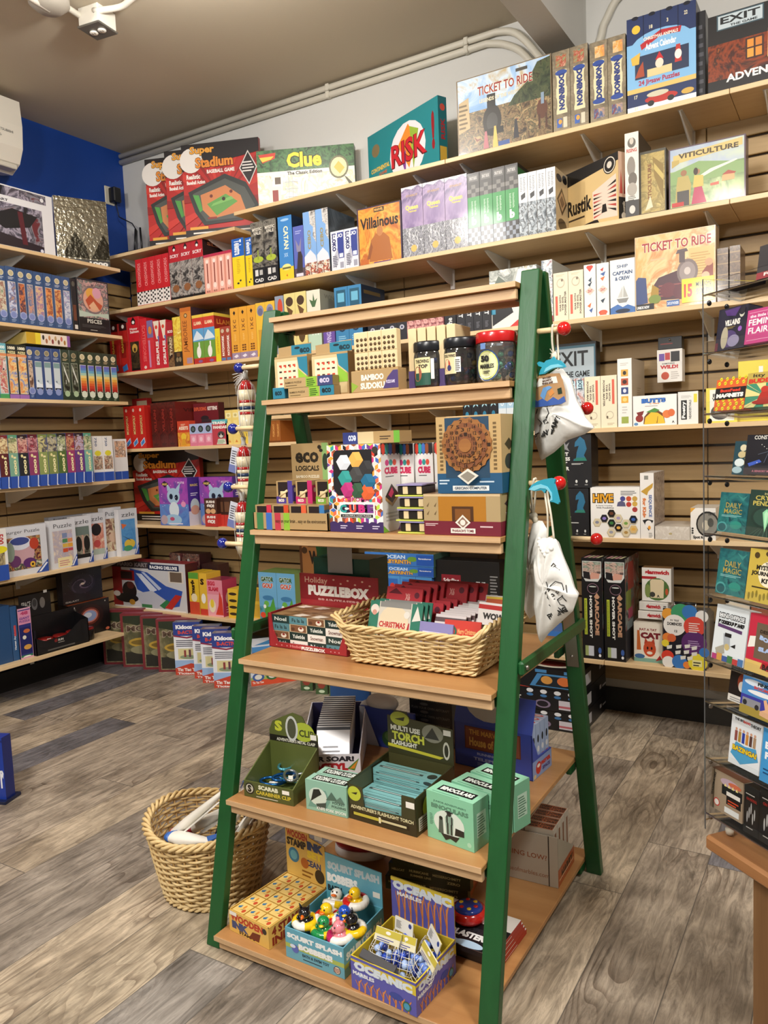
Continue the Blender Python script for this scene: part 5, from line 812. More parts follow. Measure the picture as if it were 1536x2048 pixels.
bl= lambda cols,sd,base='34507c':[R(0,0,1,1,base),('c',.5,.89,.055,'d8cfb0'),('c',.5,.89,.04,'bfb38c'),('l',.2,.78,.8,.83,2,'c8d0dc'),R(.12,.18,.88,.74,'d8d4c4'),R(.15,.19,.85,.73,art(cols,30,sd)),('c',.5,.16,.07,'9aa4cc'),('c',.5,.16,.05,'7a88c0'),('l',.25,.04,.75,.09,2,'9ab0d0')]
pals=[(['c8a08c','8c5a4a','d8d0b8','7a8c6a'],'castle'),(['7aa0d0','d8d4e0','5a6a9c','b08a7a'],'city'),(['3a3a5a','d8783a','2a2a44','8c4a3a'],'dark'),(['8c7a9c','d89a6a','4a6a9c','e0c08a'],'lamp'),(['d8a07a','8a6a9c','e8c08a','4a5a8c'],'sunset'),(['d86a3a','e8a05a','8c3a2a','f0c88a'],'orange'),(['d87a3a','8c2a2a','e8b06a','a84a3a'],'red'),(['a8b0c8','d8d8e0','7a8ab0','c8a8c0'],'pale')]
xs=[0,19,40,58,74,94,112,130,147]
for i,(c,nm) in enumerate(pals):
    lw(K2,xs[i],xs[i+1]-.5,[531,533,537,540,544,547,551,554][i],'34507c',bl(c,110+i),lab=['first blue puzzle spine with cream disc, at left photo edge','blue puzzle spine with pale city picture beside left photo edge','blue puzzle spine with dark flame picture on second left shelf','blue puzzle spine with violet lantern picture on second left shelf','blue puzzle spine with violet sunset picture on second left shelf','blue puzzle spine with bright orange picture on second left shelf','blue puzzle spine with red orange picture on second left shelf','blue puzzle spine with pale grey picture beside thin black spine'][i],grp='blue puzzles on the second left shelf')
lw(K2,-40,-.5,526,'34507c',bl(pals[0][0],119),n=2,lab='% of two blue puzzle spines cut by left photo edge',grp='blue puzzles at the edge')
lw(K2,147.5,158,557,'16181c',[R(0,0,1,1,'16181c'),('e',.5,.9,.3,.05,'5a584e'),R(.2,.2,.8,.5,'6a3a24'),R(.3,.04,.9,.12,'d8d4cc')],lab='thin black puzzle spine between blue spines and fish puzzle')
f=[R(0,0,1,1,'1a1f22'),R(.03,.28,.97,.97,art(['2a3a3c','8c9a90','4a3a4a','d0a8a0','3a5a5a','c8c0a8'],18,121)),('e',.5,.62,.36,.26,'7a6a6c'),('e',.5,.62,.32,.225,'d8a48c'),('e',.42,.74,.14,.1,'e0a84a'),('e',.62,.76,.14,.1,'d8a0b0'),('p',[(.25,.6),(.42,.72),(.62,.6),(.78,.54),(.7,.44),(.5,.54),(.36,.44)],'b8502e'),('p',[(.34,.5),(.5,.6),(.66,.46),(.5,.42)],'e0b08a'),('p',[(.03,.4),(.5,.36),(.97,.4),(.97,.3),(.6,.33),(.03,.28)],'b8c8b8'),R(.03,.02,.97,.26,'17181a'),Tx('PISCES',.5,.22,.46,.075,'dfe0d4',0,.02),('l',.1,.1,.9,.16,3,'4a4a4a'),('l',.35,.05,.65,.07,1,'c8c8c0')]+frame('3a3e44',.012)
lw(K2,159,222,560,'1a1f22',f,[R(0,0,1,1,'24282c')],dep=.05,sb=.015,lab='dark zodiac puzzle box with two orange fish in a circle')
# third shelf
p1000= lambda top,cols,sd,foot:[R(0,0,1,1,top),Tx('1000',.5,.93,.75,.06,'f0ead0' if top!='6ab0c0' else 'e0f0f0',0,.06),Tx('PUZZLE',.5,.85,.75,.05,'e8e0a8',0,.05),R(0,.77,1,.82,'d88a5a'),R(.08,.09,.92,.77,'e8e0c8'),R(.1,.1,.9,.76,art(cols,24,sd)),R(0,0,1,.08,foot)]
lw(K3,-22,1,686,'4a8ab0',p1000('3a7ab0',['d8d0c0','4a6a9c','e8e0d0'],124,'4a8ab0'),lab='blue topped picture puzzle spine at left photo edge, third shelf')
lw(K3,1,20,686,'2a2a2a',p1000('6ab0c0',['1a1a20','d8c0a0','b83a44','e8e0d8','2a2a30'],125,'4a9a5a'),lab='puzzle spine with light blue top and red white portrait')
lw(K3,20.5,60,689,'2a2620',p1000('1c2420',['e8b04a','d87a4a','f0d08a','6a7ac0','f4e8c8'],126,'9a6ab0'),n=2,lab='% of two puzzle spines with black top and yellow desert picture',grp='yellow desert puzzles')
lw(K3,60.5,72,693,'2f4a80',bl(['5a3a2a','8c6a5a','d8c0a8','3a2a24'],127,'2f4a80'),lab='blue puzzle spine with brown picture left of three misty peak spines')
mist=[R(0,0,1,1,'2f4a80'),('c',.5,.89,.055,'b8ae8c'),('c',.5,.89,.04,'8c8468'),('l',.2,.78,.8,.83,2,'a8b4c8'),R(.14,.18,.86,.73,'e8e8e8'),R(.16,.3,.84,.72,'c8d4d8'),R(.16,.62,.84,.72,'7a9a9c'),('p',[(.16,.35),(.6,.3),(.84,.27),(.84,.2),(.16,.2)],'e4ecf4'),('p',[(.3,.35),(.5,.33),(.4,.38)],'4a5a78'),R(.16,.19,.84,.23,'1c2430'),('c',.5,.15,.065,'8a98c8')]
lw(K3,72.5,127,696,'2f4a80',mist,n=3,lab='% of three blue puzzle spines with misty white peak',grp='misty peak puzzles')
fall=[R(0,0,1,1,'26382a'),('c',.5,.89,.055,'a89a7a'),('c',.5,.89,.04,'7a7056'),('l',.2,.78,.8,.83,2,'c8b48a'),R(.12,.16,.88,.74,'a8b09c'),R(.15,.17,.85,.73,art(['1a1c18','3a4034','6a705c','20221c'],26,128)),('p',[(.2,.72),(.4,.62),(.8,.38),(.75,.34),(.3,.58)],'d8dcd4'),R(.4,.32,.46,.4,'d8dcd4'),('c',.5,.13,.06,'a8c09a')]
lw(K3,127.5,162,700,'26382a',fall,n=2,lab='% of two dark green puzzle spines with waterfall picture',grp='waterfall puzzles')
rb=[R(0,0,1,1,'2a3c2c'),('c',.5,.89,.06,'e0d8b8'),('c',.5,.89,.042,'c8bc94'),('l',.2,.78,.8,.83,2,'c8b48a'),R(.1,.16,.9,.73,'e8e4d4')]+[R(.14,.2+.052*i,.86,.253+.052*i,c) for i,c in enumerate(['b02a22','c8402a','d8602e','e0863a','e8b04a','e8d080','a8ccb8','6aa8c8','5a80c4','6a6ac0'])]+[R(.14,.17,.86,.2,'3a1a1c'),('c',.5,.13,.07,'d8e0cc'),('l',.3,.03,.7,.06,1,'b8c8a8')]
lw(K3,162.5,239,706,'2a3c2c',rb,[R(0,0,1,1,'223024')],n=5,lab='% of five green puzzle spines with rainbow sunset stripes',grp='rainbow puzzles')
zf=solZ(680,XL-.03,solY(100,XL-.03,K3+.26))
lw(solZ(690,XL,solY(100,XL,1.85)),53,141,668,'d8c070',[R(0,0,.22,1,'c8a02a'),R(.2,0,.32,1,'e6cf3a'),R(.32,0,.95,1,'e8dccc'),R(.93,0,1,1,'8a5aa0')]+[('e',.38+.07*i,.5+.15*(-1)**i,.025,.22,c) for i,c in enumerate(['2a2a2a','a86a4a','c88a5a','8c3a3a','b89a6a','6a4a3a','c86a5a','a8783a'])],dep=.2,lab='flat yellow and white box lying on top of blue puzzle spines')
# fourth shelf: boxes with blue feet
def rv(mid,cols,sd,num='1000',top='5a1f24'):
    return [R(0,.66,1,.94,art(cols,34,sd)),R(0,.94,1,1,top),R(0,.22,1,.66,mid),Tx(num,.62,.42,.34,.3,'efe6b0',-90,.05),('e',.35,.6,.12,.03,'e8dca0'),R(0,0,1,.22,'2a50a8'),('p',[(.72,0),(.95,0),(.95,.22),(.8,.22)],'e8ecf4'),('p',[(.8,.02),(1,0),(1,.22),(.9,.22)],'2a50a8'),('l',.3,.95,.7,.98,1,'e0d8d0')]
rr=[('5a2228',['d8b07a','8c5a3a','f0e0b0','4a3a2a'],'first big'),('7aa890',['b8c08a','4a5a3a','e8e0b0','8c6a4a'],''),('23262e',['c87a7a','8c3a44','e8b8a8','3a2a30'],''),('8c3a64',['b84a5a','6a2a3a','d89aa0','2a1a20'],''),('8a9a5a',['6a6a7a','4a4a5a','d8d08a','8a8aa0'],''),('7c8a50',['5a5a6a','3a3a4a','c8c09a','7a7a90'],''),('4f6a34',['1a1c18','c8d0a0','3a4a2a','e8e8d0'],''),('9c3a6a',['b83a4a','7a2a34','d8a07a','3a1a20'],''),('6a3a80',['3a2a40','c8b8d0','8c5a3a','1a141c'],''),('7ab0a0',['a8b07a','4a6a4a','e0e0b8','7a5a3a'],'')]
nm=['maroon','sea green','black','first magenta','first olive','second olive','dark green','second magenta','violet','pale green']
xr=[4,23,42,62,82,101,120,138,155,173,189]
for i,(m_,c,_) in enumerate(rr):
    lw(K4,xr[i],xr[i+1]-.4,[871,870,870,869,869,868,867,866,866,866][i],'2a50a8',rv(m_,c,130+i,top=['7a2a2a','5a9a7a','2a1a20','5a1a2a','7a8a4a','6a7a44','1a201a','5a1a24','2a1a2c','5a9a80'][i]),[R(0,0,1,.22,'2a50a8')],dep=.22,sb=-.03,lab=nm[i]+' puzzle spine with blue foot on fourth left shelf',grp='puzzles with blue feet')
lw(K4,-16,3.5,872,'2a50a8',rv('c8ccd4',['c8a08a','8c6a5a'],141),dep=.22,sb=-.03,lab='grey puzzle spine with blue foot at left photo edge')
wt=[R(0,.2,1,1,'ecebe8'),Tx('750',.35,.87,.2,.22,'5a6a8c',-90,.03),('e',.5,.62,.32,.06,'e6da3a'),R(.08,.26,.92,.56,art(['8c5a4a','d8b89a','4a2a2a','e8d8c0','a8845a'],34,142)),R(0,0,1,.2,'2a50a8'),R(.88,0,.95,.2,'5a78c4')]
lw(K4,189.5,230,872,'e4e2de',wt,n=2,sb=.0,lab='% of two white puzzle spines with yellow dot on fourth left shelf',grp='white yellow dot puzzles')
lw(K4,231,258,878,'e4e2de',[R(0,.2,1,1,'e8e6e4'),R(.1,.55,.9,.95,art(['d88a5a','e8c8a8','8c6a5a','f0e0d0'],30,143)),R(0,0,1,.2,'2a50a8'),R(.48,0,.52,.2,'8aa0d8')],n=1,sb=.03,dep=.12,lab='white puzzle box with orange picture at end of fourth left shelf')
# fifth shelf: white framed puzzles, each standing a little behind the last
def rvf(cols,sd,word,extra=()):
    return [R(0,0,1,1,'d4d6dc'),R(.08,.12,.86,.78,art(cols,22,sd)),Tx(word,.5,.88,.72,.085,'3a3a40',0,.0),('p',[(.72,0),(1,0),(1,.26)],'274a9c'),('p',[(.78,.02),(.96,.2),(.99,.18),(.83,.02)],'e8ecf4')]+list(extra)
def lwf(xl,xr,yl,yr,yb,front,lab,back,dep=.045,side='e0e0e4'):
    X=XL-back;a=solY(xl,X,K5);b=solY(xr,X,K5);h=solZ((yl+yr)/2,X,(a+b)/2)-K5
    tag(MB().gbox(b-a,dep,h,'d4d6dc',F=front,L=[R(0,0,1,1,side)]).obj('puzzle_box', None,(X-dep/2,(a+b)/2,K5),(0,0,math.pi/2)),lab,'puzzle','white framed puzzles on the fifth left shelf')
lw(K5,-40,20,1060,'e4e4e6',[R(0,.3,1,1,'e8e6e2'),R(0,.3,.9,.55,art(['8c7a5a','c8b88a','4a3a2a'],20,144)),('e',.75,.6,.25,.07,'e6da2a'),R(0,0,1,.3,'2a50a8'),Tx('500',.8,.8,.2,.2,'b83a3a',-90)],dep=.12,sb=-.02,lab='white box with yellow dot at left photo edge, fifth shelf')
owl=[('e',.5,.45,.22,.22,'c8a0a8'),('e',.42,.66,.24,.14,'d8dce8'),('e',.42,.7,.2,.08,'3a4a8c'),('e',.3,.3,.12,.12,'6a3a6a'),('e',.6,.24,.14,.1,'5a2a6a'),('c',.66,.2,.06,'e0b03a'),('c',.66,.2,.025,'2a1a14'),('e',.2,.5,.1,.2,'8a9a8c'),('e',.72,.62,.1,.12,'b8402a')]
lwf(4,98,1055,1049,1140,rvf(['4a2a2a','8c3a3a','c8a05a','3a2a4a','6a7a4a','d0c8b0'],145,'burger Puzzle',owl),'puzzle box with colourful owl picture, leftmost white frame on fifth shelf',.03)
fr=[(86,112,1046,1044,['c8b8a8','e0d8d0','a89888'],'zle','narrow pale',()),(106,156,1041,1038,['d8c0a8','b0a8b8','e8d8c0'],'Puzzle','colour chart',[R(.45,.62,.65,.72,'7a8ab0'),R(.45,.52,.65,.6,'4f8a5a'),R(.45,.42,.65,.5,'d8b04a'),R(.45,.32,.65,.4,'c8502e'),R(.66,.62,.85,.7,'b8b0c8'),R(.66,.52,.85,.6,'d88a5a'),R(.66,.42,.85,.5,'e0a03a'),R(.66,.34,.85,.4,'b84a5a'),R(.22,.02,.78,.22,'e8dca8'),('l',.28,.05,.72,.18,3,'c88a8a')]),(150,188,1034,1030,['2a2824','8c8a7a','c8b8a0'],'zzle','dark arched window',[R(.1,.6,.85,.78,'6a7a74'),('e',.28,.42,.16,.16,'1c1c1c'),('e',.7,.42,.16,.16,'1c1c1c'),R(.46,.2,.54,.6,'c89a8a'),R(.1,.12,.86,.2,'16161a')]),(181,216,1028,1024,['d8a890','c8786a','e8d0b8'],'izzle','black cat and roses',[('e',.45,.65,.28,.13,'1c1a1e'),('e',.45,.35,.2,.08,'b84a4a'),R(.08,.12,.86,.24,'a8b8b0')]),(212,248,1017,1013,['4a2a24','8c5a44','d8c8a8','2a1814'],'Puzzle','brown book pile',[('e',.5,.4,.25,.1,'c8a890'),R(.5,.14,.7,.24,'e0d8c0')]),(243,279,1019,1016,['3f80c4','5a9ad0','4a88c8'],'zzle','blue sky and kites',[('p',[(.1,.7),(.4,.66),(.15,.58)],'d86a3a'),('e',.5,.25,.3,.1,'e0c04a'),('e',.4,.16,.25,.06,'4a9a6a'),('p',[(.1,.45),(.5,.35),(.6,.3)],'2a3a4a')])]
for i,(xl,xr_,yl,yr_,c,wd_,nm_,ex_) in enumerate(fr):
    lwf(xl,xr_,yl,yr_,0,rvf(c,150+i,wd_,ex_),f'white framed puzzle box with {nm_} picture on fifth left shelf',[.09,.035,.06,.085,.10,.05][i],.04)
lw(K5,104,196,1030,'9a9ca4',[R(0,.9,1,1,'a8aab2'),Tx('Ravensburger',.3,.94,.4,.05,'2a2a30',0,.03)],dep=.04,sb=.2,lab='grey puzzle box with dark title lying behind white framed puzzles')
# lowest left shelf
bkf=[R(0,0,1,1,'234a78'),R(0,.1,.5,.9,art(['6a5a3a','2a3a5a','8c7a4a'],16,160)),('e',.2,.35,.16,.25,'6a5440'),('e',.2,.6,.1,.08,'c8a86a'),('c',.3,.08,.04,'d8c8a0')]
lw(K6,-30,27,1216,'234a78',bkf,dep=.16,sb=.05,lab='dark blue robot kit box at left photo edge, lowest shelf',name='kit_box',cat='toy box')
lw(K6,27.5,41,1213,'1f4470',[R(0,0,1,1,'2a5484'),Tx('Human Anatomy',.5,.4,.4,.4,'dfe6ee',90,.03),R(.4,.45,.7,.65,'c8484a')],dep=.16,sb=.05,lab='dark blue spine with white upright title on lowest left shelf',name='kit_box',cat='toy box')
f=[R(0,0,1,1,'2a2f7a'),R(0,.68,1,.95,'d890b0'),Tx('48',.5,.9,.6,.07,'b83a6a',0,.05),Tx('GIANT',.5,.8,.8,.05,'6a3a8c'),Tx('PUZZLE',.5,.74,.8,.04,'6a3a8c'),R(.08,.1,.92,.62,'1c2264'),('c',.4,.42,.04,'e8e4d0'),('e',.6,.22,.3,.05,'d8a04a'),('e',.6,.54,.25,.04,'c86a3a'),R(0,0,1,.07,'2f7a5a'),('e',.5,.035,.3,.02,'e8f0e8')]+[o for o in frame('d8a0b8',.03)]
lw(K6,42,68,1216,'1c1e30',f,[R(0,0,1,1,'17182a')],dep=.14,sb=.04,lab='space floor puzzle spine with pink top left of black tray')
# black tray with round tins, backcard behind
def lpt(px,sb,z): return Vector((XL-sb,solY(px,XL-sb,z),z))
BK='0d0d10'
Y0,Y1=solY(79,XL+.0,K6),solY(184,XL+.0,K6);hh=.135;wdt=Y1-Y0
t=thing('display_tray','black card display tray of red round tins on lowest left shelf','display tray',(XL-.12,(Y0+Y1)/2,K6),math.pi/2)
mb=MB();q=wdt/2
mb.box(-q,q,-.10,.02,0,.004,BK);mb.prism([(-q,-.10,0),(-q,.02,0),(-q,.02,.17),(-q,-.10,hh)],(.004,0,0),BK);mb.prism([(q,-.10,0),(q,.02,0),(q,.02,.17),(q,-.10,hh)],(-.004,0,0),BK)
mb.box(-q,q,.016,.02,0,.19,BK)
pts=[(-q,0),(q,0),(q,hh),(q-.05,hh),(q-.09,hh*.8),(q-.14,hh*.55),(-q+.06,hh*.5),(-q+.02,hh*.62),(-q,hh*.7)]
mb.prism([(x,-.10,z) for x,z in pts],(0,.004,0),BK)
mb.draw((-q,-.10,0),(wdt,0,0),(0,0,hh),(0,-1,0),[Tx('SUN',.45,.42,.1,.09,'d8d4cc',0,.03),('l',.4,.3,.56,.36,1,'9a968e'),('e',.36,.42,.03,.07,'7a1f1c'),('l',.2,.08,.9,.2,1,'5a5854'),('l',.2,.55,.3,.62,1,'c8c4bc')])
mb.obj('tray',t);mb=MB();mb.box(-q,q*.15,.021,.024,.02,.31,BK).draw((-q,.021,.02),(wdt*.55,0,0),(0,0,.3),(0,-1,0),[Tx('SPACE',.22,.8,.3,.1,'c8c8c4',0,.02),('e',.5,.78,.1,.11,'6a6a6c'),('e',.5,.8,.07,.07,'3a3a3c'),('e',.76,.78,.09,.1,'7a7672'),R(.82,.95,.94,1,'e0e0dc')]);mb.obj('back_card',t)
g='red round tins in the black tray'
tin= None
RT=plain('red_tin','8c1c18',0.3,0.2)
for i,(dx,dy) in enumerate(((-.07,-.04),(.02,-.05),(.11,-.04),(.19,-.045))):
    mb=MB();mb.lathe([(.04,0),(.042,.004),(.042,.05),(.04,.055)],plain('black_tin','15100f',.3),n=20);mb.lathe([(.042,.0555),(.043,.058),(.04,.066),(.02,.068)],RT,n=20)
    p=Vector((XL-.12-dy,(Y0+Y1)/2+dx,K6+.0045))
    if tin is None:
        tin=mb.obj('round_tin', None,p);o=tin
    else:o=tin.copy();COL.objects.link(o);o.location=p
    tag(o,ORD[i]+' of four red round tins in the black display tray','tin',g)
neb=[R(0,0,1,1,'120d0e'),('e',.5,.55,.34,.36,'2a1412'),('e',.5,.56,.24,.26,'6a2c20'),('e',.5,.57,.2,.2,'c87a6a'),('e',.5,.57,.165,.16,'8a9ac4'),('e',.45,.6,.1,.08,'d0d4e0'),('c',.14,.9,.025,'e0dcd4'),('l',.12,.78,.18,.88,3,'a8a49c'),('e',.92,.07,.05,.045,'c86a4a'),('c',.9,.92,.02,'c8c4bc')]
lw(K6,141,222,1203,'120d0e',neb,[R(0,0,1,1,'1a1414')],[R(0,0,1,1,'b8582e')],dep=.09,sb=.15,lab='black nebula puzzle box with glowing oval on lowest left shelf')
zt=solZ(1203,XL-.15,solY(180,XL-.15,K6))
gal=[R(0,0,1,1,'131116'),('e',.5,.55,.33,.3,'26202c')]
for arm in (0,math.pi):
    for k in range(26):
        q=k*.16+arm;rr_=.03+.011*k;gal.append(('e',.5+rr_*math.cos(q),.55+rr_*.9*math.sin(q),.022,.016,'b0a0a8' if k<6 else '6a5a70' if k<15 else '4a4254'))
gal+=[('e',.5,.55,.05,.035,'e8d8c8'),Tx('GALAXY',.22,.07,.34,.05,'b8b4ac',0,.02)]+[('c',random.random(),.2+random.random()*.75,.005,'a8a8b0') for _ in range(14)]
lw(zt+.002,127,206,1138,'131116',gal,[R(0,0,1,1,'1c1a20')],dep=.05,sb=.17,lab='black spiral galaxy puzzle box standing on nebula box')

# ---- boxes on the floor under the shelves, corner
def fbox(pl,pr_,yt,dep,base,F=(),Rt=(),T=(),L=(),z=0.0,name='board_game_box',lab='',cat='game box',grp=None,ang=None,wid=None):
    """a box on height z: pixels of its front bottom left and right corners, top row above the left corner"""
    a=onZ(*pl,z)
    if ang is None:
        b=onZ(*pr_,z);d=Vector((b.x-a.x,b.y-a.y,0));wid=d.length;rz=math.atan2(d.y,d.x)
    else:rz=ang;d=Vector((math.cos(rz),math.sin(rz),0))*wid
    h=solZ(yt,a.x,a.y)-z;n=Vector((-math.sin(rz),math.cos(rz),0));c=a+d/2+n*dep/2
    o=MB().gbox(wid,dep,h,base,F=F,R=Rt,T=T,L=L).obj(name, None,(c.x,c.y,z),(0,0,rz))
    return tag(o,lab,cat,grp)
mo=[R(0,0,1,1,'7a2a30'),R(.06,.04,.94,.96,art(['4a4a34','6a6444','8c8464','34342a'],8,170)),('p',[(.06,.96),(.94,.96),(.94,.8),(.6,.88),(.4,.78),(.06,.84)],'26301f'),Tx('MOA',.46,.72,.66,.13,'b8a894',0,.07),Tx('MOA',.46,.72,.64,.11,'5a4638',0,.03),('e',.5,.46,.34,.09,'b8963a'),('e',.5,.46,.28,.05,'7a6228'),R(.08,.06,.92,.28,'2a2820'),('e',.5,.32,.3,.08,'8c8664')]
MA=math.radians(27)
for i,(pl,yt) in enumerate([((209,1329),1221),((247,1334),1228),((287,1339),1233),((318,1344),1239)]):
    fbox(pl, None,yt,.055,'7a2a30',mo,[R(0,0,1,1,'8c3038')],[R(0,0,1,1,'8c3a48'),('l',.1,.3,.9,.7,1,'b86a7a')],ang=MA,wid=.26,lab=ORD[i]+' of four maroon framed jungle game boxes on floor',grp='maroon framed boxes on the floor')
kd=[R(0,0,1,1,'e6e8ee'),R(0,.74,1,1,'2a3f8c'),Tx('Kidoozie',.5,.91,.8,.08,'f4f4f8',0,.06),Tx('B-ACTIVE',.55,.81,.75,.07,'d8483a',0,.04),('p',[(0,.76),(.5,.72),(1,.77),(1,.74),(.5,.69),(0,.73)],'8c2a4a'),('l',.08,.54,.92,.68,4,'4a4a5a'),R(.14,.3,.84,.5,'d8cf9a'),('e',.5,.34,.3,.04,'8a9a7a'),R(.36,.34,.44,.47,'8c3a3a'),R(.54,.34,.62,.48,'6a3a4a'),R(0,.12,1,.28,'9ab8e0'),('p',[(0,0),(1,0),(1,.18),(.6,.22),(0,.13)],'c8442e'),Tx('Tic Tac Toe',.5,.1,.85,.06,'f4ece8',0,.05),Tx('Tictactoe',.5,.03,.85,.04,'f4ece8',0,.04)]
for i,(pl,yt) in enumerate([((352,1350),1245),((390,1357),1253),((406,1366),1259),((429,1376),1267)]):
    fbox(pl, None,yt,.06,'d8dce6',kd,[R(0,0,1,1,'c8d0e0'),R(0,.75,1,1,'2a3f8c')],[R(0,0,1,1,'5a6478'),('e',.3,.5,.2,.3,'8a94a8')],ang=MA,wid=.155,lab=ORD[i]+' of four blue and white toy boxes on floor left of ladder',grp='blue and white toy boxes',name='toy_box',cat='toy box')
tt=[R(0,0,1,.4,'d8502e'),R(0,.4,1,1,'a8b85a'),R(0,.6,.3,1,'d8dce4')]+[('e',.16+.3*i,.6,.13,.3,['3f5fa0','2f6a3a','8ab04a'][i]) for i in range(3)]+[('e',.16+.3*i,.6,.08,.18,'e8e4d8') for i in range(3)]+[('e',.85,.82,.07,.12,'d8442e'),Tx('Tic Tac Toe',.15,.22,.24,.16,'f4e8e0',0,.04)]
a=onZ(476,1376,0);b=onZ(594,1361,0);dd=(b-a);h=solZ(1332,b.x,b.y)
fbox((503,1373),(594,1361),solZ and 1345,.2,'c8d0c0',tt,[R(0,0,1,1,'8a9a5a')],[R(0,0,1,1,'dfe4ec')],lab='long green and orange game box lying on floor behind ladder leg',name='toy_box',cat='toy box')
hb=solZ(1345,a.x,a.y)
for k in range(3):
    c=a+dd*.5;c=Vector((c.x,c.y+.1,hb+.003+.045*k))
    tag(MB().gbox(.3,.17,.042,'d0d8e4',F=[R(0,.2,1,.9,'4a88c0'),('p',[(.3,.2),(.6,.9),(.75,.9),(.45,.2)],'e8ecf4'),R(0,0,1,.2,'2a3f8c')],T=[R(0,0,1,1,'e0e4ec'),('p',[(.05,.1),(.5,.9),(.65,.9),(.3,.1)],'4a90c8'),('p',[(.5,.1),(.8,.9),(.95,.9),(.75,.1)],'3a3f5a')]).obj('toy_box', None,c,(0,0,math.atan2(dd.y,dd.x))),['lowest','middle','top'][k]+' of three blue white boxes stacked behind left ladder leg','toy box','blue white boxes behind the leg')
# little green boxes on the floor between the shelves and the ladder
gp=[R(0,0,1,1,'3f5a34'),('l',.1,.3,.9,.95,5,'6a4a34'),('e',.5,.5,.3,.2,'8c3a2a'),('e',.5,.15,.25,.08,'c8d8b8')]
for i,(px,py,yt) in enumerate([(602,1381,1345),(632,1388,1350),(659,1395,1357)]):
    fbox((px,py),(px+24,py+1),yt,.1,'3f5a34',gp,[R(0,0,1,1,'34502c')],[R(0,0,1,1,'5a6a44')],lab=ORD[i]+' of three small green boxes on floor behind ladder',grp='small green boxes',name='toy_box',cat='toy box')
# stack of wide arcade boxes on the floor, right of the ladder
c0=onZ(1166,1470,0)-Vector((0,.42,0))*0;WA,DA=.52,.43
def arcb(word,seed,kind):
    f=[R(0,0,1,1,'101013'),('p',[(.05,.0),(.3,.12),(.55,.02),(.55,0)],'a83a2c'),Tx('ARCADE',.25,.78,.26,.2,'c89a7a',0,.05),Tx(word,.3,.5,.34,.18,'f0efe8',0,.06),R(.12,.36,.46,.42,'b8c43a')]
    if kind:f+=[('p',[(.55,.1),(.62,.75),(.94,.75),(.99,.1)],'4a8ac0'),('p',[(.6,.15),(.66,.66),(.9,.66),(.94,.15)],'16222c'),('e',.7,.45,.05,.2,'d89a4a'),('e',.85,.45,.06,.22,'d8743a'),R(.6,.8,.7,.95,'4a8ac0'),R(.85,.8,.95,.95,'4a8ac0'),R(.9,.15,.98,.5,'d8d4d8')]
    else:f+=[('e',.55+.12*i,.88,.03,.1,'e8ecf0') for i in range(4)]+[('e',.55+.12*i,.68,.03,.07,'3f78b0') for i in range(4)]+[('e',.66,.3,.07,.2,'8a7a94'),('e',.66,.3,.05,.14,'1a1420'),R(.8,.12,.98,.55,'d0ccd4'),R(.8,.2,.98,.3,'b8606a')]
    return f
zz=0.0;hs=[]
tops=[1441,1399,1352]
for k in range(3):
    f=arcb(['HOVER SHOT','HOVER SHOT','BASKETBALL'][k],k,k>=2);hh=[.085,.095,.092][k]
    tp=[R(0,0,1,1,'141318'),('p',[(.1,.1),(.5,.5),(.9,.3),(.9,.1)],'a8402c'),('e',.7,.2,.2,.14,'e0dcc8'),('e',.7,.2,.14,.09,'8c3a34'),('e',.3,.2,.12,.1,'4a4a54'),('p',[(.3,.7),(.9,.9),(.9,.6)],'3a4a7c'),('p',[(.1,.5),(.4,.6),(.3,.8)],'c8602e')]
    o=MB().gbox(WA,DA,hh-.002,'101013',F=f,R=[R(0,0,1,1,'17171a'),R(.05,.2,.3,.75,'c8c8cc'),R(.6,.4,.66,.6,'b8b8bc'),('l',.7,.4,.9,.6,1,'b8b8bc')],T=tp).obj('board_game_box', None,(c0.x-WA/2,c0.y+DA/2,zz))
    tag(o,['lowest','middle','topmost'][k]+' of three wide black arcade boxes stacked on floor','game box','arcade boxes stacked on the floor');zz+=hh
# things on the left wall and ceiling
AC=plain('ac_white','e2ddd0',0.4)
t=thing('air_conditioner','white wall air conditioner on blue wall at left photo edge','air conditioner',(XW,2.24,2.80))
y0,y1=-.45,.45
prof=[(0,0),(.10,-.02),(.17,.02),(.205,.09),(.215,.2),(.205,.33),(.0,.35)]
MB().prism([(x,y0,z) for x,z in prof],(0,y1-y0,0),AC).obj('housing',t)
MB().box(.05,.178,y0+.02,y1-.02,-.012,.012,plain('ac_flap','d0cbbd',0.4),.004).obj('flap',t)
mb=MB();mb.draw((.2105,y0+.0,.12),(0,y1-y0,0),(.003,0,.1),(1,0,0),[('p',[(.80,.3),(.815,.5),(.83,.3)],'5a5a58'),Tx('MITSUBISHI',.89,.4,.1,.12,'5a5a58',0,.02),('l',.82,.0,.87,.2,3,'8a8a86')]);mb.obj('badge',t)
COND=plain('conduit_paint','cfcabb',0.5)
def smooth(P,n=8):
    P=[Vector(p) for p in P];out=[]
    for i in range(len(P)-1):
        a,b,c,d=P[max(i-1,0)],P[i],P[i+1],P[min(i+2,len(P)-1)]
        for k in range(n):
            q=k/n;out.append(0.5*((2*b)+(c-a)*q+(2*a-5*b+4*c-d)*q*q+(3*b-a-3*c+d)*q**3))
    return out+[P[-1]]
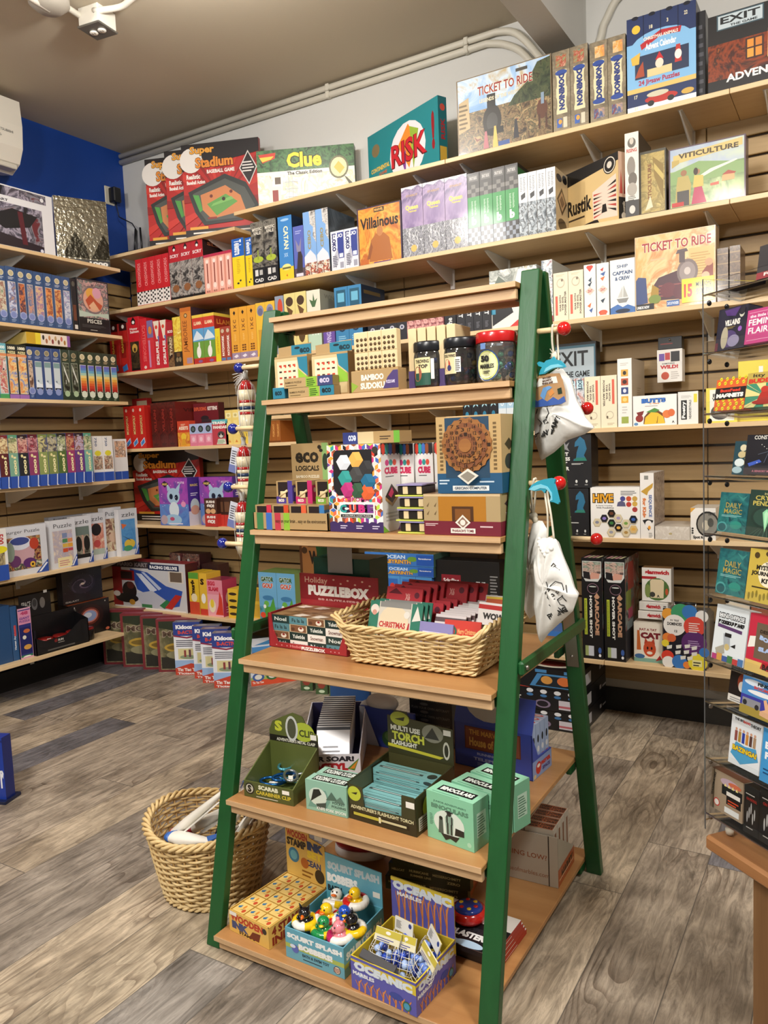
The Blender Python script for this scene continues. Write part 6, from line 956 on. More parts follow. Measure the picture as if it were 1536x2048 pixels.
for k,(dz,lab) in enumerate(((-.025,'upper of two painted conduits running along ceiling corner of back wall'),(-.062,'lower of two painted conduits running along ceiling corner of back wall'))):
    yb=YW+.035-.017;e=onY(1030,62,yb).x-.05*k
    mb=MB();mb.tube([(XW-.03,yb,ZC+dz),(e-.10,yb,ZC+dz)]+smooth([(e-.09,yb,ZC+dz),(e+.0,yb,ZC+dz-.03),(e+.09,yb,ZC-.16),(e+.16,yb,ZC-.30),(e+.17,yb,ZC-.62)],5),.016,COND,10)
    o=tag(mb.obj('conduit'),lab,'conduit','conduits on the back wall')
    for xx in (-2.4,-1.6):MB().box(xx-.012,xx+.012,yb-.018,yb+.014,ZC+dz-.0175,ZC+dz+.0175,COND,.004).obj('clip',o)
p=[onY(*q,YW+.018) for q in ((1245,-10),(1212,40),(1203,70),(1195,110))]
tag(MB().tube(smooth([(p[0].x+.3,p[0].y,ZC-.02),(p[0].x+.02,p[0].y,ZC-.03),p[1],p[2],p[3],(p[3].x-.005,p[3].y,p[3].z-.3)],6),.016,COND,10).obj('conduit'),'curved painted conduit right of ceiling beam','conduit')
# ceiling outlet box with two conduits
pc=onZ(193,22,ZC);bx=Vector((pc.x,pc.y,ZC))
t=thing('ceiling_outlet','white ceiling outlet box with round sockets and two conduits','outlet',bx)
t.rotation_euler=(0,0,math.radians(8));GRY=plain('outlet_plate','77766f',0.35,0.5)
MB().box(-.055,.055,-.055,.055,-.075,0,AC,.004).obj('box',t)
pl=MB().box(-.06,.06,-.06,.06,-.083,-.075,GRY,.003).obj('cover_plate',t)
for sx in (-.022,.022):
    mb=MB();mb.lathe([(.016,-.088),(.018,-.086),(.018,-.083)],plain('socket_white','eeeae0',.4),(sx,0,0),16)
    for q in (-.006,.006):mb.box(sx+q-.001,sx+q+.001,-.005,.005,-.0886,-.0878,BLK)
    mb.obj('socket',pl)
iv=Matrix.Rotation(-math.radians(8),3,'Z')
def cl(px,py): return iv@(onZ(px,py,ZC-.03)-bx)
a=cl(112,0);MB().tube([(-.05,-.02,-.03),a,a+(a-Vector((-.05,-.02,-.03)))*1.5],.013,AC,10).obj('conduit',t)
a=cl(240,14);b=cl(268,-6);MB().tube(smooth([(.03,-.05,-.03),a,b,b+(b-a)*2],4),.013,AC,10).obj('conduit',t)
pc=onZ(96,-22,ZC)
t=thing('ceiling_light_mount','grey round ceiling fixture base at top left photo edge','ceiling fixture',(pc.x,pc.y,ZC))
MB().lathe([(.07,0),(.08,-.03),(.08,-.06),(.05,-.085),(.01,-.09)],plain('fixture_grey','a39c90',.5),n=24).obj('canopy',t)
MB().tube([(0,0,-.08),(0,-.35,-.05)],.012,AC,10).obj('arm',t)
# ================================================================ the green ladder rack
LX,LY,LW,TA,LT,LH,LD,PRO=-1.4315,1.3711,0.8091,0.2221,0.044,1.659,0.7997,0.026
LZ=[0.0486,0.3769,0.7287,1.0615,1.4065,1.6329]
GREEN=wood('green_paint',['0d4620','114e24','155528'],rough=0.4,ring=5,bump=0.06,axis='Z')
PLY=wood('ladder_ply',['94663c','a97848','b58552','c2925e'],rough=0.38,ring=2.5,axis='X',coat=0.15)
PLYE=wood('ladder_ply_edge',['ab875f','c8a57c','d8ba90'],rough=0.45,ring=14,axis='X')
STEEL=plain('hinge_steel','8d8880',0.32,0.9)
lad=thing('ladder_rack','green wooden A-frame ladder rack with five plywood shelves in the aisle','display rack',(LX+LW/2,LY+LD/2,0))
LO=-lad.location
def leg(u0,v0,v1):
    mb=MB();d=.026;c=.003
    P= lambda w,v:[(LX+u0,LY+v,w),(LX+u0+LT,LY+v,w),(LX+u0+LT,LY+v+d,w),(LX+u0,LY+v+d,w)]
    A,B=P(0,v0),P(LH,v1);mb.add(A+B,[(3,2,1,0),(4,5,6,7),(0,1,5,4),(1,2,6,5),(2,3,7,6),(3,0,4,7)],GREEN)
    o=mb.obj('leg',lad,LO);m=o.modifiers.new('b','BEVEL');m.width=c;m.segments=2
    return o
for u0 in (0,LW-LT):
    lf=leg(u0,0,LH*TA);lr=leg(u0+(.0005 if u0 else -.0005),LD-.026,LD-.026-LH*TA)
    for o,s_,side in ((lf,1,0),(lr,-1,1)):
        w0,w1=.66,.86;v= lambda w:(w*TA+.0265 if s_>0 else LD-.0265-w*TA)
        mb=MB();k=.0025*s_
        mb.prism([(LX+u0+.006,LY+v(w0),w0),(LX+u0+LT-.006,LY+v(w0),w0),(LX+u0+LT-.006,LY+v(w1),w1),(LX+u0+.006,LY+v(w1),w1)],(0,k,0),STEEL)
        for w_ in (.69,.83):mb.ball((LX+u0+LT/2,LY+v(w_)+k,w_),.005,STEEL,8)
        h=mb.obj('hinge_plate',o);h.location=(0,0,0)
for i,h in enumerate(LZ):
    a,b=LY+h*TA-PRO,LY+LD-h*TA+PRO;x0,x1=LX+LT+.0015,LX+LW-LT-.0015
    sh=MB().box(x0,x1,a,b,h-.014,h-.0007,PLY,.0015).obj('shelf',lad,LO)
    mb=MB();mb.box(x0,x1,a-.0012,a-.0001,h-.0135,h-.0012,PLYE);mb.box(x0+.004,x1-.004,a+.011,a+.026,h-.040,h-.0145,PLYE,.002)
    mb.obj('edge_moulding',sh)
    MB().box(x0+.004,x1-.004,b-.026,b-.011,h-.040,h-.0145,PLYE,.002).obj('edge_moulding',sh)
    for x in (x0+.001,x1-.017):
        for y in (a+.032,b-.078):MB().box(x,x+.016,y,y+.046,h-.04,h-.0145,GREEN,.003).obj('support_cleat',sh)
# level brace bars outside the legs
for u in (-.014,LW):
    y=LY+.155+.02;w_=solZ(1338,LX+LW,y)
    mb=MB().box(LX+u,LX+u+.014,LY+w_*TA,LY+LD-w_*TA,w_-.016,w_+.016,GREEN,.005)
    br=mb.obj('brace_bar',lad,LO)
    MB().ball((LX+u+(.015 if u>0 else -.001),LY+w_*TA+.02,w_),.006,STEEL,8).obj('bolt',br)
DOWEL=wood('dowel_wood',['d2b283','e0c497','e8d0a6'],rough=0.5,ring=4,axis='X')
REDB=plain('red_lacquer','c01616',0.12,coat=0.6);BLUB=plain('blue_lacquer','101f7e',0.12,coat=0.6)
PEG={}
def peg(px,py,side,rear,mat,key,ln=.062):
    X=LX-ln if side<0 else LX+LW+ln;w_=1.0
    for _ in range(6):
        Y=LY+LD-w_*TA-.013 if rear else LY+w_*TA+.013;w_=solZ(py,X,Y)
    X=solX(px,Y,w_)
    x0=LX if side<0 else LX+LW
    o=MB().tube([(x0-.004*side,Y,w_),(X,Y,w_)],.0062,DOWEL,10).obj('peg',lad,LO)
    MB().ball((X,Y,w_),.0155,mat,20).obj('knob',o);PEG[key]=Vector((X,Y,w_))
for k,q in enumerate([(478,735),(466,857),(457,974),(445,1087)]):peg(*q,-1, False,BLUB,f'L{k}')
peg(1128,657,1, False,REDB,'R0');peg(1118,966,1, False,REDB,'R2');peg(1174,817,1, True,REDB,'R1');peg(1193,1078,1, True,REDB,'R3')

def lfy(i): return LY+LZ[i]*TA-PRO
def lb(i,x0,x1,py,base,F=(),Rt=(),T=(),L=(),n=1,sb=.02,dep=.08,name='puzzle_box',lab='',cat='puzzle',grp=None,z=None,gap=.001,rz=0.0):
    """boxes on ladder shelf i, fronts between pixel columns, set back sb from its edge"""
    zz=LZ[i] if z is None else z;Y=lfy(i)+sb;X0,X1=solX(x0,Y,zz),solX(x1,Y,zz);h=solZ(py,(X0+X1)/2,Y)-zz;wd=(X1-X0)/n;out=[]
    o=MB().gbox(wd-gap,dep,h,base,F=F,R=Rt,T=T,L=L).obj(name)
    for k in range(n):
        c=o if k==0 else o.copy()
        if k:COL.objects.link(c)
        c.location=(X0+wd*(k+.5),Y+dep/2,zz);c.rotation_euler=(0,0,rz);tag(c,lab.replace('%',ORD[k]),cat,grp);out.append(c)
    return out
class Frame:
    """local frame of a product standing on a shelf: origin front left bottom corner, x along its front, y into depth"""
    def __init__(s,pl,pr_,z):
        s.a=onZ(*pl,z);b=onZ(*pr_,z);d=b-s.a;s.w=d.length;s.rz=math.atan2(d.y,d.x);s.z=z
        s.ux=d.normalized();s.uy=Vector((-s.ux.y,s.ux.x,0))
    def P(s,x,y,z=0): return s.a+s.ux*x+s.uy*y+Vector((0,0,z))
    def h(s,py,x=0,y=0):p=s.P(x,y); return solZ(py,p.x,p.y)-s.z
    def dep(s,px,py,z):  # depth of a back corner seen at this pixel, at height z
        q=onZ(px,py,s.z+z)-s.P(s.w,0,z); return q.dot(s.uy)
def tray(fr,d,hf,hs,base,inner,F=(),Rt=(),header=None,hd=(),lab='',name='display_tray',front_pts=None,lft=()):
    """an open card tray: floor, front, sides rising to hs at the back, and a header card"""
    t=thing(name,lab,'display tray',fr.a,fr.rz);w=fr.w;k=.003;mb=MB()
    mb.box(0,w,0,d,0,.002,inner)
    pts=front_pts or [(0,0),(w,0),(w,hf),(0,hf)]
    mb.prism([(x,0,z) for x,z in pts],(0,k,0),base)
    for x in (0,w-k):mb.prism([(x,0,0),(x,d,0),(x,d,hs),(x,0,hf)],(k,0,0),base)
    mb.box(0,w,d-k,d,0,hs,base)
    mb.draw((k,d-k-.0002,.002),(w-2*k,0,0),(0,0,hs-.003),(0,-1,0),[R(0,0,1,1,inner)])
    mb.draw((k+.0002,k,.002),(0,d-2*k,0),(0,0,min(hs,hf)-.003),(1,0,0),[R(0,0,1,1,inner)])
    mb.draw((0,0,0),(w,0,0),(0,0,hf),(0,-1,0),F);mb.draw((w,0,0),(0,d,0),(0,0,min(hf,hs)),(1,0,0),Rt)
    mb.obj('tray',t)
    if header:
        hz,pts=header;mb=MB();mb.prism([(x*w,d+.0005,hs*.5+z*(hz-hs*.5)) for x,z in pts],(0,.0025,0),base)
        mb.draw((0,d+.0005,hs*.98),(w,0,0),(0,0,hz-hs*.98),(0,-1,0),hd);mb.obj('header_card',t)
    return t
SQ=[(0,0),(1,0),(1,1),(0,1)]
def box_in(fr,x,y,z,w,d,h,base,name,lab,cat,grp=None,rz=0.0,src=None,tilt=None,**faces):
    p=fr.P(x+w/2,y+d/2,z)
    if src:o=src.copy();COL.objects.link(o)
    else:o=MB().gbox(w,d,h,base,**faces).obj(name)
    o.location=p;o.rotation_euler=(tilt or 0,0,fr.rz+rz)
    return tag(o,lab,cat,grp)

# ---------------------------------------------------------------- bottom shelf
z=LZ[0]
# stamp tray
KY='dfb65c'
fr=Frame((460,1859),(539,1900),z);hf=fr.h(1818);D0=max(.16,min(.3,fr.dep(653,1775,hf)))
st=[R(0,0,1,1,'dfb65c'),Tx('WOODEN',.45,.74,.82,.34,'b8321f',0,.05),Tx('INK',.28,.38,.42,.36,'3a4a78',0,.08),Tx('STAMPS',.45,.12,.4,.14,'2a1a12',0,.05),('c',.9,.75,.14,'2a2018'),('p',[(.5,.1),(.75,.1),(.8,.5),(.6,.45)],'6a2a1c'),R(.02,.8,.2,.98,'efece4')]
sR=[R(0,0,1,1,'dfb65c'),Tx('4 STAMP',.3,.7,.5,.4,'8c2a1a',0,.05),Tx('INK SET',.35,.25,.6,.4,'8c2a1a',0,.05),('e',.8,.4,.1,.3,'3a6a9c')]
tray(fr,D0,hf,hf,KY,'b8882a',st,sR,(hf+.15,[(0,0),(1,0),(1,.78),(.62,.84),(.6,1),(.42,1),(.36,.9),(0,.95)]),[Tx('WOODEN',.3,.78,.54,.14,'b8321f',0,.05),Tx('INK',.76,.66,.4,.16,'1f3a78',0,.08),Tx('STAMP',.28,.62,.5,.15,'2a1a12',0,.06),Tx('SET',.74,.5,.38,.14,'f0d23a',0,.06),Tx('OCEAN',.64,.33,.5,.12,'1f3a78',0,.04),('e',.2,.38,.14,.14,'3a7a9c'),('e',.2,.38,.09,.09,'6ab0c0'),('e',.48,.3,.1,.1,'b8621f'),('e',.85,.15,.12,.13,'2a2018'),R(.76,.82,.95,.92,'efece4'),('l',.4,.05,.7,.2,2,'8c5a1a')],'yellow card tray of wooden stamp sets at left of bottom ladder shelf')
tp=[R(0,0,1,1,'e8c878'),('p',[(.1,.55),(.3,.75),(.35,.5),(.2,.4)],'3f78a0'),('e',.75,.3,.12,.17,'c8502e'),('e',.55,.65,.07,.2,'d8882e'),('p',[(.4,.3),(.62,.42),(.6,.36)],'2a2018')]+frame('b8862c',.03)
nx,ny=3,5;bw,bd=(fr.w-.008)/nx,(D0-.008)/ny;src= None
for j in range(ny):
    for i in range(nx):
        o=box_in(fr,.004+bw*i+.0005,.004+bd*j+.0005,.0025,bw-.001,bd-.001,hf-.004,'dfb65c','stamp_box',f'small yellow stamp box in tray, {["left", "middle", "right"][i]} column, {["front row", "second row", "third row", "fourth row", "back row"][j]}','stamp set','stamp boxes in the yellow tray',src=src,T=tp);src=src or o
# bobbers tray
fr=Frame((573,1912),(690,1959),z);hf=fr.h(1853);D0=fr.dep(766,1819,hf)
D0=max(.16,min(.24,D0));CY='64a8be'
sq=[R(0,0,1,1,CY),R(0,.36,1,.5,'a8b85a'),Tx('SQUIRT SPLASH',.5,.76,.94,.2,'eef2f2',0,.07),Tx('BOBBERS!',.52,.5,.58,.2,'eef2f2',0,.08),Tx('BATH & SWIM TOY',.52,.25,.46,.1,'16384a',0,.04),('l',.3,.1,.75,.17,1,'16384a'),('c',.17,.38,.14,'5a6ab8'),('e',.13,.45,.05,.06,'d8e0f0'),('c',.88,.2,.13,'2a2018'),('c',.88,.2,.11,'d8d0c0'),('l',.82,.13,.94,.28,3,'8c3a2a')]
sqR=[R(0,0,1,1,CY),R(0,.3,1,.44,'a8b85a'),Tx('SQUIRT SPLASH',.5,.62,.9,.3,'eef2f2',0,.07),('e',.2,.3,.1,.2,'5a6ab8')]
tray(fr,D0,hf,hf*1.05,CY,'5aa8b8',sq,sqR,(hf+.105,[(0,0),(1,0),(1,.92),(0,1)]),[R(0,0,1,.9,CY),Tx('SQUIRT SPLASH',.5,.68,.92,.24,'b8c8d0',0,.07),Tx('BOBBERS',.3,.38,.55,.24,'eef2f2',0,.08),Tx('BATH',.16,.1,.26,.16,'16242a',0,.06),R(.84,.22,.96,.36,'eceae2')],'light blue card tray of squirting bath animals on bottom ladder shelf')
def plas(n,c): return plain('toy_'+n,c,0.18,coat=0.5)
YEL,WHT,RED,BLU,BKT,PNK,GRN,ORG=plas('yellow','f0c81c'),plas('white','efece2'),plas('red','c8201c'),plas('blue','1c50b8'),plas('black','15151a'),plas('pink','e88a96'),plas('green','1f8a4a'),plas('orange','e86a14')
def bobber(body,ring,kind,lab,x,y,zz,rz,tilt=0.0):
    t=thing('bath_toy',lab,'bath toy',fr.P(x,y,zz),0,'bath animals in the blue tray',rot=(tilt,0,fr.rz+rz));s=.018
    mb=MB();mb.ball((0,0,s*1.0),s*1.05,body,14,(1,1,.95));mb.ball((0,-s*.15,s*2.35),s*.85,body,14,(1,1,.95))
    for sx in (-1,1):mb.ball((sx*s*1.0,0,s*1.5),s*.45,body,8,(.5,1,.8))
    if kind=='penguin':
        mb.ball((0,-s*.5,s*.9),s*.75,WHT,12);[mb.tube([(sx*s*.5,0,s*3),(sx*s*.75,0,s*3.6)],[s*.22,s*.05],body,6) for sx in (-1,1)]
    if kind=='pig':[mb.ball((sx*s*.55,0,s*3.1),s*.3,body,8) for sx in (-1,1)]
    mb.obj('body',t)
    if kind=='duck':MB().ball((0,-s*1.0,s*2.2),s*.42,ORG,10,(1,1,.5)).obj('beak',t)
    elif kind=='penguin':MB().tube([(0,-s*.8,s*2.3),(0,-s*1.4,s*2.2)],[s*.35,s*.06],ORG,8).obj('beak',t)
    elif kind=='pig':MB().tube([(0,-s*.8,s*2.3),(0,-s*1.15,s*2.3)],[s*.36,s*.36],PNK,10).obj('snout',t)
    else:MB().ball((0,-s*.95,s*2.25),s*.35,YEL,8,(1,1,.5)).obj('beak',t)
    mb=MB()
    for sx in (-1,1):mb.ball((sx*s*.32,-s*.9,s*2.65),s*.13,BKT,6)
    mb.obj('eyes',t)
    mb=MB();n=20;R_,r_=s*1.35,s*.55
    for q in range(n):
        a0,a1=2*math.pi*q/n,2*math.pi*(q+1)/n;m=ring[(q//4)%len(ring)]
        V=[((R_+r_*math.cos(b))*math.cos(a),(R_+r_*math.cos(b))*math.sin(a),s*1.1+r_*math.sin(b)) for a in (a0,a1) for b in [2*math.pi*k/8 for k in range(8)]]
        mb.add(V,[(k,(k+1)%8,8+(k+1)%8,8+k) for k in range(8)],m, True)
    mb.obj('swim_ring',t); return t
w_,dd=fr.w,D0;up=hf-.028
bobber(BKT,[YEL,WHT],'penguin','black penguin bath toy in yellow ring at front left of blue tray',w_*.19,.038,up+.010,.3)
bobber(YEL,[RED,WHT],'duck','yellow duck bath toy in red white ring in middle of blue tray',w_*.42,.075,up+.012,-.1)
bobber(YEL,[WHT,RED],'duck','largest yellow duck bath toy, upright at back of blue tray',w_*.72,dd-.045,up+.04,-.3)
bobber(WHT,[YEL,WHT],'duck','white bath toy with yellow striped ring at back left of blue tray',w_*.30,dd-.04,up+.006,.2,-.5)
bobber(BLU,[WHT,GRN],'bird','blue bird bath toy in green white ring at right of blue tray',w_*.68,.085,up+.014,.6)
bobber(PNK,[WHT,plas('magenta','b81e5a')],'pig','pink pig bath toy in magenta ring at front right of blue tray',w_*.80,.036,up+.008,-.5)
bobber(BKT,[YEL,WHT],'penguin','black penguin bath toy in yellow ring behind pink pig',w_*.88,.07,up+.01,-.9)
bobber(GRN,[YEL,GRN],'bird','green bath toy at front middle of blue tray',w_*.50,.042,up+.002,.3)
# oceanic marbles tray
fr=Frame((704,1974),(834,2035),z);hf=fr.h(1910);D0=max(.13,min(.22,fr.dep(914,1884,hf)));OC='5a5ab0'
coral=[]
for i in range(9):
    x=.12+.095*i;coral+=[('p',[(x-.012,.0),(x+.012,.0),(x+.02,.3),(x-.004,.3)],'d88a4a'),('p',[(x,.18),(x+.05,.36),(x+.045,.4),(x-.008,.24)],'d88a4a'),('p',[(x+.008,.12),(x-.045,.32),(x-.05,.29),(x,.08)],'c8763a')]
oc=[R(0,0,1,1,OC),('p',[(0,.92),(1,.92),(1,.62),(.6,.7),(0,.86)],'d9c23a'),('e',.15,.5,.05,.08,'8aa0e0')]+coral+[('e',.7,.35,.1,.1,'3a4a9c'),Tx('OCEANIC',.5,.76,.9,.26,'d8e4f0',0,.09),Tx('MARBLES',.2,.52,.34,.12,'eef2f6',0,.04),('c',.86,.2,.14,'3a6a4a'),('c',.86,.2,.1,'4a9ac0')]
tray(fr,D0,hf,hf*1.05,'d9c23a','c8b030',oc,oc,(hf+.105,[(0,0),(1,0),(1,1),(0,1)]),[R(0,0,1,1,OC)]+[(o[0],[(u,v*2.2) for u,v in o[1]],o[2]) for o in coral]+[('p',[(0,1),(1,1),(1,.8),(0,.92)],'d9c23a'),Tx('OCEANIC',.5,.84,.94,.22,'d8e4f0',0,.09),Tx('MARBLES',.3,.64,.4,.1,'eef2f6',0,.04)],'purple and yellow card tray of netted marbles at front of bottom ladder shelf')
NETM=clear('net_film',(.85,.9,1),.1,.2,.12)
MBL=[plain('marble_'+c,c,.08,coat=.5) for c in ('2a4ab8','6a8ad8','a8c0e8','1c2a6a')]
def marble_bag(x,y,zz,rz,tx,ty,lab):
    t=thing('marble_bag',lab,'marble bag',fr.P(x,y,zz),0,'marble bags in the purple tray',rot=(tx,ty,fr.rz+rz));mb=MB();rnd=random.Random(lab)
    for k in range(22):mb.ball((rnd.uniform(-.026,.026),rnd.uniform(-.012,.012),.008+rnd.random()*.045),.0078,MBL[k%4],8)
    o=mb.obj('marbles',t);o['kind']='stuff'
    mb=MB();n=10
    for a in range(n):
        q=2*math.pi*a/n;mb.tube([(.036*math.cos(q)*s_,.02*math.sin(q)*s_,h_) for h_,s_ in ((0,.5),(.015,1),(.04,1),(.062,.8))],.0006,WHT,4)
    for h_,s_ in ((.01,.85),(.022,1),(.034,1),(.046,.95)):mb.tube([(.036*math.cos(2*math.pi*a/12)*s_,.02*math.sin(2*math.pi*a/12)*s_,h_) for a in range(12)],.0006,WHT,4,closed=True)
    mb.obj('net',t)
    MB().gbox(.062,.003,.03,'e8e2c0',z=.058,F=[R(0,.5,1,1,'c8b848'),('l',.1,.1,.8,.4,2,'5a5a9c'),('e',.5,.75,.1,.12,'efece4')],B=[R(0,0,1,1,'e6e6e2'),('l',.08,.2,.4,.8,9,'2a2a2a'),('c',.85,.7,.18,'2a3f8c')]).obj('header_card',t)
marble_bag(fr.w*.25,.05,hf*.35,.3,-.35,.2,'netted marble bag lying at left of purple tray')
marble_bag(fr.w*.42,.10,hf*.45,2.9,.2,.1,'netted marble bag with white barcode card raised at back of purple tray')
marble_bag(fr.w*.55,.055,hf*.3,-.2,-.5,-.2,'netted marble bag in middle of purple tray')
marble_bag(fr.w*.78,.06,hf*.35,-.5,-.3,.3,'netted marble bag upright at right of purple tray')
marble_bag(fr.w*.72,.11,hf*.42,2.5,.3,-.2,'netted marble bag with white card leaning at back right of purple tray')
MB().gbox(.09,.02,.03,'3a3a3e').obj('marble_pouch', None,fr.P(fr.w*.35,.025,hf*.72),(.5,.2,fr.rz+.1));tag(bpy.data.objects['marble_pouch'],'dark grey pouch lying at front edge of purple tray','pouch')
# whoopee packs, olive model boxes, cushions, grey marble tray
wb=[R(0,0,1,1,'e6e2da'),R(.3,0,1,.62,'15151a'),R(0,.62,.35,1,'e8e8ea'),Tx('DR\'S',.08,.85,.1,.16,'b8202a',90,.06),Tx('GAS',.2,.82,.16,.28,'15151a',90,.08),Tx('WHOOPEE',.58,.42,.36,.12,'2a2a30',0,.05),Tx('BLASTER',.62,.28,.4,.14,'f0f0ee',0,.06),('e',.7,.08,.16,.08,'b8d4ec'),('e',.5,.06,.1,.07,'b8d4ec'),('p',[(.0,.3),(.3,.5),(.3,.1)],'c8301f')]
whs= None
a=onZ(1003,1943,z);b=onZ(1057,1868,z);e=(b-a);rzw=math.atan2(e.y,e.x)-math.pi/2;dw=e.length
for k in range(4):
    uy=e.normalized();ux=Vector((uy.y,-uy.x,0));c=a-ux*.12+uy*(dw/2-.01*k)+Vector((0,0,.013*k))
    o=MB().gbox(.23,dw,.0125,'b8201c',F=[R(0,0,1,1,'1a1416')],R=[R(0,0,1,1,'a82420'),('l',.2,.3,.8,.6,1,'e0d8d0')],T=wb).obj('joke_pack') if whs is None else whs.copy()
    if whs is not None:COL.objects.link(o)
    whs=whs or o;o.location=c;o.rotation_euler=(0,0,rzw);tag(o,['lowest','second from bottom','third from bottom','topmost'][k]+' of four flat black white joke packs right of purple tray','toy pack','joke packs')
ct=onZ(938,1838,c.z+.0128);ct.z=c.z+.0128
t=thing('whoopee_cushion','round red and blue blaster toy lying on top joke pack','toy',ct,rzw)
MB().lathe([(.02,0),(.04,.006),(.046,.016),(.042,.028),(.03,.034)],RED,n=28).obj('case',t)
MB().lathe([(.036,.031),(.03,.037),(.012,.040)],plas('deep_blue','24409c'),n=24).obj('dome',t)
mb=MB();[mb.ball((.02*math.cos(q),.02*math.sin(q),.039),.006,YEL if i%2 else RED,8,(1,1,.4)) for i,q in enumerate([k*1.05 for k in range(6)])];mb.obj('stickers',t)
OL='3c3f22'
fo=Frame((775,1780),(905,1806),z)
for k in range(4):
    o=MB().gbox(.235,.12,.0365,OL,F=[R(0,0,1,1,'45482a'),Tx('HURRICANE',.38,.68,.24,.2,'d0c890',0,.03),Tx('HELLCAT',.12,.6,.16,.18,'d0c890',0,.03),Tx('MESSERSCHMITT',.72,.68,.34,.2,'d0c890',0,.03),Tx('SUMMER LINE',.4,.35,.26,.18,'d0c890',0,.03),Tx('ZERO',.8,.3,.16,.2,'d0c890',0,.03)],R=[R(0,0,1,1,'b8622e'),R(0,0,.2,1,'4a4a24')],T=[R(0,0,1,1,'2a2c16')]).obj('model_kit_box')
    p=fo.P(.12+.012*((k*7)%3-1),.07,.037*k);o.location=p;o.rotation_euler=(0,0,fo.rz+.02*(-1)**k)
    tag(o,['lowest','second from bottom','third from bottom','topmost'][k]+' of four flat olive aeroplane kit boxes under second shelf','model kit','olive kit boxes')
fm=Frame((985,1744),(1117,1777),z);hm=fm.h(1675,fm.w,0);dm_=.155
t=tray(fm,dm_,hm*.985,hm*.34,'b8b0a0','a89f8e',[R(0,0,1,1,'bdb5a5'),Tx('RUNNING LOW?',.42,.55,.84,.1,'9c5a3a',0,.01),Tx('houseofmarbles.com',.5,.2,.74,.09,'9c6a4a',0,0),R(.86,0,.875,1,'2a2420')],[R(0,0,1,1,'b05a30'),Tx('HARRY',.55,.5,.7,.5,'2a1a14',0,.06),R(.05,.3,.95,.4,'d8a880')],lab='grey card tray lettered in brown at back of bottom ladder shelf')
hb=[R(0,0,1,1,'a85a34'),Tx('HARRY LOWES',.5,.68,.9,.34,'2a1a14',0,.06),Tx('TRICK & DUST',.5,.28,.9,.3,'2a1a14',0,.06)]+frame('d0c8b8',.04)
src= None
for j in range(4):
    for i in range(2):
        o=box_in(fm,fm.w*(.06+.44*i),.008+.036*j,.003,fm.w*.43,.0345,hm*1.06-.0*j,'c8c0b0','puzzle_box',f'{["left", "right"][i]} small brown lettered box in grey tray, {["front", "second", "third", "back"][j]} row','puzzle','brown lettered boxes',src=src,T=hb,R=[R(0,0,1,1,'d8d0c4'),R(.3,.1,.7,.9,'8c5a3c')]);src=src or o
# red, white and blue inflatable behind the trays
t=thing('inflatable_ring','red white and blue rolled inflatable behind blue tray on bottom shelf','inflatable',onZ(705,1735,z)+Vector((0,.06,0)),.2)
for nm_,x0_,x1_,m in (('blue_end',.005,.105,plain('vinyl_blue','2a62a8',.3)),('red_band',-.035,.005,plain('vinyl_red','a8202c',.3)),('white_band',-.06,-.035,plain('vinyl_white','e0dcd8',.3))):
    mb=MB();mb.lathe([(.055 if x0_>0 else .075,x0_),(.08,x0_+.01),(.08,x1_-.01),(.06 if x1_>.1 else .08,x1_)],m,(0,0,.08),24,rot=Matrix.Rotation(math.radians(-12),3,'X'));mb.obj(nm_,t)

# ---------------------------------------------------------------- second shelf
z=LZ[1]
OLG='5a6430'
fr=Frame((489,1591),(588,1613),z);hf=fr.h(1560);D0=max(.12,min(.2,fr.dep(627,1519,hf+.06)))
cb=[R(0,0,1,1,'4a5226'),('c',.12,.55,.36,'15160f'),('c',.12,.55,.28,'b8b8a8'),Tx('S',.12,.55,.08,.46,'15160f',0,.06),Tx('SCARAB',.5,.74,.4,.28,'d8dcc0',0,.06),Tx('CARABINER CLIP',.6,.4,.7,.24,'c8b83a',0,.03),('l',.25,.1,.85,.2,1,'c8c8b8'),R(.78,.62,.92,.86,'eceae2')]
t=tray(fr,D0,hf,hf+.065,OLG,'59632f',cb,[R(0,0,1,1,'4a5226')],(hf+.15,[(0,0),(1,0),(1,.62),(.82,.72),(.7,.95),(.5,1),(.3,.9),(.08,.78),(0,.6)]),[R(0,0,1,.22,'17180f'),Tx('ADVENTURER\'S METAL CLASP',.55,.1,.8,.1,'e0e0d0',0,.03),('e',.72,.44,.22,.3,'a8b83a'),Tx('S',.2,.52,.16,.34,'c8d040',0,.06),Tx('CLIP',.78,.4,.3,.22,'3a4020',0,.03),('e',.48,.5,.13,.4,'c8ccc8'),('e',.48,.5,.09,.32,'4a4e3a'),R(.86,.24,.98,.4,'eceae2')],'olive card tray of metal clips at left of second ladder shelf')
CHR=plain('clip_blue','1c5a9c',0.2,0.7);CHT=plain('clip_teal','5aa8b8',0.2,0.6);CHS=plain('clip_silver','b8bcc0',0.2,0.9)
for k,(x,y,m,q) in enumerate(((.25,.05,CHR,.3),(.45,.06,CHR,1.0),(.62,.05,CHS,2.2),(.5,.09,CHT,.1),(.75,.08,CHS,.7),(.3,.1,CHT,1.8))):
    P=[];rr=.035
    for a in range(16):
        b=2*math.pi*a/16;P.append((rr*math.cos(b)*1.0,rr*.5*math.sin(b),0.004))
    t=thing('carabiner_clip',['front left blue','middle blue','front silver','back teal','right silver','back left teal'][k]+' metal clip lying in olive tray','clip',fr.P(fr.w*x,D0*.2+y,.012+.012*(k%3)),0,'clips in the olive tray',rot=(.15,.1*(k%2),fr.rz+q))
    MB().tube(P,.0038,m,8,closed=True).obj('ring',t);MB().box(-.012,.012,-.006,.006,-.003,-.001,[WHT,CHT][k%2]).obj('label',t)
